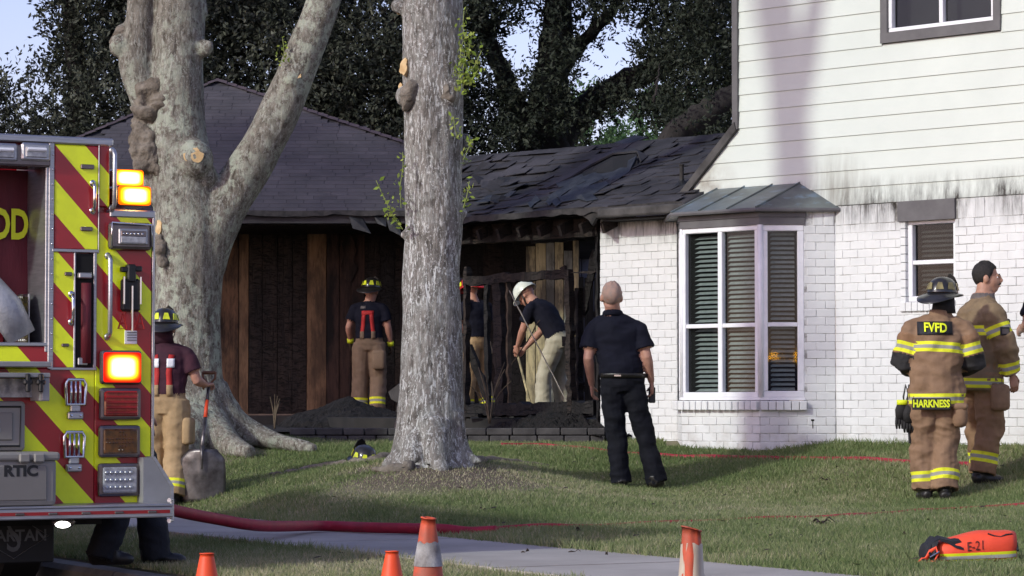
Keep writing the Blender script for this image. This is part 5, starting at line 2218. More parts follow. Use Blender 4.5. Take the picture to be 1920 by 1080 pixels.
burl(mtree, mo, MY, [(838, 168, 14, -.24), (846, 182, 12, -.24), (832, 180, 10, -.25)], 18, .014)
cut_face(mtree, mo, 753, 124, 10, MY - .18, (-.5, -1, .2), 1.8)
cut_face(mtree, mo, 747, 160, 4, MY - .16, (-.5, -1, .2), 2)
cut_face(mtree, mo, 740, 14, 5, MY - .05, (-1, -.6, .1), 2.5)
for s_ in ([(862, 160), (868, 130), (872, 90), (868, 50), (870, 20)], [(866, 165), (880, 140), (892, 120), (903, 95)], [(858, 170), (862, 130), (864, 90), (875, 60)], [(866, 160), (878, 150), (890, 145), (898, 128)], [(864, 150), (872, 112), (880, 88), (885, 60)],
           [(755, 430), (738, 405), (722, 375), (705, 338)], [(752, 425), (742, 412), (730, 398), (722, 402)], [(752, 390), (750, 350), (756, 310), (755, 285)], [(858, 260), (853, 240), (850, 220)], [(868, 300), (880, 275), (886, 262)], [(868, 390), (875, 370), (880, 340)]):
    shoot(mtree, mo, None, s_, MY - .3, 46 if s_[0][1] < 200 else 24, .05)
for pix in ([(748, 862), (700, 868), (640, 874), (580, 882), (530, 890), (495, 894)], [(770, 880), (730, 884), (690, 884)], [(870, 872), (920, 868), (980, 870), (1040, 876)]):
    q = [gp(x, y) + Vector((0, 0, .005)) for x, y in pix]
    b = MB()
    qs = []
    for i in range(len(q) - 1):
        for k in range(5):
            p = q[i].lerp(q[i + 1], k / 5)
            p.z = gz(p.x, p.y) + .005
            qs.append(p + Vector((RND.uniform(-.02, .02), RND.uniform(-.03, .03), RND.uniform(-.008, .012))) - mo)
    n = len(qs)
    b.tube(qs, [(.055 * (1 - i / n) + .012) * RND.uniform(.8, 1.15) for i in range(n)], 9)
    b.build('surface_root', M['burl'], mtree, smooth=True)
top_crown(mtree, [(0, .2, 8.6, 1.6), (-1.1, .2, 8.2, 1.4), (1.2, .2, 8.3, 1.3), (0, .4, 10.0, 1.4)], 40, 72)

# ---- unseen oak added to the left, outside the frame, to shade the scorched wall
no_ = Vector((-12.0, 28.6, .6))
ntree = empty('added_shade_oak', no_, 'large neighbouring oak standing left of the scene', 'tree')
b = MB()
b.tube([(0, 0, -.2), (.05, 0, 1.5), (-.1, .1, 3.5), (.1, 0, 6), (0, .2, 9)], [.5, .36, .32, .24, .1], 12)
b.tube([(0, 0, 3.2), (.8, .6, 5), (1.3, 1.3, 7.2)], [.2, .15, .06], 8)
b.tube([(0, 0, 3.6), (-.9, -.5, 5.4), (-1.5, -.9, 7.5)], [.2, .15, .06], 8)
b.build('trunk', M['bark_dark'], ntree, smooth=True)
top_crown(ntree, [(0, 0, 8.0, 2.4), (.3, .9, 6.6, 1.8), (-.4, -.7, 6.6, 1.7), (0, .3, 10, 2.0)], 130, 90)

# ---- lawn blades
def lawn_blades():
    n = 1050000
    Y = NR.uniform(13.6, 30.5, n)
    X = NR.uniform(-.27, .27, n) * Y
    m = X * WN.x + Y * WN.y
    d_oak = np.hypot((X + .62) / 1.35, (Y - 22.9) / 1.1) + (vnoise(X, Y, .35, 3) - .5) * .9
    d_l = np.hypot((X - lo.x - .1) / .95, (Y - LY + .3) / .9) + (vnoise(X, Y, .3, 4) - .5) * .6
    ok = ((m > 5.72) & (m < 7.16)) | (m > 8.47)
    ok &= ~((X + Y > HC - .02) & (X > .85))
    ok &= ~((X > 1.5) & (X < 3.2) & (X + Y > HC - .8) & (Y > Ybay - .02) & (X + Y > (pA.x + pA.y) - .02))
    ok &= ~((Y > RY - .08) & (X > -2.5) & (X < .95))
    ok &= ~((Y > 28.5) & (X > -4.5))
    keep = NR.random(n)
    thin = np.clip((d_oak - .4) / .5, .3, 1) * np.clip((d_l - .6) / .4, .08, 1)
    ok &= keep < thin
    X, Y, m, d_oak = X[ok], Y[ok], m[ok], d_oak[ok]
    n = len(X)
    Z = ground_np(X, Y)
    big = vnoise(X, Y, 1.5, 7) * .6 + vnoise(X, Y, .45, 8) * .4
    wallish = np.clip(1 - (HC - X - Y) / .5, 0, 1)
    verge = np.clip(1 - np.abs(m - 8.47) / .18, 0, 1) + np.clip(1 - np.abs(m - 7.14) / .14, 0, 1)
    h = (.022 + .022 * vnoise(X, Y, .8, 12) + .035 * np.clip(vnoise(X, Y, .16, 31) - .62, 0, 1)) * NR.uniform(.45, 1.5, n) * (1 + .35 * wallish + .5 * np.clip(verge, 0, 1))
    h *= np.where(d_oak < .9, .7, 1)
    ang = NR.uniform(0, 2 * PI, n)
    lean = NR.uniform(.15, 1.0, n) * h
    w = NR.uniform(.0028, .0055, n) * (1 + (Y - 14) * .03)
    dx, dy = np.cos(ang), np.sin(ang)
    ph = NR.uniform(-1.2, 1.2, n)
    ex, ey = np.cos(ph), np.sin(ph)
    B = np.stack([X, Y, Z - .006], -1)
    p0 = B - np.stack([ex * w, ey * w, 0 * w], -1)
    p1 = B + np.stack([ex * w, ey * w, 0 * w], -1)
    p2 = B + np.stack([dx * lean, dy * lean, h], -1)
    V = np.stack([p0, p1, p2], 1).reshape(-1, 3)
    o = npmesh('grass', V, np.arange(n * 3).reshape(n, 3), M['grass'])
    dry = vnoise(X, Y, 2.0, 21) * .5 + vnoise(X, Y, .55, 22) * .35 + vnoise(X, Y, .14, 23) * .25
    lush = np.clip((Y - 21) / 6, 0, 1) * .14
    rnd = .16 + .85 * (dry - .32) + NR.normal(0, .20, n) - lush + np.clip(1 - d_oak, 0, 1) * .4 + np.where(m < 7.3, .12, 0)
    set_rnd(o, np.repeat(np.clip(rnd, 0, 1), 3))
    tag(o, 'short patchy lawn grass, green with dry tan blades', 'grass', kind='stuff')


lawn_blades()

# ------------------------------------------------------------------ fire engine (rear seen)
eng = empty('fire_engine', (TX0, TY0, 0), 'fire engine with yellow and red chevron rear and lit warning lamps', 'fire engine', TA)


def rect(px0, py0, px1, py1, off=0.0):
    a, b = trk(px0, py0, off), trk(px1, py1, off)
    xm = (a[0] + b[0]) / 2
    z0 = (trk((px0 + px1) / 2, py1, off)[1])
    z1 = (trk((px0 + px1) / 2, py0, off)[1])
    return a[0], b[0], z0, z1


def part(name, mat, fn, parent=None, smooth=False, sharp=None):
    b = MB()
    fn(b)
    return b.build(name, mat, parent or eng, smooth=smooth, sharp=sharp)


def panel(name, px0, py0, px1, py1, y0, y1, mat, bev=.006, parent=None):
    x0, x1, z0, z1 = rect(px0, py0, px1, py1, -y0)
    return part(name, M[mat], lambda b: b.bbox((x0, y0, z0), (x1, y1, z1), bev), parent)


XB = -2.45                                        # left edge of the body
ztop = trk(150, 268)[1]
zstep = trk(240, 398)[1]
zbot = trk(150, 947)[1]
xs_ = trk(205, 330)[0]                            # right edge of the narrower top
xmid = trk(97, 400)[0]                            # left edge of the right hand stack
# shell, set a little behind the skin panels
part('body', M['redpaint'], lambda b: (b.box((xmid, .03, zbot), (-.006, 5.6, zstep - .02)), b.box((xmid, .03, zstep - .02), (xs_ - .01, 5.6, ztop - .01)), b.box((XB, .55, zbot), (xmid, 5.6, ztop - .01)), b.box((XB, .03, zbot), (XB + .78, .55, ztop - .01))))
part('roof_edge', M['alu'], lambda b: b.bbox((XB, -.02, ztop - .012), (xs_ + .012, .3, ztop + .03), .008))
# skin with chevron print
panel('upper_door', 100, 272, 183, 468, -.012, .03, 'chevron')
panel('lower_door', 95, 472, 140, 690, -.012, .03, 'chevron')
panel('corner_panel', 184, 272, 204, 388, -.004, .03, 'chevron')
x0, x1, z0, z1 = rect(178, 400, 283, 945)
part('side_panel', M['chevron'], lambda b: (b.bbox((x0, -.006, z0), (x1, .03, z1), .004)))
xa, xb, za_, zb_ = rect(60, 692, 178, 945)
xlo = XB
part('lower_panel', M['chevron'], lambda b: b.bbox((xlo, -.004, za_), (x0 - .002, .03, zb_), .004))
part('corner_trim', M['diamond'], lambda b: b.bbox((x1 + .002, -.012, z0), (x1 + .018, .35, z1), .004))
part('shelf', M['diamond'], lambda b: b.bbox((xs_ - .005, -.014, zstep - .03), (x1 + .018, 4.2, zstep + .012), .006))
# aluminium frames
panel('door_frame', 90, 268, 100, 692, -.016, .03, 'alu', .003)
panel('door_frame', 183, 268, 185, 475, -.016, .03, 'alu', .002)
panel('door_frame', 97, 467, 185, 473, -.018, .03, 'alu', .003)
panel('door_frame', 95, 689, 182, 694, -.016, .03, 'alu', .003)
panel('door_frame', 175, 473, 181, 690, -.016, .03, 'alu', .003)
panel('door_frame', 138, 473, 142, 690, -.016, .03, 'alu', .003)
# rivets down the frame
for k in range(14):
    x, z = trk(95, 290 + k * 28)
    part('rivet', M['chrome'], lambda b: b.ell((x, -.018, z), (.006, .004, .006), 8, 6), smooth=True)
# recessed slot with a suction pole
x0s, x1s, z0s, z1s = rect(142, 476, 176, 688)
part('slot', M['dark'], lambda b: b.box((x0s, -.008, z0s), (x1s, .02, z1s)))
part('pole', M['redcloth'], lambda b: b.tube([((x0s + x1s) / 2, -.016, z0s + .02), ((x0s + x1s) / 2, -.016, z1s - .16)], .028, 12), smooth=True)
part('pole_clip', M['alu'], lambda b: b.bbox((x0s, -.05, z1s - .135), (x0s + .075, -.012, z1s - .105), .005))
part('slot_plate', M['alu'], lambda b: b.bbox((x0s + .004, -.03, z0s + .01), (x0s + .06, -.012, z0s + .05), .004))


def handle(px, py0, py1, r=.008, name='grab_handle', mat='chrome', out=.05, feet=True):
    x, z1 = trk(px, py0)
    _, z0 = trk(px, py1)
    def fn(b):
        b.tube([(x, -.012, z1), (x, -out * .7, z1 - .004), (x, -out, z1 - .025), (x, -out, z0 + .025), (x, -out * .7, z0 + .004), (x, -.012, z0)], r, 10)
        if feet:
            b.ell((x, -.016, z1), (.018, .01, .02), 12, 8)
            b.ell((x, -.016, z0), (.018, .01, .02), 12, 8)
    part(name, M[mat], fn, smooth=True)


handle(170, 344, 396, .010)
handle(131, 552, 604, .009)
handle(206, 283, 392, .013, 'grab_rail', 'alu', .06)
handle(199, 480, 632, .013, 'grab_rail', 'alu', .06)
for (a, b_, c, d) in ((150, 308, 175, 317), (150, 425, 173, 433), (121, 510, 135, 517), (116, 644, 130, 650)):
    panel('marker', a, b_, c, d, -.024, -.010, 'bezel', .004)
# amber lamps on the shelf, lit


def lit_lamp(px0, py0, px1, py1, y, mats, name='warning_lamp', dep=.10, bez=.012):
    x0, x1, z0, z1 = rect(px0, py0, px1, py1, -y)
    lamp = part(name, M['bezel'], lambda b: b.bbox((x0 - bez, y, z0 - bez), (x1 + bez, y + dep, z1 + bez), .012))
    part('lens', M[mats[0]], lambda b: b.bbox((x0 - .008, y - .022, z0 - .008), (x1 + .008, y + .01, z1 + .008), .015), lamp)
    return lamp


part('lamp_bracket', M['redpaint'], lambda b: b.bbox((xs_ + .0, .42, zstep + .012), (x1 + .0, .6, trk(240, 318)[1]), .006))
lit_lamp(212, 321, 264, 347, .30, ('glow_amber',), dep=.12)
lit_lamp(222, 352, 278, 382, .02, ('glow_amber',), dep=.20)
# scene light box
sx0, sx1, sz0, sz1 = rect(198, 418, 278, 470)
sb_ = part('scene_light', M['bezel'], lambda b: b.bbox((sx0, -.06, sz0), (sx1, -.006, sz1), .02))
part('housing_edge', M['chrome'], lambda b: b.tube([(sx0 + .01, -.062, sz0 + .01), (sx0 + .01, -.062, sz1 - .004), (sx1 - .01, -.062, sz1 - .012), (sx1 - .004, -.062, sz0 + .02)], .006, 8), sb_, True)
lx0, lx1, lz0, lz1 = rect(213, 430, 268, 460)
part('lens_frame', M['alu'], lambda b: b.bbox((lx0, -.074, lz0), (lx1, -.058, lz1), .006), sb_)
part('reflector', M['bezel'], lambda b: b.bbox((lx0 + .012, -.078, (lz0 + lz1) / 2), (lx1 - .012, -.07, lz1 - .012), .003), sb_)
part('lens', M['lens_clear'], lambda b: b.bbox((lx0 + .012, -.079, lz0 + .008), (lx1 - .012, -.07, (lz0 + lz1) / 2), .003), sb_)
for k in range(6):
    part('led', M['chrome'], lambda b: b.ell((lx0 + .025 + k * .022, -.08, lz1 - .03), (.006, .004, .006), 8, 6), sb_)
# strut tool bracket with two clevis bars
bx, bz = trk(240, 530)
tool = part('tool_bracket', M['blackplastic'], lambda b: (b.bbox((bx - .055, -.05, bz - .16), (bx + .055, -.012, bz + .02), .012), b.bbox((bx - .025, -.06, bz), (bx + .025, -.012, bz + .10), .008), b.bbox((bx - .06, -.055, bz + .055), (bx - .012, -.02, bz + .085), .006), b.bbox((bx + .012, -.055, bz + .06), (bx + .062, -.02, bz + .09), .006)))
for k in (-.048, 0, .048):
    part('rod', M['chrome'], lambda b: b.tube([(bx + k, -.062, bz + (.03 if k else -.02)), (bx + k, -.062, bz - (.12 if k else .27))], .006, 8), tool)
for k in (-.05, .05):
    def tri(b, k=k):
        z = bz - .17
        b.tube([(bx + k, -.05, z), (bx + k - .025, -.05, z - .085), (bx + k + .025, -.05, z - .085)], .006, 6, closed=True)
        b.tube([(bx + k - .015, -.05, z - .055), (bx + k + .015, -.05, z - .055)], .005, 6)
    part('strap_ring', M['red_strap'], tri, tool)
lab = panel('label_plate', 234, 620, 257, 645, -.012, -.004, 'whiteframe', .002)
lx0_, lx1_, lz0_, lz1_ = rect(234, 620, 257, 645)
for k in range(4):
    part('label_line', M['greymetal'], lambda b: b.box((lx0_ + .008, -.0145, lz1_ - .014 - k * .014), (lx1_ - .008, -.0125, lz1_ - .007 - k * .014)), lab)
# stack of lamp heads


def lamp_head(py0, py1, lens, lit=False):
    x0, x1, z0, z1 = rect(184 - (py0 - 657) * .012, py0, 262 - (py0 - 657) * .012, py1)
    h = part('tail_lamp', M['bezel'], lambda b: b.bbox((x0, -.045, z0), (x1, -.006, z1), .02))
    g = .022
    if lit:
        part('lens', M['glow_red'], lambda b: b.bbox((x0 + .012, -.068, z0 + .012), (x1 - .012, -.04, z1 - .012), .02), h)
    else:
        part('lens', M[lens], lambda b: b.bbox((x0 + g, -.056, z0 + g), (x1 - g, -.04, z1 - g), .012), h)
    return h, (x0 + g, x1 - g, z0 + g, z1 - g)


lamp_head(657, 721, None, True)
h, q = lamp_head(727, 788, 'lens_red')
for k in range(5):
    part('led_bar', M['redpaint'], lambda b: b.bbox((q[0] + .01, -.062, q[2] + .014 + k * .028), (q[1] - .01, -.054, q[2] + .026 + k * .028), .003), h)
h, q = lamp_head(797, 858, 'lens_amber')
for r in range(6):
    for c in range(9):
        if (c > 3 and abs(r - 2.5) < (9 - c) * .75) or r in (2, 3):
            part('led', M['lens_amber'], lambda b: b.ell((q[0] + .016 + c * .0185, -.057, q[2] + .02 + r * .020), (.006, .004, .006), 6, 4), h)
h, q = lamp_head(868, 931, 'lens_clear')
for r in range(3):
    for c in range(6):
        part('led', M['alu'], lambda b: b.ell((q[0] + .02 + c * .028, -.058, q[2] + .03 + r * .04), (.011, .006, .011), 8, 6), h)
# folding steps
for (a, b_, c, d) in ((118, 710, 160, 786), (116, 808, 158, 884)):
    x0f, x1f, z0f, z1f = rect(a, b_, c, d)
    def step(b):
        w = x1f - x0f
        xm = (x0f + x1f) / 2
        zt, zm = z1f, z0f + (z1f - z0f) * .36
        b.tube([(x0f + .012, -.03, zm), (x0f + .006, -.03, zt - .03), (x0f + .02, -.03, zt - .006), (x1f - .02, -.03, zt - .006), (x1f - .006, -.03, zt - .03), (x1f - .012, -.03, zm)], .010, 8, closed=True)
        for k in (.3, .5, .7):
            b.tube([(x0f + w * k, -.03, zm), (x0f + w * k, -.03, zt - .012)], .007, 8)
    st_ = part('folding_step', M['chrome'], step, smooth=True)
    part('step_hinge', M['alu'], lambda b: (b.bbox((x0f + .02, -.04, z0f), (x1f - .02, -.006, z0f + .04), .006), b.bbox((x0f + .035, -.036, z0f + .04), (x1f - .035, -.006, z0f + .085), .006)), st_)
    for k in (.3, .7):
        part('bolt', M['chrome'], lambda b: b.ell((x0f + (x1f - x0f) * k, -.042, z0f + .02), (.008, .005, .008), 8, 6), st_)
# wedge at the corner
xw0, xw1, zw0, zw1 = rect(258, 857, 313, 946)
part('corner_fairing', M['greymetal'], lambda b: b.poly([(xw0, -.10, zw0), (xw1, -.10, zw0), (xw1, -.10, zw0 + .10), (xw0 + .06, -.10, zw1), (xw0, -.10, zw1)], (0, .14, 0)))
part('fairing_edge', M['alu'], lambda b: b.poly([(xw1 - .012, -.104, zw0), (xw1 + .004, -.104, zw0), (xw1 + .004, -.104, zw0 + .105), (xw0 + .066, -.104, zw1 + .006), (xw0 + .05, -.104, zw1 + .004), (xw1 - .012, -.104, zw0 + .095)], (0, .15, 0)))
# tailboard
tx1 = trk(320, 960, .3)[0]
tz0, tz1 = trk(160, 973, .35)[1], trk(160, 948, .35)[1]
tb = part('tailboard', M['alu'], lambda b: (b.bbox((XB - .05, -.35, tz1 - .012), (tx1, .05, tz1), .004), b.bbox((XB - .05, -.352, tz0), (tx1, -.31, tz1 - .014), .006)))
part('red_stripe', M['redpaint'], lambda b: b.box((XB - .05, -.355, tz0 + .022), (tx1 - .02, -.3525, tz1 - .03)), tb)
for k in range(5):
    x = trk(30 + k * 62, 962, .35)[0]
    part('marker_lamp', M['bezel'], lambda b: b.bbox((x, -.362, tz0 + .024), (x + .05, -.353, tz1 - .033), .003), tb)
part('end_bracket', M['alu'], lambda b: (b.tube([(tx1 - .02, -.34, tz0 - .02), (tx1 + .012, -.30, tz0 - .02), (tx1 + .012, -.30, tz1 + .02), (tx1 - .02, -.34, tz1 + .02)], .012, 8)), tb)
part('under_frame', M['dark'], lambda b: b.box((XB + .1, .1, tz0 - .05), (-.25, 5.5, zbot - .01)))
# work lamp under the tailboard, lit
xl, zl = trk(121, 975, .2)
ul = part('under_lamp', M['bezel'], lambda b: b.ell((xl, -.2, zl - .012), (.065, .05, .035), 14, 10), smooth=True)
part('led_core', M['glow_white'], lambda b: b.ell((xl - .01, -.222, zl - .020), (.045, .035, .022), 12, 8), ul, True)
# mud flap with its print
fx0, fx1, fz0, fz1 = rect(-60, 976, 104, 1056, -.25)
flap = part('mud_flap', M['rubber'], lambda b: b.bbox((fx0, .25, fz0), (fx1, .27, fz1 + .08), .006))
cxl, czl = trk(28, 1006, -.25)
def diamond(b):
    w, hh = .20, .12
    b.tube([(cxl - w, .247, czl), (cxl, .247, czl + hh), (cxl + w, .247, czl), (cxl, .247, czl - hh)], (.006, .003), 6, closed=True)
part('flap_emblem', M['rubber_print'], diamond, flap)


def engine_text(s, size, x, z, y, mat, parent, sx=1.0, bold=0.0, nm='lettering', shear=0.0):
    v, f = text_geo(s, size, shear, sx, 0, bold)
    b = MB()
    b.add([(x + a, y, z + c) for a, c in v], f)
    return b.build(nm, M[mat], parent)


engine_text('SPARTAN', .088, cxl, czl + .002, .2445, 'rubber_print', flap, 1.0, .002)
engine_text('S', .27, cxl, czl, .2465, 'rubber_print', flap, .75)
# wheel behind the flap
for (yy, xx) in ((1.6, -.32), (1.6, XB + .32)):
    wl_ = part('wheel', M['rubber'], lambda b: b.tube([(xx - .15, yy, .5), (xx - .11, yy, .5), (xx + .11, yy, .5), (xx + .15, yy, .5)], [.44, .5, .5, .44], 28), smooth=True, sharp=.5)
    part('rim', M['alu'], lambda b: b.tube([(xx - .155, yy, .5), (xx + .155, yy, .5)], .27, 20), wl_)
# hose bed curtain with letters, light bar above, cargo below
cx0, cx1, cz0, cz1 = rect(-400, 312, 84, 556, -.30)
def curtain(b):
    n, mrow = 48, 14
    vs, fs = [], []
    for j in range(mrow + 1):
        for i in range(n + 1):
            t, v_ = i / n, j / mrow
            x = cx0 + (cx1 - cx0) * t
            z = cz0 + (cz1 - cz0) * v_ + (.03 * (t ** 6) if j == 0 else 0)
            y = .30 + .012 * math.sin(t * 40) * (1 - v_ * .6) + .012 * noise.noise(Vector((x * 6, z * 3, 0)))
            vs.append((x, y, z))
    for j in range(mrow):
        for i in range(n):
            fs.append((j * (n + 1) + i, j * (n + 1) + i + 1, (j + 1) * (n + 1) + i + 1, (j + 1) * (n + 1) + i))
    b.add(vs, fs)
cur = part('hose_bed_curtain', M['redcloth'], curtain, smooth=True)
xt, zt_ = trk(12, 423, -.285)
v, f = text_geo('OD', .225, 0, .62, 0, .008)
xmx = max(a for a, c in v)
xr = trk(51, 423, -.285)[0]
b = MB()
b.add([(xr - xmx + a, .278, zt_ + c) for a, c in v], f)
b.build('curtain_letters', M['lime'], cur)
part('bed_floor', M['diamond'], lambda b: b.bbox((XB + .78, -.01, trk(40, 642)[1] - .02), (xmid, .55, trk(40, 642)[1]), .004))
part('bed_side', M['diamond'], lambda b: b.bbox((xmid - .10, .10, trk(40, 642)[1]), (xmid - .09, .52, cz0 + .02), .003))
panel('frame_post', 84, 300, 91, 660, -.006, .5, 'alu', .003)
part('inner_panel', M['chevron'], lambda b: b.box((XB + .78, .50, trk(40, 642)[1]), (xmid - .11, .54, cz0 + .1)))
part('rack_panel', M['chevron'], lambda b: b.bbox((XB + .78, -.002, zb_ + .002), (xmid - .002, .05, trk(40, 642)[1] - .022), .004))
x0l, x1l, z0l, z1l = rect(-300, 266, 90, 306)
lb = part('light_bar', M['bezel'], lambda b: b.bbox((x0l, -.03, z0l), (x1l, .2, z1l), .01))
for (a, c) in ((-42, 27), (33, 88)):
    q0, q1, q2, q3 = rect(a, 269, c, 303)
    fr_ = part('lamp_frame', M['alu'], lambda b: b.bbox((q0, -.045, q2), (q1, -.02, q3), .012), lb)
    part('lens', M['lens_clear'], lambda b: b.bbox((q0 + .02, -.052, q2 + .016), (q1 - .02, -.03, q3 - .018), .008), lb)
    part('tube', M['whiteframe'], lambda b: b.tube([(q0 + .03, -.054, (q2 + q3) / 2 + .012), (q1 - .03, -.054, (q2 + q3) / 2 + .012)], .011, 8), lb)
# rolled silver cloth and dark nozzle on the bed
bag = part('rolled_cover', M['silvercloth'], lambda b: b.tube([trk3 for trk3 in [Vector((trk(-30, 520)[0], .10, trk(-30, 520)[1])), Vector((trk(20, 580)[0], .08, trk(20, 580)[1])), Vector((trk(48, 632)[0], .06, trk(48, 632)[1]))]], [(.09, .06), (.10, .06), (.085, .05)], 14), smooth=True)
part('nozzle', M['blackplastic'], lambda b: (b.ell((trk(38, 590)[0], .16, trk(38, 590)[1]), (.07, .05, .06), 14, 10), b.cyl((trk(46, 600)[0], .15, trk(46, 600)[1]), (trk(58, 618)[0], .13, trk(58, 618)[1]), .04, 12)), smooth=True)
# grey shelf unit left of the step
x0k, x1k, z0k, z1k = rect(-200, 678, 72, 752)
rk = part('shelf_unit', M['greymetal'], lambda b: (b.bbox((x0k, -.22, z1k - .03), (x1k, -.01, z1k), .005), b.bbox((x0k, -.215, z1k - .085), (x1k - .004, -.01, z1k - .06), .004), b.bbox((x1k - .05, -.21, z0k), (x1k - .006, -.01, z1k - .086), .004)))
part('glossy_panel', M['lens_clear'], lambda b: b.box((x0k, -.05, z0k + .02), (x1k - .05, -.04, z1k - .09)), rk)  # plain grey glossy panel at the back of the shelf unit
for k in (28, 52):
    x, z = trk(k, 715)
    part('latch', M['blackplastic'], lambda b: (b.bbox((x - .025, -.235, z - .02), (x + .025, -.20, z + .01), .008), b.bbox((x - .012, -.235, z - .06), (x + .012, -.21, z + .04), .006)), rk)

# ------------------------------------------------------------------ cooler with open lid on the tailboard
xc1 = trk(115, 900, .33)[0]
czb = tz1
cooler_loc = eng_pt = Vector((TX0, TY0, 0)) + Matrix.Rotation(TA, 3, 'Z') @ Vector((xc1 - .38, -.17, tz1))
cooler = empty('cooler', cooler_loc, 'grey hard cooler with its lid open on the tailboard', 'cooler', TA)
ch = trk(60, 848, .33)[1] - tz1
def cbody(b):
    w, d0 = .38, .16
    b.bbox((-w + .02, -d0 + .015, 0), (w - .012, d0, ch - .035), .025)
    b.bbox((-w, -d0, ch - .045), (w, d0 + .01, ch), .014)
part('cooler_body', M['greyplastic'], cbody, cooler)
part('front_panel', M['greyplastic2'], lambda b: b.bbox((-.33, -.152, .03), (.31, -.140, ch - .07), .012), cooler)
for k in (-.32, -.24, .15, .23):
    part('lug', M['greyplastic'], lambda b: b.bbox((k, -.175, ch - .055), (k + .06, -.155, ch - .006), .008), cooler)
lidz = trk(60, 752, .2)[1] - tz1
lid = part('cooler_lid', M['greyplastic'], lambda b: b.bbox((-.40, .10, ch + .002), (.275, .16, lidz), .02), cooler)
part('lid_gasket', M['blackplastic'], lambda b: b.tube([(-.37, .097, ch + .03), (.24, .097, ch + .03), (.245, .097, lidz - .03), (-.37, .097, lidz - .03)], .006, 6, closed=True), lid)
part('lid_inset', M['greyplastic2'], lambda b: b.bbox((-.34, .09, ch + .06), (.20, .102, lidz - .06), .014), lid)
v, f = text_geo('RTIC', .077, 0, 1.12, 0, .004)
b = MB()
b.add([(.165 + a, -.1535, ch - .10 + c) for a, c in v], f)
b.build('cooler_lettering', M['blackplastic'], cooler)
v, f = text_geo('RTIC', .105, 0, 1.15, 0, .004)
b = MB()
b.add([(.0 + a, .0885, (ch + lidz) / 2 + c) for a, c in v], f)
b.build('lid_lettering', M['greymetal'], lid)

# ------------------------------------------------------------------ people
BASEJ = dict(pelvis=(0, 0, .96), waist=(0, 0, 1.08), chest=(0, 0, 1.30), neck=(0, 0, 1.50), head=(0, .02, 1.675),
             shL=(-.185, 0, 1.405), shR=(.185, 0, 1.405), elL=(-.25, -.03, 1.16), elR=(.25, -.03, 1.16), wrL=(-.26, .05, .92), wrR=(.26, .05, .92),
             hipL=(-.095, 0, .92), hipR=(.095, 0, .92), knL=(-.12, .02, .50), knR=(.12, .02, .50), anL=(-.13, -.01, .09), anR=(.13, -.01, .09))


def seg_t(path, p):
    """arc length of the closest point on a polyline"""
    best, bt, acc = 1e9, 0.0, 0.0
    for a, b in zip(path, path[1:]):
        d = b - a
        L = d.length
        t = max(0.0, min(1.0, (p - a).dot(d) / (L * L))) if L > 1e-9 else 0
        q = a + d * t
        ds = (p - q).length
        if ds < best:
            best, bt = ds, acc + L * t
        acc += L
    return bt


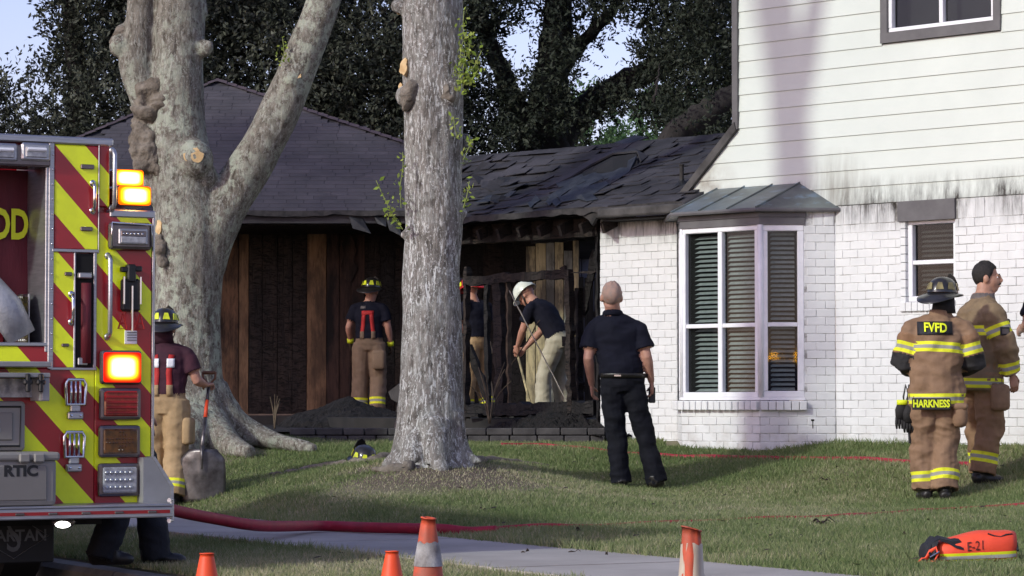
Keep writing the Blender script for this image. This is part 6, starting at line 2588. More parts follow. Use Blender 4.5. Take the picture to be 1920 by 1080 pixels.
class Person:
    def __init__(self, label, loc, yaw, joints, outfit, scale=1.0, voxel=.011, head_yaw=0.0, head_pitch=0.0, head_roll=0.0, skin='skin', group=None, seed=1, handL=None, handR=None, footL=0.0, footR=0.0, name='person'):
        self.root = empty(name, loc, label, 'person', yaw, group)
        self.root.scale = (scale, scale, scale)
        J = {k: Vector(v) for k, v in BASEJ.items()}
        for k, v in joints.items():
            J[k] = Vector(v)
        self.J = J
        self.parts = []          # (tag, path, start vertex index, end)
        self.b = MB()
        self.seed = seed
        O = outfit
        self.O = O
        self.skin = skin
        side = (J['shR'] - J['shL']).normalized()
        self.side = side
        # torso
        tw = O.get('torso_w', 1.0)
        td = O.get('torso_d', 1.0)
        hem = O.get('hem')
        pel, wai, che, nek = J['pelvis'], J['waist'], J['chest'], J['neck']
        if hem is None:                          # shirt tucked into trousers
            self.loft('seat', [pel + (pel - wai) * .9, pel + (pel - wai) * .3, pel, pel.lerp(wai, .5), pel.lerp(wai, .72)],
                      [(.145 * tw, .115 * td), (.185 * tw, .13 * td), (.19 * tw, .132 * td), (.176 * tw, .12 * td), (.160 * tw, .105 * td)])
            self.tpath = [pel.lerp(wai, .45), wai, che, nek]
            self.loft('torso', [pel.lerp(wai, .45), wai, wai.lerp(che, .5), che, che.lerp(nek, .35), che.lerp(nek, .68), che.lerp(nek, .92)],
                      [(.186 * tw, .131 * td), (.184 * tw, .129 * td), (.186 * tw, .13 * td), (.20 * tw, .135 * td), (.205 * tw, .125 * td), (.165 * tw, .10 * td), (.075, .07)])
        else:
            hz = pel + Vector((0, 0, hem - pel.z))
            self.tpath = [hz, wai, che, nek]
            self.loft('seat', [pel + Vector((0, 0, -.12)), pel, wai], [(.15 * tw, .12 * td), (.15 * tw, .11 * td), (.13 * tw, .09 * td)])
            self.loft('torso', [hz, hz.lerp(wai, .25), hz.lerp(wai, .6), wai, wai.lerp(che, .5), che, che.lerp(nek, .35), che.lerp(nek, .7), che.lerp(nek, .95)],
                      [(.232 * tw, .185 * td), (.238 * tw, .185 * td), (.225 * tw, .175 * td), (.22 * tw, .17 * td), (.225 * tw, .17 * td), (.235 * tw, .17 * td), (.23 * tw, .15 * td), (.175 * tw, .12 * td), (.095, .09)])
        # neck + head
        hd = J['head']
        self.tube('neck', [nek + (che - nek) * .25, nek.lerp(hd, .25), hd + Vector((0, -.012, -.05))], [.078, .070, .067])
        HM = Matrix.Rotation(head_yaw, 3, 'Z') @ Matrix.Rotation(head_pitch, 3, 'X') @ Matrix.Rotation(head_roll, 3, 'Y') @ Matrix.Diagonal((O.get('hs', 1.07),) * 3)
        self.HM = HM
        self.hd = hd

        def he(tag_, c, r):
            s = len(self.b.v)
            self.b.ell(hd + HM @ Vector(c), r, 14, 10, M=HM)
            self.parts.append((tag_, [hd], s, len(self.b.v)))
        he('head', (0, -.012, .03), (.076, .095, .092))
        he('head', (0, .022, -.028), (.064, .078, .082))
        he('head', (0, .05, -.082), (.042, .04, .034))
        he('head', (0, .106, -.02), (.015, .024, .022))
        he('head', (0, .098, .0), (.010, .016, .03))
        he('head', (0, .092, .018), (.045, .018, .012))
        he('head', (0, .088, -.062), (.024, .016, .012))
        for s_ in (-1, 1):
            he('head', (s_ * .078, -.008, -.012), (.012, .022, .032))
        # arms
        sr = O.get('sleeve', (.078, .072, .062))
        for s_, k in ((-1, 'L'), (1, 'R')):
            sh, el, wr = J['sh' + k], J['el' + k], J['wr' + k]
            cut = O.get('sleeve_cut')
            if cut is None:
                self.yoke(sh, nek, sr[0], s_)
                self.tube('sleeve', [sh, sh.lerp(el, .25), sh.lerp(el, .6), el, el.lerp(wr, .5), wr.lerp(el, .03)], [sr[0] * .86, sr[0], sr[0] * .98, sr[1], (sr[1] + sr[2]) / 2, sr[2]])
            else:
                hemp = sh.lerp(el, cut)
                self.yoke(sh, nek, sr[0], s_)
                self.tube('sleeve', [sh, sh.lerp(el, cut * .35), sh.lerp(el, cut * .7), hemp], [sr[0] * .84, sr[0] * .93, sr[0] * .97, sr[0] * 1.03])
                self.tube('arm', [sh, sh.lerp(el, .5), sh.lerp(el, .85), el, el.lerp(wr, .22), el.lerp(wr, .6), wr], [.05, .052, .046, .045, .047, .038, .028], base=0)
        # legs
        lr = O.get('leg', (.098, .08, .072))
        for s_, k in ((-1, 'L'), (1, 'R')):
            hi, kn, an = J['hip' + k], J['kn' + k], J['an' + k]
            top = hi + Vector((0, 0, .04))
            path = [top, hi.lerp(kn, .15), hi.lerp(kn, .6), kn, kn.lerp(an, .4), kn.lerp(an, .8), an + (an - kn).normalized() * O.get('cuff', .02)]
            self.tube('leg', path, [lr[0] * .95, lr[0] * 1.03, (lr[0] + lr[1]) / 2, lr[1], lr[1] * .99, lr[2] * 1.0, lr[2] * 1.02])
            fy = footL if k == 'L' else footR
            FM = Matrix.Rotation(fy, 3, 'Z')
            gnd = an + Vector((0, 0, -.09))
            self.loft('boot', [gnd + FM @ Vector((0, -.085, .045)), gnd + FM @ Vector((0, -.06, .05)), gnd + FM @ Vector((0, .05, .045)), gnd + FM @ Vector((0, .15, .036)), gnd + FM @ Vector((0, .185, .03))],
                      [(.03, .03), (.045, .05), (.05, .046), (.05, .036), (.028, .02)], side=FM @ Vector((1, 0, 0)))
            self.tube('boot', [an + Vector((0, 0, -.04)), an + Vector((0, 0, .06))], [.052, .05])
        for ex in O.get('extra', ()):
            self.tube(*ex)
        self.finish(voxel, handL, handR)

    def loft(self, tag_, pts, rad, side=None):
        s = len(self.b.v)
        self.b.tube(pts, rad, 18, side=side if side is not None else self.side)
        self.parts.append((tag_, [Vector(p) for p in pts], s, len(self.b.v)))

    def yoke(self, sh, nek, r, s_):
        s = len(self.b.v)
        self.b.ell(sh + Vector((0, 0, -.01)), (r * .88, r * .88, r * .84), 14, 10)
        self.b.tube([nek + Vector((0, 0, -.055)), nek.lerp(sh, .55) + Vector((0, 0, -.015)), sh + Vector((0, 0, -.004))], [r * .8, r * .86, r * .8], 12)
        self.parts.append(('torso', self.tpath, s, len(self.b.v)))

    def tube(self, tag_, pts, rad, base=0):
        s = len(self.b.v)
        self.b.tube(pts, rad, 14)
        self.parts.append((tag_, [Vector(p) for p in pts[base:]], s, len(self.b.v)))

    def finish(self, voxel, handL, handR):
        src = self.b
        kd = KDTree(len(src.v))
        owner = np.zeros(len(src.v), dtype=int)
        for pi, (tg, path, s, e) in enumerate(self.parts):
            owner[s:e] = pi
        # densify lookup with face centres
        pts, own = [], []
        for v, o_ in zip(src.v, owner):
            pts.append(v)
            own.append(o_)
        for f in src.f:
            if len(f) == 4:
                a, b_, c, d = [Vector(src.v[i]) for i in f]
                for u in (.25, .75):
                    for w in (.25, .75):
                        pts.append(a.lerp(b_, u).lerp(d.lerp(c, u), w))
                        own.append(owner[f[0]])
        kd = KDTree(len(pts))
        for i, p in enumerate(pts):
            kd.insert(p, i)
        kd.balance()
        V, N, Fs = remesh(src, voxel, 2)
        O = self.O
        mats = O['mats']
        names = []
        slot = {}
        for tg in ('torso', 'seat', 'sleeve', 'leg', 'arm', 'head', 'neck', 'boot', 'cuff', 'collar', 'hand', 'kneepatch'):
            mn = mats.get(tg)
            if mn is None:
                mn = self.skin if tg in ('arm', 'head', 'neck', 'hand') else mats.get('torso')
            if mn not in names:
                names.append(mn)
            slot[tg] = names.index(mn)
        cloth = {'torso': .010, 'seat': .010, 'sleeve': .010, 'leg': .011, 'collar': .006}
        cloth = {k: v * O.get('folds', 1.0) for k, v in cloth.items()}
        nv = len(V)
        part_of = [own[kd.find(Vector(V[i]))[1]] for i in range(nv)]
        nbr = [set() for _ in range(nv)]
        for f in Fs:
            for i in range(len(f)):
                nbr[f[i]].add(f[i - 1])
                nbr[f[i - 1]].add(f[i])
        tagn = [self.parts[p][0] for p in part_of]
        for _ in range(4):                           # majority filter keeps garment borders clean
            new = list(part_of)
            for i in range(nv):
                cnt = {}
                for j in nbr[i]:
                    cnt[part_of[j]] = cnt.get(part_of[j], 0) + 1
                best = max(cnt, key=cnt.get)
                if cnt[best] > len(nbr[i]) / 2:
                    new[i] = best
            part_of = new
        out = []
        sv = Vector((self.seed * 3.1, 0, 0))
        for i in range(nv):
            p = Vector(V[i])
            amp = cloth.get(self.parts[part_of[i]][0], 0)
            if amp:
                q = p + sv
                d = noise.noise(Vector((q.x * 6, q.y * 6, q.z * 13))) * .7 + noise.noise(Vector((q.x * 4 + q.z * 5, q.y * 5, q.z * 6 - q.x * 7))) * .8 - abs(noise.noise(Vector((q.x * 9, q.y * 9, q.z * 17)))) * .6
                p = p + Vector(N[i]) * (amp * d)
            out.append(tuple(p))
        mi, tt = [], []
        for f in Fs:
            tg, path, _, _ = self.parts[part_of[f[0]]]
            ts = [seg_t(path, Vector(V[i])) if len(path) > 1 else 0.0 for i in f]
            tt += ts
            t = sum(ts) / len(ts)
            for (src_tag, t0, t1, new) in O.get('zones', ()):
                if tg == src_tag and t0 <= t < t1:
                    tg = new
            mi.append(slot.get(tg, 0))
        nb = len(out)
        # hands added as real five fingered meshes rooted in the wrist
        hb = MB()
        for k, spec in (('L', handL), ('R', handR)):
            if spec is False:
                continue
            self.hand(hb, k, spec or {})
        out += hb.v
        tt += [0.0] * sum(len(f) for f in hb.f)
        Fs = list(Fs) + [tuple(nb + i for i in f) for f in hb.f]
        mi += [slot['hand']] * len(hb.f)
        me = bpy.data.meshes.new('body')
        me.from_pydata(out, [], Fs)
        for mn in names:
            me.materials.append(M[mn])
        me.polygons.foreach_set('material_index', mi)
        me.polygons.foreach_set('use_smooth', [True] * len(me.polygons))
        at = me.attributes.new('tt', 'FLOAT', 'CORNER')
        at.data.foreach_set('value', tt)
        self.body = put(bpy.data.objects.new('body', me), self.root)
        self.bvh = BVHTree.FromPolygons([Vector(v) for v in out], Fs)

    def hand(self, hb, k, spec):
        J = self.J
        el, wr = J['el' + k], J['wr' + k]
        d = Vector(spec.get('dir', (wr - el))).normalized()
        pn = Vector(spec.get('palm', (1 if k == 'L' else -1, 0, 0)))      # palm faces the thigh
        pn = (pn - d * pn.dot(d)).normalized()
        th = d.cross(pn) * (1 if k == 'R' else -1)
        if 'thumb' in spec:
            th = Vector(spec['thumb'])
            th = (th - d * th.dot(d)).normalized()
        curl = spec.get('curl', .35)
        g = spec.get('size', 1.0)
        hb.tube([wr - d * .03, wr, wr + d * .03 * g, wr + d * .085 * g, wr + d * .10 * g], [(.026, .022), (.028 * g, .02 * g), (.038 * g, .019 * g), (.043 * g, .016 * g), (.04 * g, .012 * g)], 12, side=th)
        for i, (off, ln, r) in enumerate(((.031, .070, .0095), (.0105, .080, .0098), (-.0105, .074, .0093), (-.031, .058, .0082))):
            p = wr + d * .088 * g + th * off * g
            dirv = d.copy()
            pts = [p - d * .02]
            for s, c in ((.45, .6), (.32, 1.1), (.23, .9)):
                ang = curl * c * (1 + .12 * i)
                dirv = (dirv * math.cos(ang) + pn * math.sin(ang)).normalized()
                pts.append(p)
                p = p + dirv * ln * s * g
            pts.append(p)
            hb.tube(pts, [r * g, r * g, r * .97 * g, r * .9 * g, r * .7 * g], 8)
        p0 = wr + d * .025 * g + th * .03 * g
        td = (d * .7 + th * .6 + pn * .35).normalized()
        p1 = p0 + td * .04 * g
        td2 = (d * .85 + th * .15 + pn * (.3 + curl * .6)).normalized()
        p2 = p1 + td2 * .03 * g
        hb.tube([p0 - td * .02, p0, p1, p2, p2 + td2 * .022 * g], [.014 * g, .014 * g, .0115 * g, .0105 * g, .0075 * g], 8)

    # ---- things worn
    def project(self, x, z, frm=(0, -1.2), dirv=(0, 1), off=.006):
        o = Vector((x + frm[0], frm[1], z))
        d = Vector((dirv[0], dirv[1], 0)).normalized()
        hit = self.bvh.ray_cast(o, d)
        if hit[0] is None:
            return None
        return hit[0] - d * off

    def strip(self, name, mat, pts, width, off=.006, parent=None, dirv=(0, 1), frm=(0, -1.2), lab=None):
        """strap following the back; pts = (x, z) centre line"""
        b = MB()
        vs = []
        dense = []
        for (a, c) in zip(pts, pts[1:]):
            n = max(2, int(math.hypot(c[0] - a[0], c[1] - a[1]) / .03))
            for k in range(n):
                dense.append((a[0] + (c[0] - a[0]) * k / n, a[1] + (c[1] - a[1]) * k / n))
        dense.append(pts[-1])
        rows = 0
        for i, (x, z) in enumerate(dense):
            a = dense[max(0, i - 1)]
            c = dense[min(len(dense) - 1, i + 1)]
            tx, tz = c[0] - a[0], c[1] - a[1]
            L = math.hypot(tx, tz) or 1
            nx_, nz_ = -tz / L, tx / L
            ps = []
            for k in (-.5, 0, .5):
                ps.append(self.project(x + nx_ * width * k, z + nz_ * width * k, frm, dirv, off))
            if any(p is None for p in ps):
                continue
            vs += ps
            rows += 1
        b.add(vs, [(3 * i + k, 3 * i + k + 1, 3 * i + k + 4, 3 * i + k + 3) for i in range(rows - 1) for k in (0, 1)])
        o = b.build(name, M[mat], parent or self.root, smooth=True)
        o.modifiers.new('s', 'SOLIDIFY').thickness = .004
        return o

    def patch(self, name, mat, x0, x1, z0, z1, off=.008, n=8, m=5, dirv=(0, 1), frm=(0, -1.2), parent=None, bow=0.0):
        b = MB()
        vs = []
        for j in range(m + 1):
            for i in range(n + 1):
                x, z = x0 + (x1 - x0) * i / n, z0 + (z1 - z0) * j / m
                p = self.project(x, z, frm, dirv, off)
                vs.append(p if p is not None else Vector((x, 0, z)))
        b.add(vs, [(j * (n + 1) + i, j * (n + 1) + i + 1, (j + 1) * (n + 1) + i + 1, (j + 1) * (n + 1) + i) for j in range(m) for i in range(n)])
        o = b.build(name, M[mat], parent or self.root, smooth=True)
        o.modifiers.new('s', 'SOLIDIFY').thickness = .004
        return o

    def letters(self, s, mat, x, z, size, sx=1.0, off=.014, bold=.002, tilt=0.0, parent=None, name='lettering', dirv=(0, 1), frm=(0, -1.2)):
        v, f = text_geo(s, size, 0, sx, 0, bold)
        b = MB()
        vs = []
        for a, c in v:
            q = self.project(x + a, z + c + a * tilt, frm, dirv, off)
            vs.append(q if q is not None else Vector((x + a, -.2, z + c)))
        b.add(vs, f)
        return b.build(name, M[mat], parent or self.root)

    def hair(self, mat, front=.045, low=-.05, lift=.006):
        b = MB()
        vs, fs, HM, hd = [], [], self.HM, self.hd
        n, m = 22, 12
        for j in range(m + 1):
            for i in range(n):
                a = i * 2 * PI / n
                fw = math.sin(a)                     # +1 forward
                lowz = low if fw < .2 else low + (front - low) * min(1, (fw - .2) / .5)
                if -.35 < fw <= .35:
                    lowz = max(lowz, low + .04 * (1 - abs(fw) / .35))
                ph = (PI / 2) * (1 - j / m)
                zmin = max(-.95, min(.95, (lowz - .03) / .092))
                ph = math.asin(zmin) + (PI / 2 - math.asin(zmin)) * (j / m)
                c, s = math.cos(ph), math.sin(ph)
                g = lift + .007 * noise.noise(Vector((math.cos(a) * 6, s * 6, math.sin(a) * 6))) if j > 0 else lift * .4
                vs.append(hd + HM @ Vector((math.cos(a) * c * (.077 + g), -.012 + fw * c * (.096 + g), .03 + s * (.093 + g * 1.6))))
        for j in range(m):
            for i in range(n):
                k = (i + 1) % n
                fs.append((j * n + i, j * n + k, (j + 1) * n + k, (j + 1) * n + i))
        b.add(vs, fs)
        return b.build('hair', M[mat], self.root, smooth=True)

    def face(self, moustache=None):
        HM, hd = self.HM, self.hd
        for s_ in (-1, 1):
            b = MB()
            b.ell(hd + HM @ Vector((s_ * .031, .080, .004)), (.010, .006, .006), 10, 8)
            b.build('eye', M['whiteframe'], self.root, smooth=True)
            b = MB()
            b.ell(hd + HM @ Vector((s_ * .031, .0845, .004)), (.0055, .003, .0055), 10, 8)
            b.build('iris', M['hair_dark'], self.root, smooth=True)
            b = MB()
            b.tube([hd + HM @ Vector((s_ * .014, .099, .022)), hd + HM @ Vector((s_ * .032, .098, .027)), hd + HM @ Vector((s_ * .05, .086, .02))], [.003, .005, .003], 6)
            b.build('eyebrow', M['hair_dark'], self.root)
        b = MB()
        b.tube([hd + HM @ Vector((-.02, .096, -.068)), hd + HM @ Vector((0, .104, -.064)), hd + HM @ Vector((.02, .096, -.068))], [.003, .006, .003], 6)
        b.build('lips', M['skin_tan'], self.root, smooth=True)
        if moustache:
            b = MB()
            b.tube([hd + HM @ Vector((-.03, .092, -.055)), hd + HM @ Vector((0, .107, -.046)), hd + HM @ Vector((.03, .092, -.055))], [.004, .008, .004], 8)
            b.build('moustache', M[moustache], self.root, smooth=True)

    def helmet(self, mat='helmet_black', refl='reflector', tilt=0.0, back=.085, shield=True, chin=True, plain=False, lift=.0):
        make_helmet(self.root, self.hd + self.HM @ Vector((0, -.006, .045 + lift)), self.HM @ Matrix.Rotation(tilt, 3, 'X'), mat, refl, back, shield, plain)
        if chin:
            b = MB()
            HM, hd = self.HM, self.hd
            b.tube([hd + HM @ Vector((-.088, .0, .05)), hd + HM @ Vector((-.083, .02, -.03)), hd + HM @ Vector((-.05, .06, -.10)), hd + HM @ Vector((0, .075, -.125)), hd + HM @ Vector((.05, .06, -.10)), hd + HM @ Vector((.083, .02, -.03)), hd + HM @ Vector((.088, 0, .05))], (.004, .010), 6)
            b.build('chin_strap', M['blackplastic'], self.root)


def make_helmet(parent, c, R3, mat, refl, back=.085, shield=True, plain=False, sub=True):
    """leather style fire helmet: ribbed dome, long rear brim, reflectors, front shield"""
    T4 = Matrix.Translation(c) @ R3.to_4x4()
    a_, b_, h_ = .112, .138, .125
    bm_ = MB()
    prof = []
    for i in range(9):
        t = (PI / 2) * i / 8
        prof.append((math.cos(t) ** .8 if i < 8 else 0.02, math.sin(t)))
    vs, fs = [], []
    seg = 32
    for (r, z) in prof:
        for k in range(seg):
            a = k * 2 * PI / seg
            rib = 1 + (.035 if (k % 4 == 0) else 0) * (1 - z * .4)
            vs.append(T4 @ Vector((a_ * r * rib * math.cos(a), b_ * r * rib * math.sin(a), h_ * z)))
    for i in range(8):
        for k in range(seg):
            k2 = (k + 1) % seg
            fs.append((i * seg + k, i * seg + k2, (i + 1) * seg + k2, (i + 1) * seg + k))
    fs.append(tuple(8 * seg + k for k in range(seg)))
    bm_.add(vs, fs)
    hel = bm_.build('helmet', M[mat], parent, smooth=True)
    br = MB()
    vs, fs = [], []
    rows = 5
    for j in range(rows):
        for k in range(seg):
            a = k * 2 * PI / seg
            bk = max(0, -math.sin(a)) ** 1.5
            w = (.034 + .012 * max(0, math.sin(a)) + back * bk) * (j / (rows - 2) if j < rows - 1 else 1)
            if plain:
                w = (.012 + .045 * max(0, math.sin(a)) ** 2) * (j / (rows - 2) if j < rows - 1 else 1)
            z = -.004 - w * (.28 + .45 * bk) + (.006 * math.sin(2 * a) * (j > 1))
            if j == rows - 1:
                z -= .009
            vs.append(T4 @ Vector(((a_ + w) * math.cos(a), (b_ + w) * math.sin(a), z)))
    for j in range(rows - 1):
        for k in range(seg):
            k2 = (k + 1) % seg
            fs.append((j * seg + k, (j + 1) * seg + k, (j + 1) * seg + k2, j * seg + k2))
    br.add(vs, fs)
    o = br.build('brim', M[mat], hel, smooth=True)
    o.modifiers.new('s', 'SOLIDIFY').thickness = .004
    if refl:
        for k in range(8):
            a = PI / 2 + (k + .5) * PI / 4
            q = []
            for (da, t) in ((-.26, .16), (.26, .16), (.15, .62), (-.15, .62)):
                r = math.cos(t) ** .8 * 1.05
                q.append(T4 @ Vector((a_ * r * math.cos(a + da), b_ * r * math.sin(a + da), h_ * math.sin(t) * 1.03)))
            p = MB()
            nn = (q[1] - q[0]).cross(q[2] - q[0]).normalized()
            if nn.dot(q[0] - Vector(c)) < 0:
                nn = -nn
            p.poly(q, nn * .004)
            p.build('reflector', M[refl], hel)
    if shield:
        p = MB()
        y0 = b_ + .002
        g = [(-.055, .0), (.055, .0), (.062, .06), (.035, .12), (0, .15), (-.035, .12), (-.062, .06)]
        p.poly([T4 @ Vector((x, y0 - z * .25 + (0 if z < .1 else .01), z + .008)) for x, z in g], R3 @ Vector((0, .008, .002)))
        p.build('front_shield', M['leather'], hel)
    return hel


def feet(px, Y, z):
    return Vector(((px - 960) / F * Y, Y, z))


def gfeet(px, Y):
    x = (px - 960) / F * Y
    return Vector((x, Y, gz(x, Y) - .004))


duty = dict(mats=dict(torso='navy', seat='navy_pants', sleeve='navy', leg='navy_pants', boot='leather', cuff='navy', collar='navy'), sleeve=(.088, .07, .06), sleeve_cut=.72, leg=(.108, .092, .094), cuff=.05, torso_w=1.08, torso_d=1.1, folds=1.7)
tee = lambda legm, seatm, shirt='navy': dict(mats=dict(torso=shirt, seat=seatm, sleeve=shirt, leg=legm, boot='leather', collar=shirt), sleeve=(.082, .07, .06), sleeve_cut=.66, leg=(.125, .112, .108), cuff=.0, torso_w=1.0, torso_d=1.08, folds=1.15)

# ---- the man in dark blue looking up at the roof
CH = Person('balding man in navy polo and trousers looking up at roof', gfeet(1190, 24.4), 0.0,
            dict(pelvis=(-.115, 0, .955), waist=(-.125, -.01, 1.07), chest=(-.165, 0, 1.30), neck=(-.19, -.01, 1.53), head=(-.205, -.04, 1.678),
                 shL=(-.365, 0, 1.40), shR=(.04, 0, 1.40), elL=(-.41, -.05, 1.14), wrL=(-.375, .10, .90), elR=(.105, -.05, 1.15), wrR=(.15, .05, .925),
                 hipL=(-.20, 0, .90), hipR=(-.03, 0, .90), knL=(-.165, .03, .49), knR=(.085, .03, .50), anL=(-.125, -.01, .09), anR=(.185, 0, .09)),
            dict(duty, hs=1.14), 1.0, .010, head_yaw=.12, head_pitch=.3, handL=dict(dir=(.1, .5, -1), curl=.5), handR=dict(dir=(.06, .25, -1), palm=(-1, .1, 0), curl=.75), footL=.12, footR=-.25, seed=2)
CH.hair('hair_grey', front=.09, low=-.045, lift=.001)
CH.strip('belt', 'leather', [(-.33, .985), (.11, .985)], .04, .006)
b = MB()
b.tube([Vector((-.193, -.012, 1.525)) + Vector((math.cos(a * PI / 9) * .082, math.sin(a * PI / 9) * .082, -.016 * math.sin(a * PI / 9))) for a in range(18)], (.026, .010), 8, closed=True, side=(0, 0, 1))
b.v = [tuple(p) for p in b.v]
b.build('collar', M['navy'], CH.root, smooth=True)
b = MB()
pb = CH.project(-.155, .985, off=.012)
b.bbox((pb.x - .03, pb.y - .004, .975), (pb.x + .03, pb.y + .004, .995), .003)
b.build('belt_keeper', M['chrome'], CH.root)
rw = Vector(CH.root.location) + Vector((.155, .085, .825))
rad = empty('hand_radio', rw, 'black handheld radio in the hand of the man in navy', 'radio')
b = MB()
b.bbox((-.03, -.022, -.08), (.03, .022, .06), .008)
b.build('radio_case', M['blackplastic'], rad)
b = MB()
b.tube([(-.016, 0, .055), (-.018, 0, .16)], [.006, .004], 8)
b.build('aerial', M['blackplastic'], rad)
b = MB()
b.cyl((.012, 0, .055), (.012, 0, .078), .008, 10)
b.build('knob', M['blackplastic'], rad)

# ---- firefighter seen from behind with lettering
full = dict(mats=dict(torso='coat_torso', seat='bunker_seat', sleeve='coat_sleeve', leg='bunker_leg', boot='leather', cuff='cuff_black', collar='bunker_seat', hand='glove', neck='cuff_black'),
            sleeve=(.105, .10, .078), leg=(.135, .122, .112), cuff=.0, hem=.76, torso_w=1.0, torso_d=1.05, folds=2.3, zones=(('sleeve', .215, 9, 'cuff'),))
HK = Person('firefighter in tan turnout gear and black helmet with back turned', gfeet(1757, 22.7), -.10,
            dict(pelvis=(-.01, 0, .93), waist=(-.01, 0, 1.08), chest=(.0, .02, 1.31), neck=(.03, .05, 1.50), head=(.055, .085, 1.645),
                 shL=(-.20, .02, 1.39), shR=(.225, .03, 1.385), elL=(-.275, .0, 1.12), wrL=(-.17, .24, 1.07), elR=(.30, .03, 1.11), wrR=(.18, .26, 1.06),
                 hipL=(-.10, 0, .90), hipR=(.085, 0, .90), knL=(-.12, .03, .49), knR=(.055, .03, .49), anL=(-.10, 0, .08), anR=(.055, -.08, .08)),
            dict(full, extra=[('collar', [(.03, .045, 1.44), (.04, .05, 1.55)], [.115, .09])]), 1.0, .010, head_yaw=-.55, head_pitch=-.05, skin='skin_tan', footL=.2, footR=-.1, seed=5)
HK.helmet('helmet_black', 'reflector_dim', tilt=.02)
b = MB()
b.tube([HK.hd + Vector((0, -.07, .03)), HK.hd + Vector((0, -.075, -.05)), HK.hd + Vector((0, -.07, -.12))], [(.085, .03), (.09, .04), (.10, .045)], 14)
b.build('neck_flap', M['cuff_black'], HK.root, smooth=True)
pch = HK.patch('name_panel', 'bag_black', -.165, .12, 1.345, 1.455, .010, 10, 5)
HK.letters('FVFD', 'lime', -.02, 1.40, .105, .78, .028, .003, -.05, parent=pch)
b = MB()
ty = min(HK.project(x, z).y for x in (-.17, -.08, 0, .07) for z in (.74, .78, .82)) - .008
b.bbox((-.215, ty, .735), (.095, ty + .012, .83), .004)
tail = b.build('tail_panel', M['bag_black'], HK.root)
v, f = text_geo('HARKNESS', .083, 0, .74, 0, .003)
b = MB()
b.add([(-.06 + a, ty - .004, .782 + c) for a, c in v], f)
b.build('lettering', M['lime'], tail)
b = MB()
pk = [(.07, -.12, .60), (.24, -.10, .60), (.255, -.07, .83), (.10, -.12, .83)]
b.bbox((.115, -.165, .59), (.235, -.05, .78), .045)
b.bbox((.11, -.172, .73), (.24, -.05, .79), .03)
b.build('cargo_pocket', M['bunker_seat'], HK.root, smooth=True)
gl = empty('work_gloves', Vector(HK.root.location) + Vector((-.255, .02, .66)), 'dark work gloves with yellow trim clipped at the firefighter\'s hip', 'gloves')
b = MB()
for (x, y, z) in ((-.03, 0, .05), (.03, -.03, .02)):
    b.tube([(x, y, .09 + z), (x - .01, y, .02 + z), (x - .01, y, -.05 + z)], [(.035, .022), (.05, .028), (.045, .025)], 12)
    for k in range(4):
        b.tube([(x - .045 + k * .022, y, -.04 + z), (x - .05 + k * .024, y - .012, -.09 + z), (x - .045 + k * .022, y + .004, -.13 + z)], [.013, .012, .008], 8)
b.build('glove_pair', M['cuff_black'], gl, smooth=True)
b = MB()
b.tube([(-.03, 0, .155), (-.03, 0, .115)], [(.045, .03), (.045, .03)], 12)
b.build('glove_cuff', M['lime'], gl, smooth=True)
b = MB()
b.tube([(.03, -.01, .28), (.015, -.01, .15), (.02, -.01, .0), (.03, -.01, -.2)], [(.012, .006)] * 4, 8)
b.build('strap', M['blackplastic'], gl)
b = MB()
b.tube([(.0, .0, .28), (-.02, 0, .18), (-.01, 0, .1), (.02, 0, .2)], .008, 8, closed=True)
b.build('strap_loop', M['blackplastic'], gl)

# ---- second firefighter, bare headed, in profile
full2 = dict(full, mats=dict(torso='coat_torso2', seat='bunker_seat', sleeve='coat_sleeve2', leg='bunker_leg2', boot='leather', cuff='cuff_black', collar='grey_fabric', hand='skin_tan', neck='skin_tan'), zones=(('sleeve', .55, 9, 'cuff'),), leg=(.13, .118, .11))
SM = Person('bare headed firefighter with moustache in turnout gear facing right', gfeet(1838, 23.4), -1.18,
            dict(pelvis=(0, -.01, .95), waist=(0, 0, 1.09), chest=(0, 0, 1.33), neck=(0, .03, 1.53), head=(0, .065, 1.70),
                 shL=(-.2, .02, 1.42), shR=(.2, -.01, 1.42), elL=(-.27, .06, 1.16), wrL=(-.2, .25, 1.05), elR=(.27, .06, 1.15), wrR=(.25, .15, .89),
                 hipL=(-.095, 0, .92), hipR=(.095, 0, .92), knL=(-.12, .06, .5), knR=(.11, .02, .5), anL=(-.12, .08, .09), anR=(.11, -.06, .09)),
            dict(full2, extra=[('collar', [(0, .025, 1.46), (0, .03, 1.57)], [.125, .10])]), 1.02, .010, head_yaw=-.5, skin='skin_tan', handR=dict(dir=(0, .2, -1), palm=(-1, 0, 0), curl=.6), footL=.1, footR=-.15, seed=8)
SM.hair('hair_dark', front=.068, low=-.05, lift=.006)
SM.face('hair_dark')
b = MB()
b.bbox((.20, -.05, .60), (.285, .12, .82), .04)
b.build('cargo_pocket', M['bunker_seat'], SM.root, smooth=True)
SM.patch('arm_badge', 'bag_black', -.045, .045, 1.26, 1.33, .008, 4, 3, dirv=(-1, 0), frm=(1.2, .02)) if False else None
for (z0, nm) in ((1.25, 'arm_badge'),):
    hit = SM.bvh.ray_cast(Vector((1.2, .02, z0)), Vector((-1, 0, 0)))
    if hit[0]:
        p = hit[0]
        b = MB()
        b.bbox((p.x - .002, -.025, z0 - .035), (p.x + .014, .065, z0 + .035), .006)
        o = b.build(nm, M['bag_black'], SM.root)
        b = MB()
        b.box((p.x + .0145, -.012, z0 - .022), (p.x + .0165, .05, z0 + .02))
        b.build('badge_face', M['grey_fabric'], o)
b = MB()
b.bbox((.13, .12, 1.20), (.19, .18, 1.36), .02)
b.build('chest_strap', M['bag_black'], SM.root)

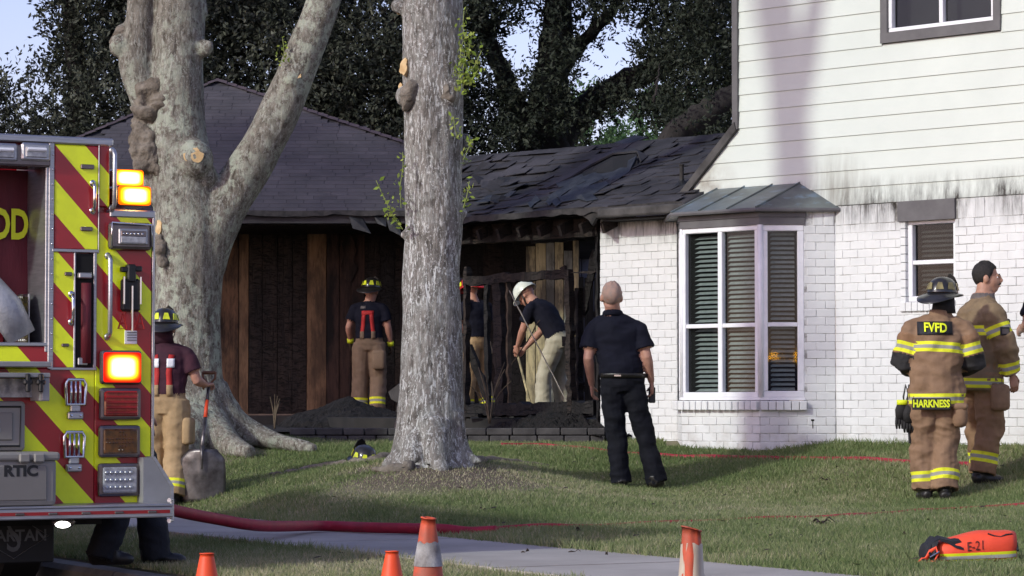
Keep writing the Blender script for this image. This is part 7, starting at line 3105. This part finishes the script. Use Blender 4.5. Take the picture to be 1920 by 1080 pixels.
# ---- somebody at the right edge, only an elbow in view
EP = Person('person at the right edge with only a bare elbow showing', gfeet(1968, 24.0), .5,
            dict(elL=(-.26, .0, 1.15), wrL=(-.12, .26, 1.12), elR=(.26, .0, 1.15), wrR=(.12, .26, 1.12)), tee('bunker_leg', 'bunker_seat'), .98, .014, skin='skin_tan', seed=11)
EP.hair('hair_dark')

# ---- firefighter carrying the shovel
SH = Person('firefighter in maroon shirt and red suspenders carrying a square shovel', gfeet(312, 23.7), -.12,
            dict(pelvis=(0, 0, .95), neck=(-.02, .05, 1.47), head=(-.035, .085, 1.60), chest=(0, .02, 1.29),
                 shL=(-.185, .02, 1.37), shR=(.185, .02, 1.37), elR=(.275, .02, 1.13), wrR=(.315, .20, 1.09), elL=(-.26, .05, 1.14), wrL=(-.2, .25, 1.1),
                 knR=(.10, .0, .5), anR=(.10, -.12, .10), knL=(-.12, .08, .5), anL=(-.11, .1, .09)),
            tee('khaki_leg', 'khaki_plain', 'maroon_tee'), .955, .011, head_pitch=-.05, skin='skin', handR=dict(dir=(.15, .85, .1), palm=(0, -.2, -1), thumb=(-1, 0, 0), curl=.9), seed=14)
SH.helmet('helmet_black', 'reflector')
b = MB()
b.tube([SH.hd + Vector((0, -.07, .03)), SH.hd + Vector((0, -.078, -.06)), SH.hd + Vector((0, -.07, -.13))], [(.085, .03), (.092, .04), (.10, .045)], 14)
b.build('neck_flap', M['maroon_tee'], SH.root, smooth=True)
for s_ in (-1, 1):
    SH.strip('suspender', 'red_strap', [(s_ * .065, 1.03), (s_ * .055, 1.2), (s_ * .075, 1.36)], .05, .007)
    SH.strip('suspender_tab', 'khaki_plain', [(s_ * .065, .99), (s_ * .065, 1.09)], .055, .010)
    SH.patch('reflective_tab', 'whiteframe', s_ * .07 - .034, s_ * .07 + .034, 1.245, 1.325, .013, 4, 4)
b = MB()
b.bbox((.16, -.10, .56), (.25, .10, .80), .03)
b.build('cargo_pocket', M['khaki_plain'], SH.root, smooth=True)
b = MB()
b.bbox((-.10, -.142, .895), (-.02, -.128, .985), .01)
# shovel
hx = Vector(SH.root.location)
RZ_ = Matrix.Rotation(-.12, 3, 'Z')
grip = hx + RZ_ @ (Vector((.325, .285, 1.135)) * .955)
blade_top = W(379, 842, grip.y - .42)
shv = empty('shovel', (blade_top.x, blade_top.y, W(379, 941, grip.y - .42).z), 'square bladed scoop shovel held beside the firefighter near the engine', 'shovel')
so_ = Vector(shv.location)
g0 = grip - so_
bt = blade_top - so_
b = MB()
b.tube([g0 + Vector((0, 0, -.03)), g0.lerp(bt, .3)], [.015, .015], 10)
b.tube([g0.lerp(bt, .55), bt], [.016, .018], 10)
b.build('shaft', M['steel'], shv, smooth=True)
b = MB()
b.tube([g0.lerp(bt, .3), g0.lerp(bt, .55)], [.0165, .0165], 10)
b.build('red_band', M['cone'], shv, smooth=True)
b = MB()
b.tube([g0 + Vector((-.055, 0, .065)), g0 + Vector((.055, 0, .065))], [.016, .016], 10)
b.build('grip_bar', M['woodhandle'], shv, smooth=True)
b = MB()
b.tube([g0 + Vector((-.057, 0, .07)), g0 + Vector((-.05, 0, .015)), g0 + Vector((0, 0, -.04)), g0 + Vector((.05, 0, .015)), g0 + Vector((.057, 0, .07))], .011, 8)
b.build('grip_yoke', M['woodhandle'], shv, smooth=True)
b = MB()
n, m_ = 16, 16
W_, H_ = .20, W(379, 842, grip.y - .42).z - W(379, 941, grip.y - .42).z
vs = []
for j in range(m_ + 1):
    v = j / m_
    hw_ = W_ * (1.0 - .10 * max(0, v - .55) / .45 - .32 * max(0, v - .82) / .18) * (1 - .05 * (1 - v))
    for i in range(n + 1):
        u = -1 + 2 * i / n
        y = .05 * u * u - .012 * math.exp(-(u / .12) ** 2) * (v > .45)
        vs.append((u * hw_, y + .03 * (1 - v), v * H_ - .012 * (u * u) * (v < .08)))
b.add(vs, [(j * (n + 1) + i, j * (n + 1) + i + 1, (j + 1) * (n + 1) + i + 1, (j + 1) * (n + 1) + i) for j in range(m_) for i in range(n)])
o = b.build('blade', M['steel'], shv, smooth=True)
o.modifiers.new('s', 'SOLIDIFY').thickness = .004
b = MB()
b.tube([(0, -.018, H_ * .62), (0, -.02, H_ * .85), bt + Vector((0, -.004, .03))], [.006, .012, .019], 10)
b.build('socket', M['steel'], shv, smooth=True)

# ---- passer-by behind the engine, only trousers and shoes visible
px_ = 243
pw = feet(px_, 16.05, 0)
PB = Person('person in dark trousers and black shoes walking behind the tailboard', (pw.x, pw.y, max(0.15, gz(pw.x, pw.y))), -1.35,
            dict(knL=(-.10, .12, .50), anL=(-.10, .17, .09), knR=(.10, -.02, .5), anR=(.10, -.16, .11)),
            dict(duty, mats=dict(torso='navy', seat='jean', sleeve='navy', leg='jean', boot='leather')), .97, .013, seed=17)
PB.hair('hair_dark')

# ---- firefighter by the scorched wall
FW = Person('firefighter with red suspenders standing before the scorched wall boards', (W(692, 700, 35.9).x, 35.9, FL), -.10,
            dict(neck=(.0, .04, 1.49), head=(.02, .075, 1.63), elL=(-.27, .0, 1.16), wrL=(-.27, .14, .98), elR=(.25, .0, 1.15), wrR=(.27, .10, .94), anR=(.12, -.05, .09)),
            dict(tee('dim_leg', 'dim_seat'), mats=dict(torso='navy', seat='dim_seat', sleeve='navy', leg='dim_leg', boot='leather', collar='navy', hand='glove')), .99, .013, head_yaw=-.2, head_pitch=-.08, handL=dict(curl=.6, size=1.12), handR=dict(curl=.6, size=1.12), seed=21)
FW.body.data.materials  # noqa
FW.helmet('helmet_black', 'reflector')
for s_ in (-1, 1):
    FW.strip('suspender', 'red_strap', [(s_ * .075, 1.07), (s_ * .06, 1.2), (s_ * .05, 1.34)], .05, .007)
    FW.strip('suspender_tab', 'dim_seat', [(s_ * .075, 1.0), (s_ * .075, 1.10)], .055, .010)
FW.strip('suspender_yoke', 'red_strap', [(-.08, 1.345), (.08, 1.345)], .05, .009)
FW.patch('back_print', 'grey_fabric', -.10, -.03, 1.40, 1.435, .010, 3, 2)
b = MB()
b.bbox((.06, -.20, .60), (.24, -.06, .86), .04)
b.build('cargo_pocket', M['dim_seat'], FW.root, smooth=True)
for s_, wr in ((-1, (-.27, .14, .98)), (1, (.27, .10, .94))):
    w_ = Vector(wr)
    b = MB()
    b.tube([w_ + Vector((0, -.02, .03)), w_ + Vector((0, .0, -.02))], [(.045, .045), (.042, .04)], 10)
    b.build('glove_cuff', M['lime'], FW.root, smooth=True)

# ---- firefighter half hidden by the middle tree
F2 = Person('firefighter in red helmet partly hidden behind the middle tree', (W(893, 700, 33.4).x, 33.4, FL), .75,
            dict(neck=(.0, .06, 1.47), head=(.0, .11, 1.60), chest=(0, .03, 1.29), elL=(-.25, .08, 1.15), wrL=(-.12, .30, 1.14), elR=(.25, .08, 1.15), wrR=(.12, .30, 1.12), anL=(-.14, .06, .09), anR=(.14, -.08, .09)),
            tee('khaki_leg', 'khaki_plain'), .95, .013, head_pitch=-.3, handL=dict(curl=.7, size=1.1), handR=dict(curl=.7, size=1.1), seed=25)
F2.helmet('helmet_red', 'reflector')

# ---- white helmeted man bending over inside
BW = Person('man in white helmet and pale trousers bending over inside the opening', (W(1040, 700, 32.9).x, 32.9, FL), 1.05,
            dict(pelvis=(0, -.08, .90), waist=(0, -.01, 1.02), chest=(0, .14, 1.23), neck=(0, .28, 1.37), head=(0, .38, 1.45),
                 shL=(-.185, .22, 1.30), shR=(.185, .22, 1.30), elL=(-.20, .32, 1.03), wrL=(-.08, .46, .84), elR=(.20, .30, 1.02), wrR=(.08, .45, .82),
                 hipL=(-.095, -.06, .87), hipR=(.095, -.06, .87), knL=(-.13, .08, .48), knR=(.13, .02, .48), anL=(-.14, .08, .09), anR=(.14, -.06, .09)),
            dict(tee('pale_pants', 'pale_pants'), leg=(.118, .10, .10)), 1.0, .013, head_pitch=-.75, skin='skin', seed=29)
BW.helmet('helmet_white', None, plain=True, shield=False)
b = MB()
b.bbox((.17, -.13, .93), (.24, -.03, 1.03), .015)
b.build('belt_radio', M['blackplastic'], BW.root)
tl = W(1003, 655, 32.7)
tool_ = empty('pry_bar', (W(1000, 745, 32.6).x, 32.6, FL + .02), 'pale pry bar worked by the bending man', 'tool')
b = MB()
q = Vector((0, 0, 0))
top_ = BW.root.matrix_basis @ Vector((0, .5, .72)) - Vector(tool_.location)
b.tube([q, top_, top_ + (top_ - q).normalized() * .12], [.014, .015, .015], 10)
b.build('bar', M['plank_pale'], tool_, smooth=True)

# ------------------------------------------------------------------ cones


def cone(label, px, pytop, h, mats, Y, r_top=.028, r_bot=.12, dent=0.0, collar=None):
    s = F / Y
    p = W(px, pytop, Y)
    root = empty('traffic_cone', (p.x, Y, 0.004), label, 'traffic cone', RND.uniform(0, 3), 'traffic cones along the road')
    hh = p.z - .004
    seg = 28
    b = MB()
    prof = []
    for i in range(26):
        t = i / 25
        r = r_bot + (r_top - r_bot) * t
        prof.append((r, .03 + (hh - .03) * t))
    vs, fs = [], []
    lip = [(r_top + .003, hh - .006), (r_top + .004, hh), (r_top - .006, hh), (r_top - .010, hh - .03)]
    for (r, z) in prof + lip:
        for k in range(seg):
            a = k * 2 * PI / seg
            d = dent * noise.noise(Vector((math.cos(a) * 1.4, math.sin(a) * 1.4, z * 9))) * (1 if z > hh * .7 else .3)
            vs.append(((r + d) * math.cos(a), (r + d) * math.sin(a), z + (dent * .8 * math.cos(a - 1) if z > hh - .07 else 0)))
    n = len(prof + lip)
    for i in range(n - 1):
        for k in range(seg):
            k2 = (k + 1) % seg
            fs.append((i * seg + k, i * seg + k2, (i + 1) * seg + k2, (i + 1) * seg + k))
    b.add(vs, fs)
    b.build('cone_body', M[mats], root, smooth=True)
    b = MB()
    b.bbox((-r_bot * 1.45, -r_bot * 1.45, 0), (r_bot * 1.45, r_bot * 1.45, .03), .012)
    b.build('cone_base', M['blackplastic'], root)
    for (z0, z1, mm, torn) in (collar or ()):
        b = MB()
        vs, fs = [], []
        m_ = 8
        for j in range(m_ + 1):
            for k in range(seg):
                a = k * 2 * PI / seg
                t = j / m_
                zt = hh - z0 + (torn * (noise.noise(Vector((math.cos(a) * 2.2, math.sin(a) * 2.2, px))) + .2 * noise.noise(Vector((math.cos(a) * 9, math.sin(a) * 9, 1)))))
                z = (hh - z1) + (zt - (hh - z1)) * t
                r = r_bot + (r_top - r_bot) * ((z - .03) / (hh - .03)) + .0025 + dent * .4 * noise.noise(Vector((math.cos(a) * 3, math.sin(a) * 3, z * 20)))
                vs.append((r * math.cos(a), r * math.sin(a), z))
        for j in range(m_):
            for k in range(seg):
                k2 = (k + 1) % seg
                fs.append((j * seg + k, j * seg + k2, (j + 1) * seg + k2, (j + 1) * seg + k))
        b.add(vs, fs)
        b.build('reflective_collar', M[mm], root, smooth=True)
    return root


cone('small bright orange traffic cone nearest the fire engine', 388, 1037, .457, 'cone', 11.9, .028, .11)
cone('short orange cone just left of the tall collared cone', 735, 1033, .457, 'cone', 12.0, .026, .11)
cone('tall scuffed orange cone with torn grey collar', 803, 970, .71, 'cone_dirty', 9.45, .022, .125, .004, [(.085, .165, 'cone_collar', .018)])
cone('dirty whitish cone with crumpled orange top', 1296, 990, .71, 'cone_dirty', 8.6, .027, .075, .010, [(.048, .6, 'cone_pale', .012)])

# ------------------------------------------------------------------ hoses


def smooth_path(q, k=8):
    out = []
    n = len(q)
    for i in range(n - 1):
        p0, p1, p2, p3 = q[max(0, i - 1)], q[i], q[i + 1], q[min(n - 1, i + 2)]
        for j in range(k):
            t = j / k
            out.append(.5 * ((2 * p1) + (p2 - p0) * t + (2 * p0 - 5 * p1 + 4 * p2 - p3) * t * t + (3 * p1 - p0 - 3 * p2 + p3) * t ** 3))
    out.append(q[-1])
    return out


q = [W(285, 945, 16.6), W(330, 958, 17.0), W(400, 972, 17.6), W(490, 986, 18.2)]
for (px, py) in ((600, 996), (700, 999), (760, 1000), (830, 999), (880, 994), (930, 992)):
    g = gp(px, py + 8)
    z = max(g.z, .205) if px < 840 else g.z
    q.append(Vector((g.x, g.y, z + .036 - (.02 if px > 850 else 0))))
pts = smooth_path(q)
b = MB()
b.tube(pts, [.037] * len(pts), 14)
o0 = tuple(q[4])
tag(b.build('supply_hose', M['hose'], smooth=True, origin=o0), 'thick red supply hose sagging from the engine across the sidewalk', 'hose')


def lawn_hose(label, pix, r=.022, lift=.0):
    q = []
    for (px, py) in pix:
        g = gp(px, py)
        q.append(g + Vector((0, 0, r * .9 + lift)))
    pts = smooth_path(q)
    for p in pts:
        p.z = gz(p.x, p.y) + .002 + lift + .013 * noise.noise(Vector((p.x * 2.5, p.y * 2.5, 0)))
    b = MB()
    b.tube(pts, [(r * 1.15, r * .85)] * len(pts), 10, side=(0, 0, 1))
    tag(b.build('attack_hose', M['hose'], smooth=True, origin=tuple(pts[0])), label, 'hose')


lawn_hose('thin red hose half sunk in grass in front of both firefighters', [(905, 996), (1000, 991), (1130, 989), (1250, 983), (1400, 977), (1560, 972), (1680, 965), (1780, 958), (1930, 948), (2100, 940)])
lawn_hose('thin red hose lying in the grass along the brick wall', [(940, 836), (1010, 836), (1090, 842), (1160, 850), (1240, 856), (1330, 858), (1450, 861), (1600, 862), (1720, 868), (1850, 874)], .022)

# ------------------------------------------------------------------ orange rope bag
g = gp(1806, 1058)
bag = empty('rope_bag', (g.x, g.y, g.z), 'orange rope bag marked E-21 lying on the grass', 'bag', .10)
bag.scale = (1.13, 1.13, 1.3)
s = F / g.y
Lh = 78 / s


def bag_shape(b, x0, x1, ry, rz, z0, n=14, m=16, seed=0, flat=1.0):
    vs, fs = [], []
    for i in range(n + 1):
        t = i / n
        x = x0 + (x1 - x0) * t
        e = 1 - .25 * (abs(2 * t - 1) ** 6)
        sag = 1 - .10 * math.sin(t * 9 + seed)
        for k in range(m):
            a = k * 2 * PI / m
            cy, cz = math.cos(a), math.sin(a)
            cy = math.copysign(abs(cy) ** .75, cy)
            cz = math.copysign(abs(cz) ** .7, cz)
            w = 1 + .06 * noise.noise(Vector((x * 12, cy * 2, cz * 2 + seed)))
            vs.append((x, ry * cy * e * w, z0 + rz + rz * cz * e * w * (sag if cz > 0 else 1) + .05 * (t - .3) * (cz > 0)))
    for i in range(n):
        for k in range(m):
            k2 = (k + 1) % m
            fs.append((i * m + k, i * m + k2, (i + 1) * m + k2, (i + 1) * m + k))
    fs += [tuple(range(m)), tuple(reversed([n * m + k for k in range(m)]))]
    b.add(vs, fs)


b = MB()
xA, xB_ = -.145, .245
bag_shape(b, xA, xB_, .11, .062, 0)
body_ = b.build('bag_body', M['bag_orange'], bag, smooth=True)
bv = BVHTree.FromPolygons([Vector(v) for v in b.v], b.f)


def on_bag(x, z, off):
    h = bv.ray_cast(Vector((x, -1, z)), Vector((0, 1, 0)))
    return (h[0] + Vector((0, -off, 0))) if h[0] else Vector((x, -.1, z))


for (z0, z1, mt, nm, off) in ((.012, .048, 'lime', 'lime_band', .003), (.022, .036, 'reflect', 'silver_band', .005)):
    b = MB()
    vs = []
    for i in range(25):
        x = xA + .008 + (xB_ - xA - .012) * i / 24
        up = .012 * (i / 24)
        vs += [on_bag(x, z0 + up, off), on_bag(x, (z0 + z1) / 2 + up, off), on_bag(x, z1 + up, off)]
    b.add(vs, [(3 * i + k, 3 * i + k + 3, 3 * i + k + 4, 3 * i + k + 1) for i in range(24) for k in (0, 1)])
    b.build(nm, M[mt], bag, smooth=True)
v, f = text_geo('E-21', .056, .0, .9, 0, .0)
b = MB()
b.add([on_bag(.035 + a, .080 + c + a * .1, .004) for a, c in v], f)
b.build('bag_marking', M['ink'], bag)
b = MB()
pts = [(-.20, .05), (-.18, .095), (-.14, .115), (-.075, .10), (-.04, .105), (-.02, .085), (-.03, .065), (-.07, .075), (-.10, .092), (-.145, .105), (-.165, .07), (-.18, .02)]
b.poly([(x, -.118 + .02 * (z > .08), z) for x, z in pts], (0, .05, .01))
b.build('black_flap', M['bag_black'], bag)
b = MB()
b.tube([(xB_ + .002, -.09, .06), (xB_ + .004, -.03, .12), (xB_ + .004, .05, .11)], .006, 6)
b.tube([(.10, -.085, .132), (.13, -.092, .122), (.16, -.092, .118), (.19, -.088, .128), (.22, -.08, .13)], (.010, .004), 6)
b.build('black_piping', M['bag_black'], bag)
b = MB()
bag_shape(b, -.205, -.148, .085, .045, .0, 8, 14, 3)
b.build('bag_mouth', M['bag_black'], bag, smooth=True)
b = MB()
b.tube([(-.205, -.09, .03), (-.19, -.11, .06), (-.165, -.115, .075), (-.155, -.115, .05), (-.17, -.11, .02), (-.215, -.10, .008), (-.245, -.09, .018), (-.23, -.10, .03)], (.010, .005), 6, closed=True)
b.build('orange_strap', M['bag_orange'], bag, smooth=True)
b = MB()
b.tube([(-.195, -.12, .035), (-.15, -.125, .058)], .004, 6)
b.build('buckle_bar', M['chrome'], bag)
b = MB()
b.ell((-.225, -.085, .014), (.014, .014, .012), 8, 6)
b.build('lime_toggle', M['lime'], bag, smooth=True)

# ------------------------------------------------------------------ helmet left behind the root mound
hx = W(683, 850, 24.9)
hroot = empty('spare_helmet', (hx.x, 24.9, gz(hx.x, 24.9) - .02), 'black helmet with yellow markings lying on the grass', 'helmet', .4)
make_helmet(hroot, Vector((0, 0, .045)), Matrix.Rotation(.3, 3, 'X'), 'helmet_black', 'reflector')

# ------------------------------------------------------------------ leaf litter and weeds


def dead_leaf(px, py, size, label, n=5):
    g = gp(px, py)
    b = MB()
    for k in range(n):
        a = RND.uniform(0, 2 * PI)
        l = size * RND.uniform(.6, 1)
        up = RND.uniform(.02, .06) * (size / .1)
        d = Vector((math.cos(a), math.sin(a) * .7, 0))
        w = Vector((-d.y, d.x, 0)) * size * .16
        p0 = Vector((0, 0, .005))
        p1 = d * l * .55 + Vector((0, 0, up))
        p2 = d * l + Vector((0, 0, up * .35))
        b.add([p0, p1 + w, p2, p1 - w, p0 + Vector((0, 0, .004)), p1 + w + Vector((0, 0, .004)), p2 + Vector((0, 0, .004)), p1 - w + Vector((0, 0, .004))], [(0, 1, 2, 3), (7, 6, 5, 4), (0, 4, 5, 1), (1, 5, 6, 2), (2, 6, 7, 3), (3, 7, 4, 0)])
    o = b.build('dead_leaf', M['leaf_dead'])
    o.location = g + Vector((0, 0, .02))
    return tag(o, label, 'leaf', 'dead leaves on the lawn')


dead_leaf(1540, 990, .11, 'largest curled brown dead leaf, right of the dirty whitish cone', 6)
dead_leaf(1545, 906, .07, 'dark curled dead leaf midway between man in navy and firefighters', 4)
dead_leaf(1090, 1003, .055, 'small dark dead leaf on the lawn edge left of the whitish cone', 2)
dead_leaf(905, 962, .05, 'small dead leaf on the grass above the tall collared cone', 2)
dead_leaf(1690, 1012, .055, 'small dead leaf on the grass just left of the orange bag', 2)
for (px, py, lb) in ((1078, 1046, 'small dead leaf lying in the middle of the concrete sidewalk'), (1140, 1053, 'rightmost small dead leaf on the concrete sidewalk'), (985, 1048, 'leftmost small dead leaf on the concrete sidewalk')):
    o = dead_leaf(px, py, .045, lb, 2)
    o['group'] = 'dead leaves on the sidewalk'
    o.location.z = max(o.location.z, .206)
b = MB()
for k in range(140):
    px, py = RND.uniform(560, 1900), RND.uniform(865, 1075)
    g = gp(px, py)
    mm = g.x * WN.x + g.y * WN.y
    if 7.05 < mm < 8.6 or mm < 5.8:
        continue
    a = RND.uniform(0, 6.3)
    l = RND.uniform(.012, .035)
    d, w = Vector((math.cos(a), math.sin(a), .2)) * l, Vector((-math.sin(a), math.cos(a), .3)) * l * .4
    c = g + Vector((0, 0, RND.uniform(.025, .045)))
    b.add([c - d, c + w, c + d, c - w], [(0, 1, 2, 3)])
tag(b.build('leaf_litter', M['leaf_dead'], origin=(.8, 20, .25)), 'scattered small dry leaf bits over the whole lawn', 'leaf litter', kind='stuff')
g = gp(1015, 846)
b = MB()
for k in range(90):
    a = RND.uniform(0, 2 * PI)
    r = RND.uniform(0, .12)
    p = Vector((math.cos(a) * r * 1.3, math.sin(a) * r, 0))
    d = Vector((RND.gauss(0, .6), RND.gauss(0, .6), 1)).normalized() * RND.uniform(.03, .075)
    w = Vector((RND.gauss(0, 1), RND.gauss(0, 1), 0)).normalized() * .006
    b.add([p - w, p + w, p + d], [(0, 1, 2)])
o = b.build('scorched_tuft', M['weed'])
o.location = g
tag(o, 'dark scorched tuft of grass in front of the block edging', 'plant')


def weed(px, pybase, Y, h_px, n, label, spread=.5, name='scorched_plant'):
    p = W(px, pybase, Y)
    root = empty(name, p, label, 'plant')
    for k in range(n):
        a = RND.uniform(-spread, spread)
        h = h_px / F * Y * RND.uniform(.6, 1)
        b = MB()
        q = [Vector((0, 0, -.05)), Vector((a * h * .35, RND.uniform(-.05, .05), h * .5)), Vector((a * h, RND.uniform(-.08, .08), h * RND.uniform(.85, 1)))]
        b.tube(smooth_path(q, 4), [.009 - .0007 * i for i in range(9)], 6)
        b.build('stem', M['weed'], root, smooth=True)
    return root


weed(918, 785, 28.6, 110, 9, 'cluster of bare scorched stems in front of the burnt frame', .55)
weed(515, 795, 28.6, 60, 6, 'few thin scorched stems below the charred wall', .3)
b = MB()
b.tube([W(748, 762, 28.2), W(752, 775, 28.2), W(744, 792, 28.1), W(742, 805, 28.0)], [.02, .022, .02, .014], 8)
tag(b.build('root_stub', M['burl'], smooth=True, origin=tuple(W(742, 805, 28.0))), 'small pale root stub beside the middle trunk base', 'root')


# ------------------------------------------------------------------ pickup behind the camera, its light bar shows in the bay glass
pk = empty('pickup_truck', (5.75, -6.0, 0), 'pickup truck with lit amber light bar mirrored in the bay window glass', 'pickup', .3)
pk.scale = (1.13, 1.13, 1.14)


def pp(name, mat, fn, parent=pk, smooth=False):
    b = MB()
    fn(b)
    return b.build(name, M[mat], parent, smooth=smooth)


pp('body', 'redpaint', lambda b: (b.bbox((-.95, -4.6, .45), (.95, .75, 1.05), .08), b.bbox((-.93, -.3, 1.0), (.93, .72, 1.15), .06)))
pp('cab', 'redpaint', lambda b: b.poly([(-.82, -2.4, 1.05), (-.82, -.25, 1.05), (-.82, -.75, 1.78), (-.82, -2.2, 1.78)], (1.64, 0, 0)))
pp('windscreen', 'lens_clear', lambda b: b.poly([(-.72, -.29, 1.12), (.72, -.29, 1.12), (.68, -.70, 1.72), (-.68, -.70, 1.72)], (0, .02, .01)))
pp('bumper', 'chrome', lambda b: b.bbox((-.97, .74, .45), (.97, .86, .68), .04))
for x in (-.68, .68):
    pp('headlight', 'lens_clear', lambda b: b.bbox((x - .16, .74, .78), (x + .16, .78, .96), .02))
for (x, y) in ((-.85, -.0), (.85, -.0), (-.85, -3.5), (.85, -3.5)):
    w_ = pp('wheel', 'rubber', lambda b: b.tube([(x - .12, y, .38), (x - .09, y, .38), (x + .09, y, .38), (x + .12, y, .38)], [.33, .38, .38, .33], 24), smooth=True)
    pp('rim', 'alu', lambda b: b.tube([(x - .125, y, .38), (x + .125, y, .38)], .2, 16), w_)
bar = pp('light_bar', 'blackplastic', lambda b: b.bbox((-.62, -1.25, 1.80), (.62, -.95, 1.93), .03))
for (x, mt) in ((-.42, 'beacon_amber'), (.12, 'beacon_amber'), (.5, 'beacon_red')):
    pp('beacon', mt, lambda b: b.bbox((x - .09, -.96, 1.82), (x + .09, -.935, 1.91), .01), bar)
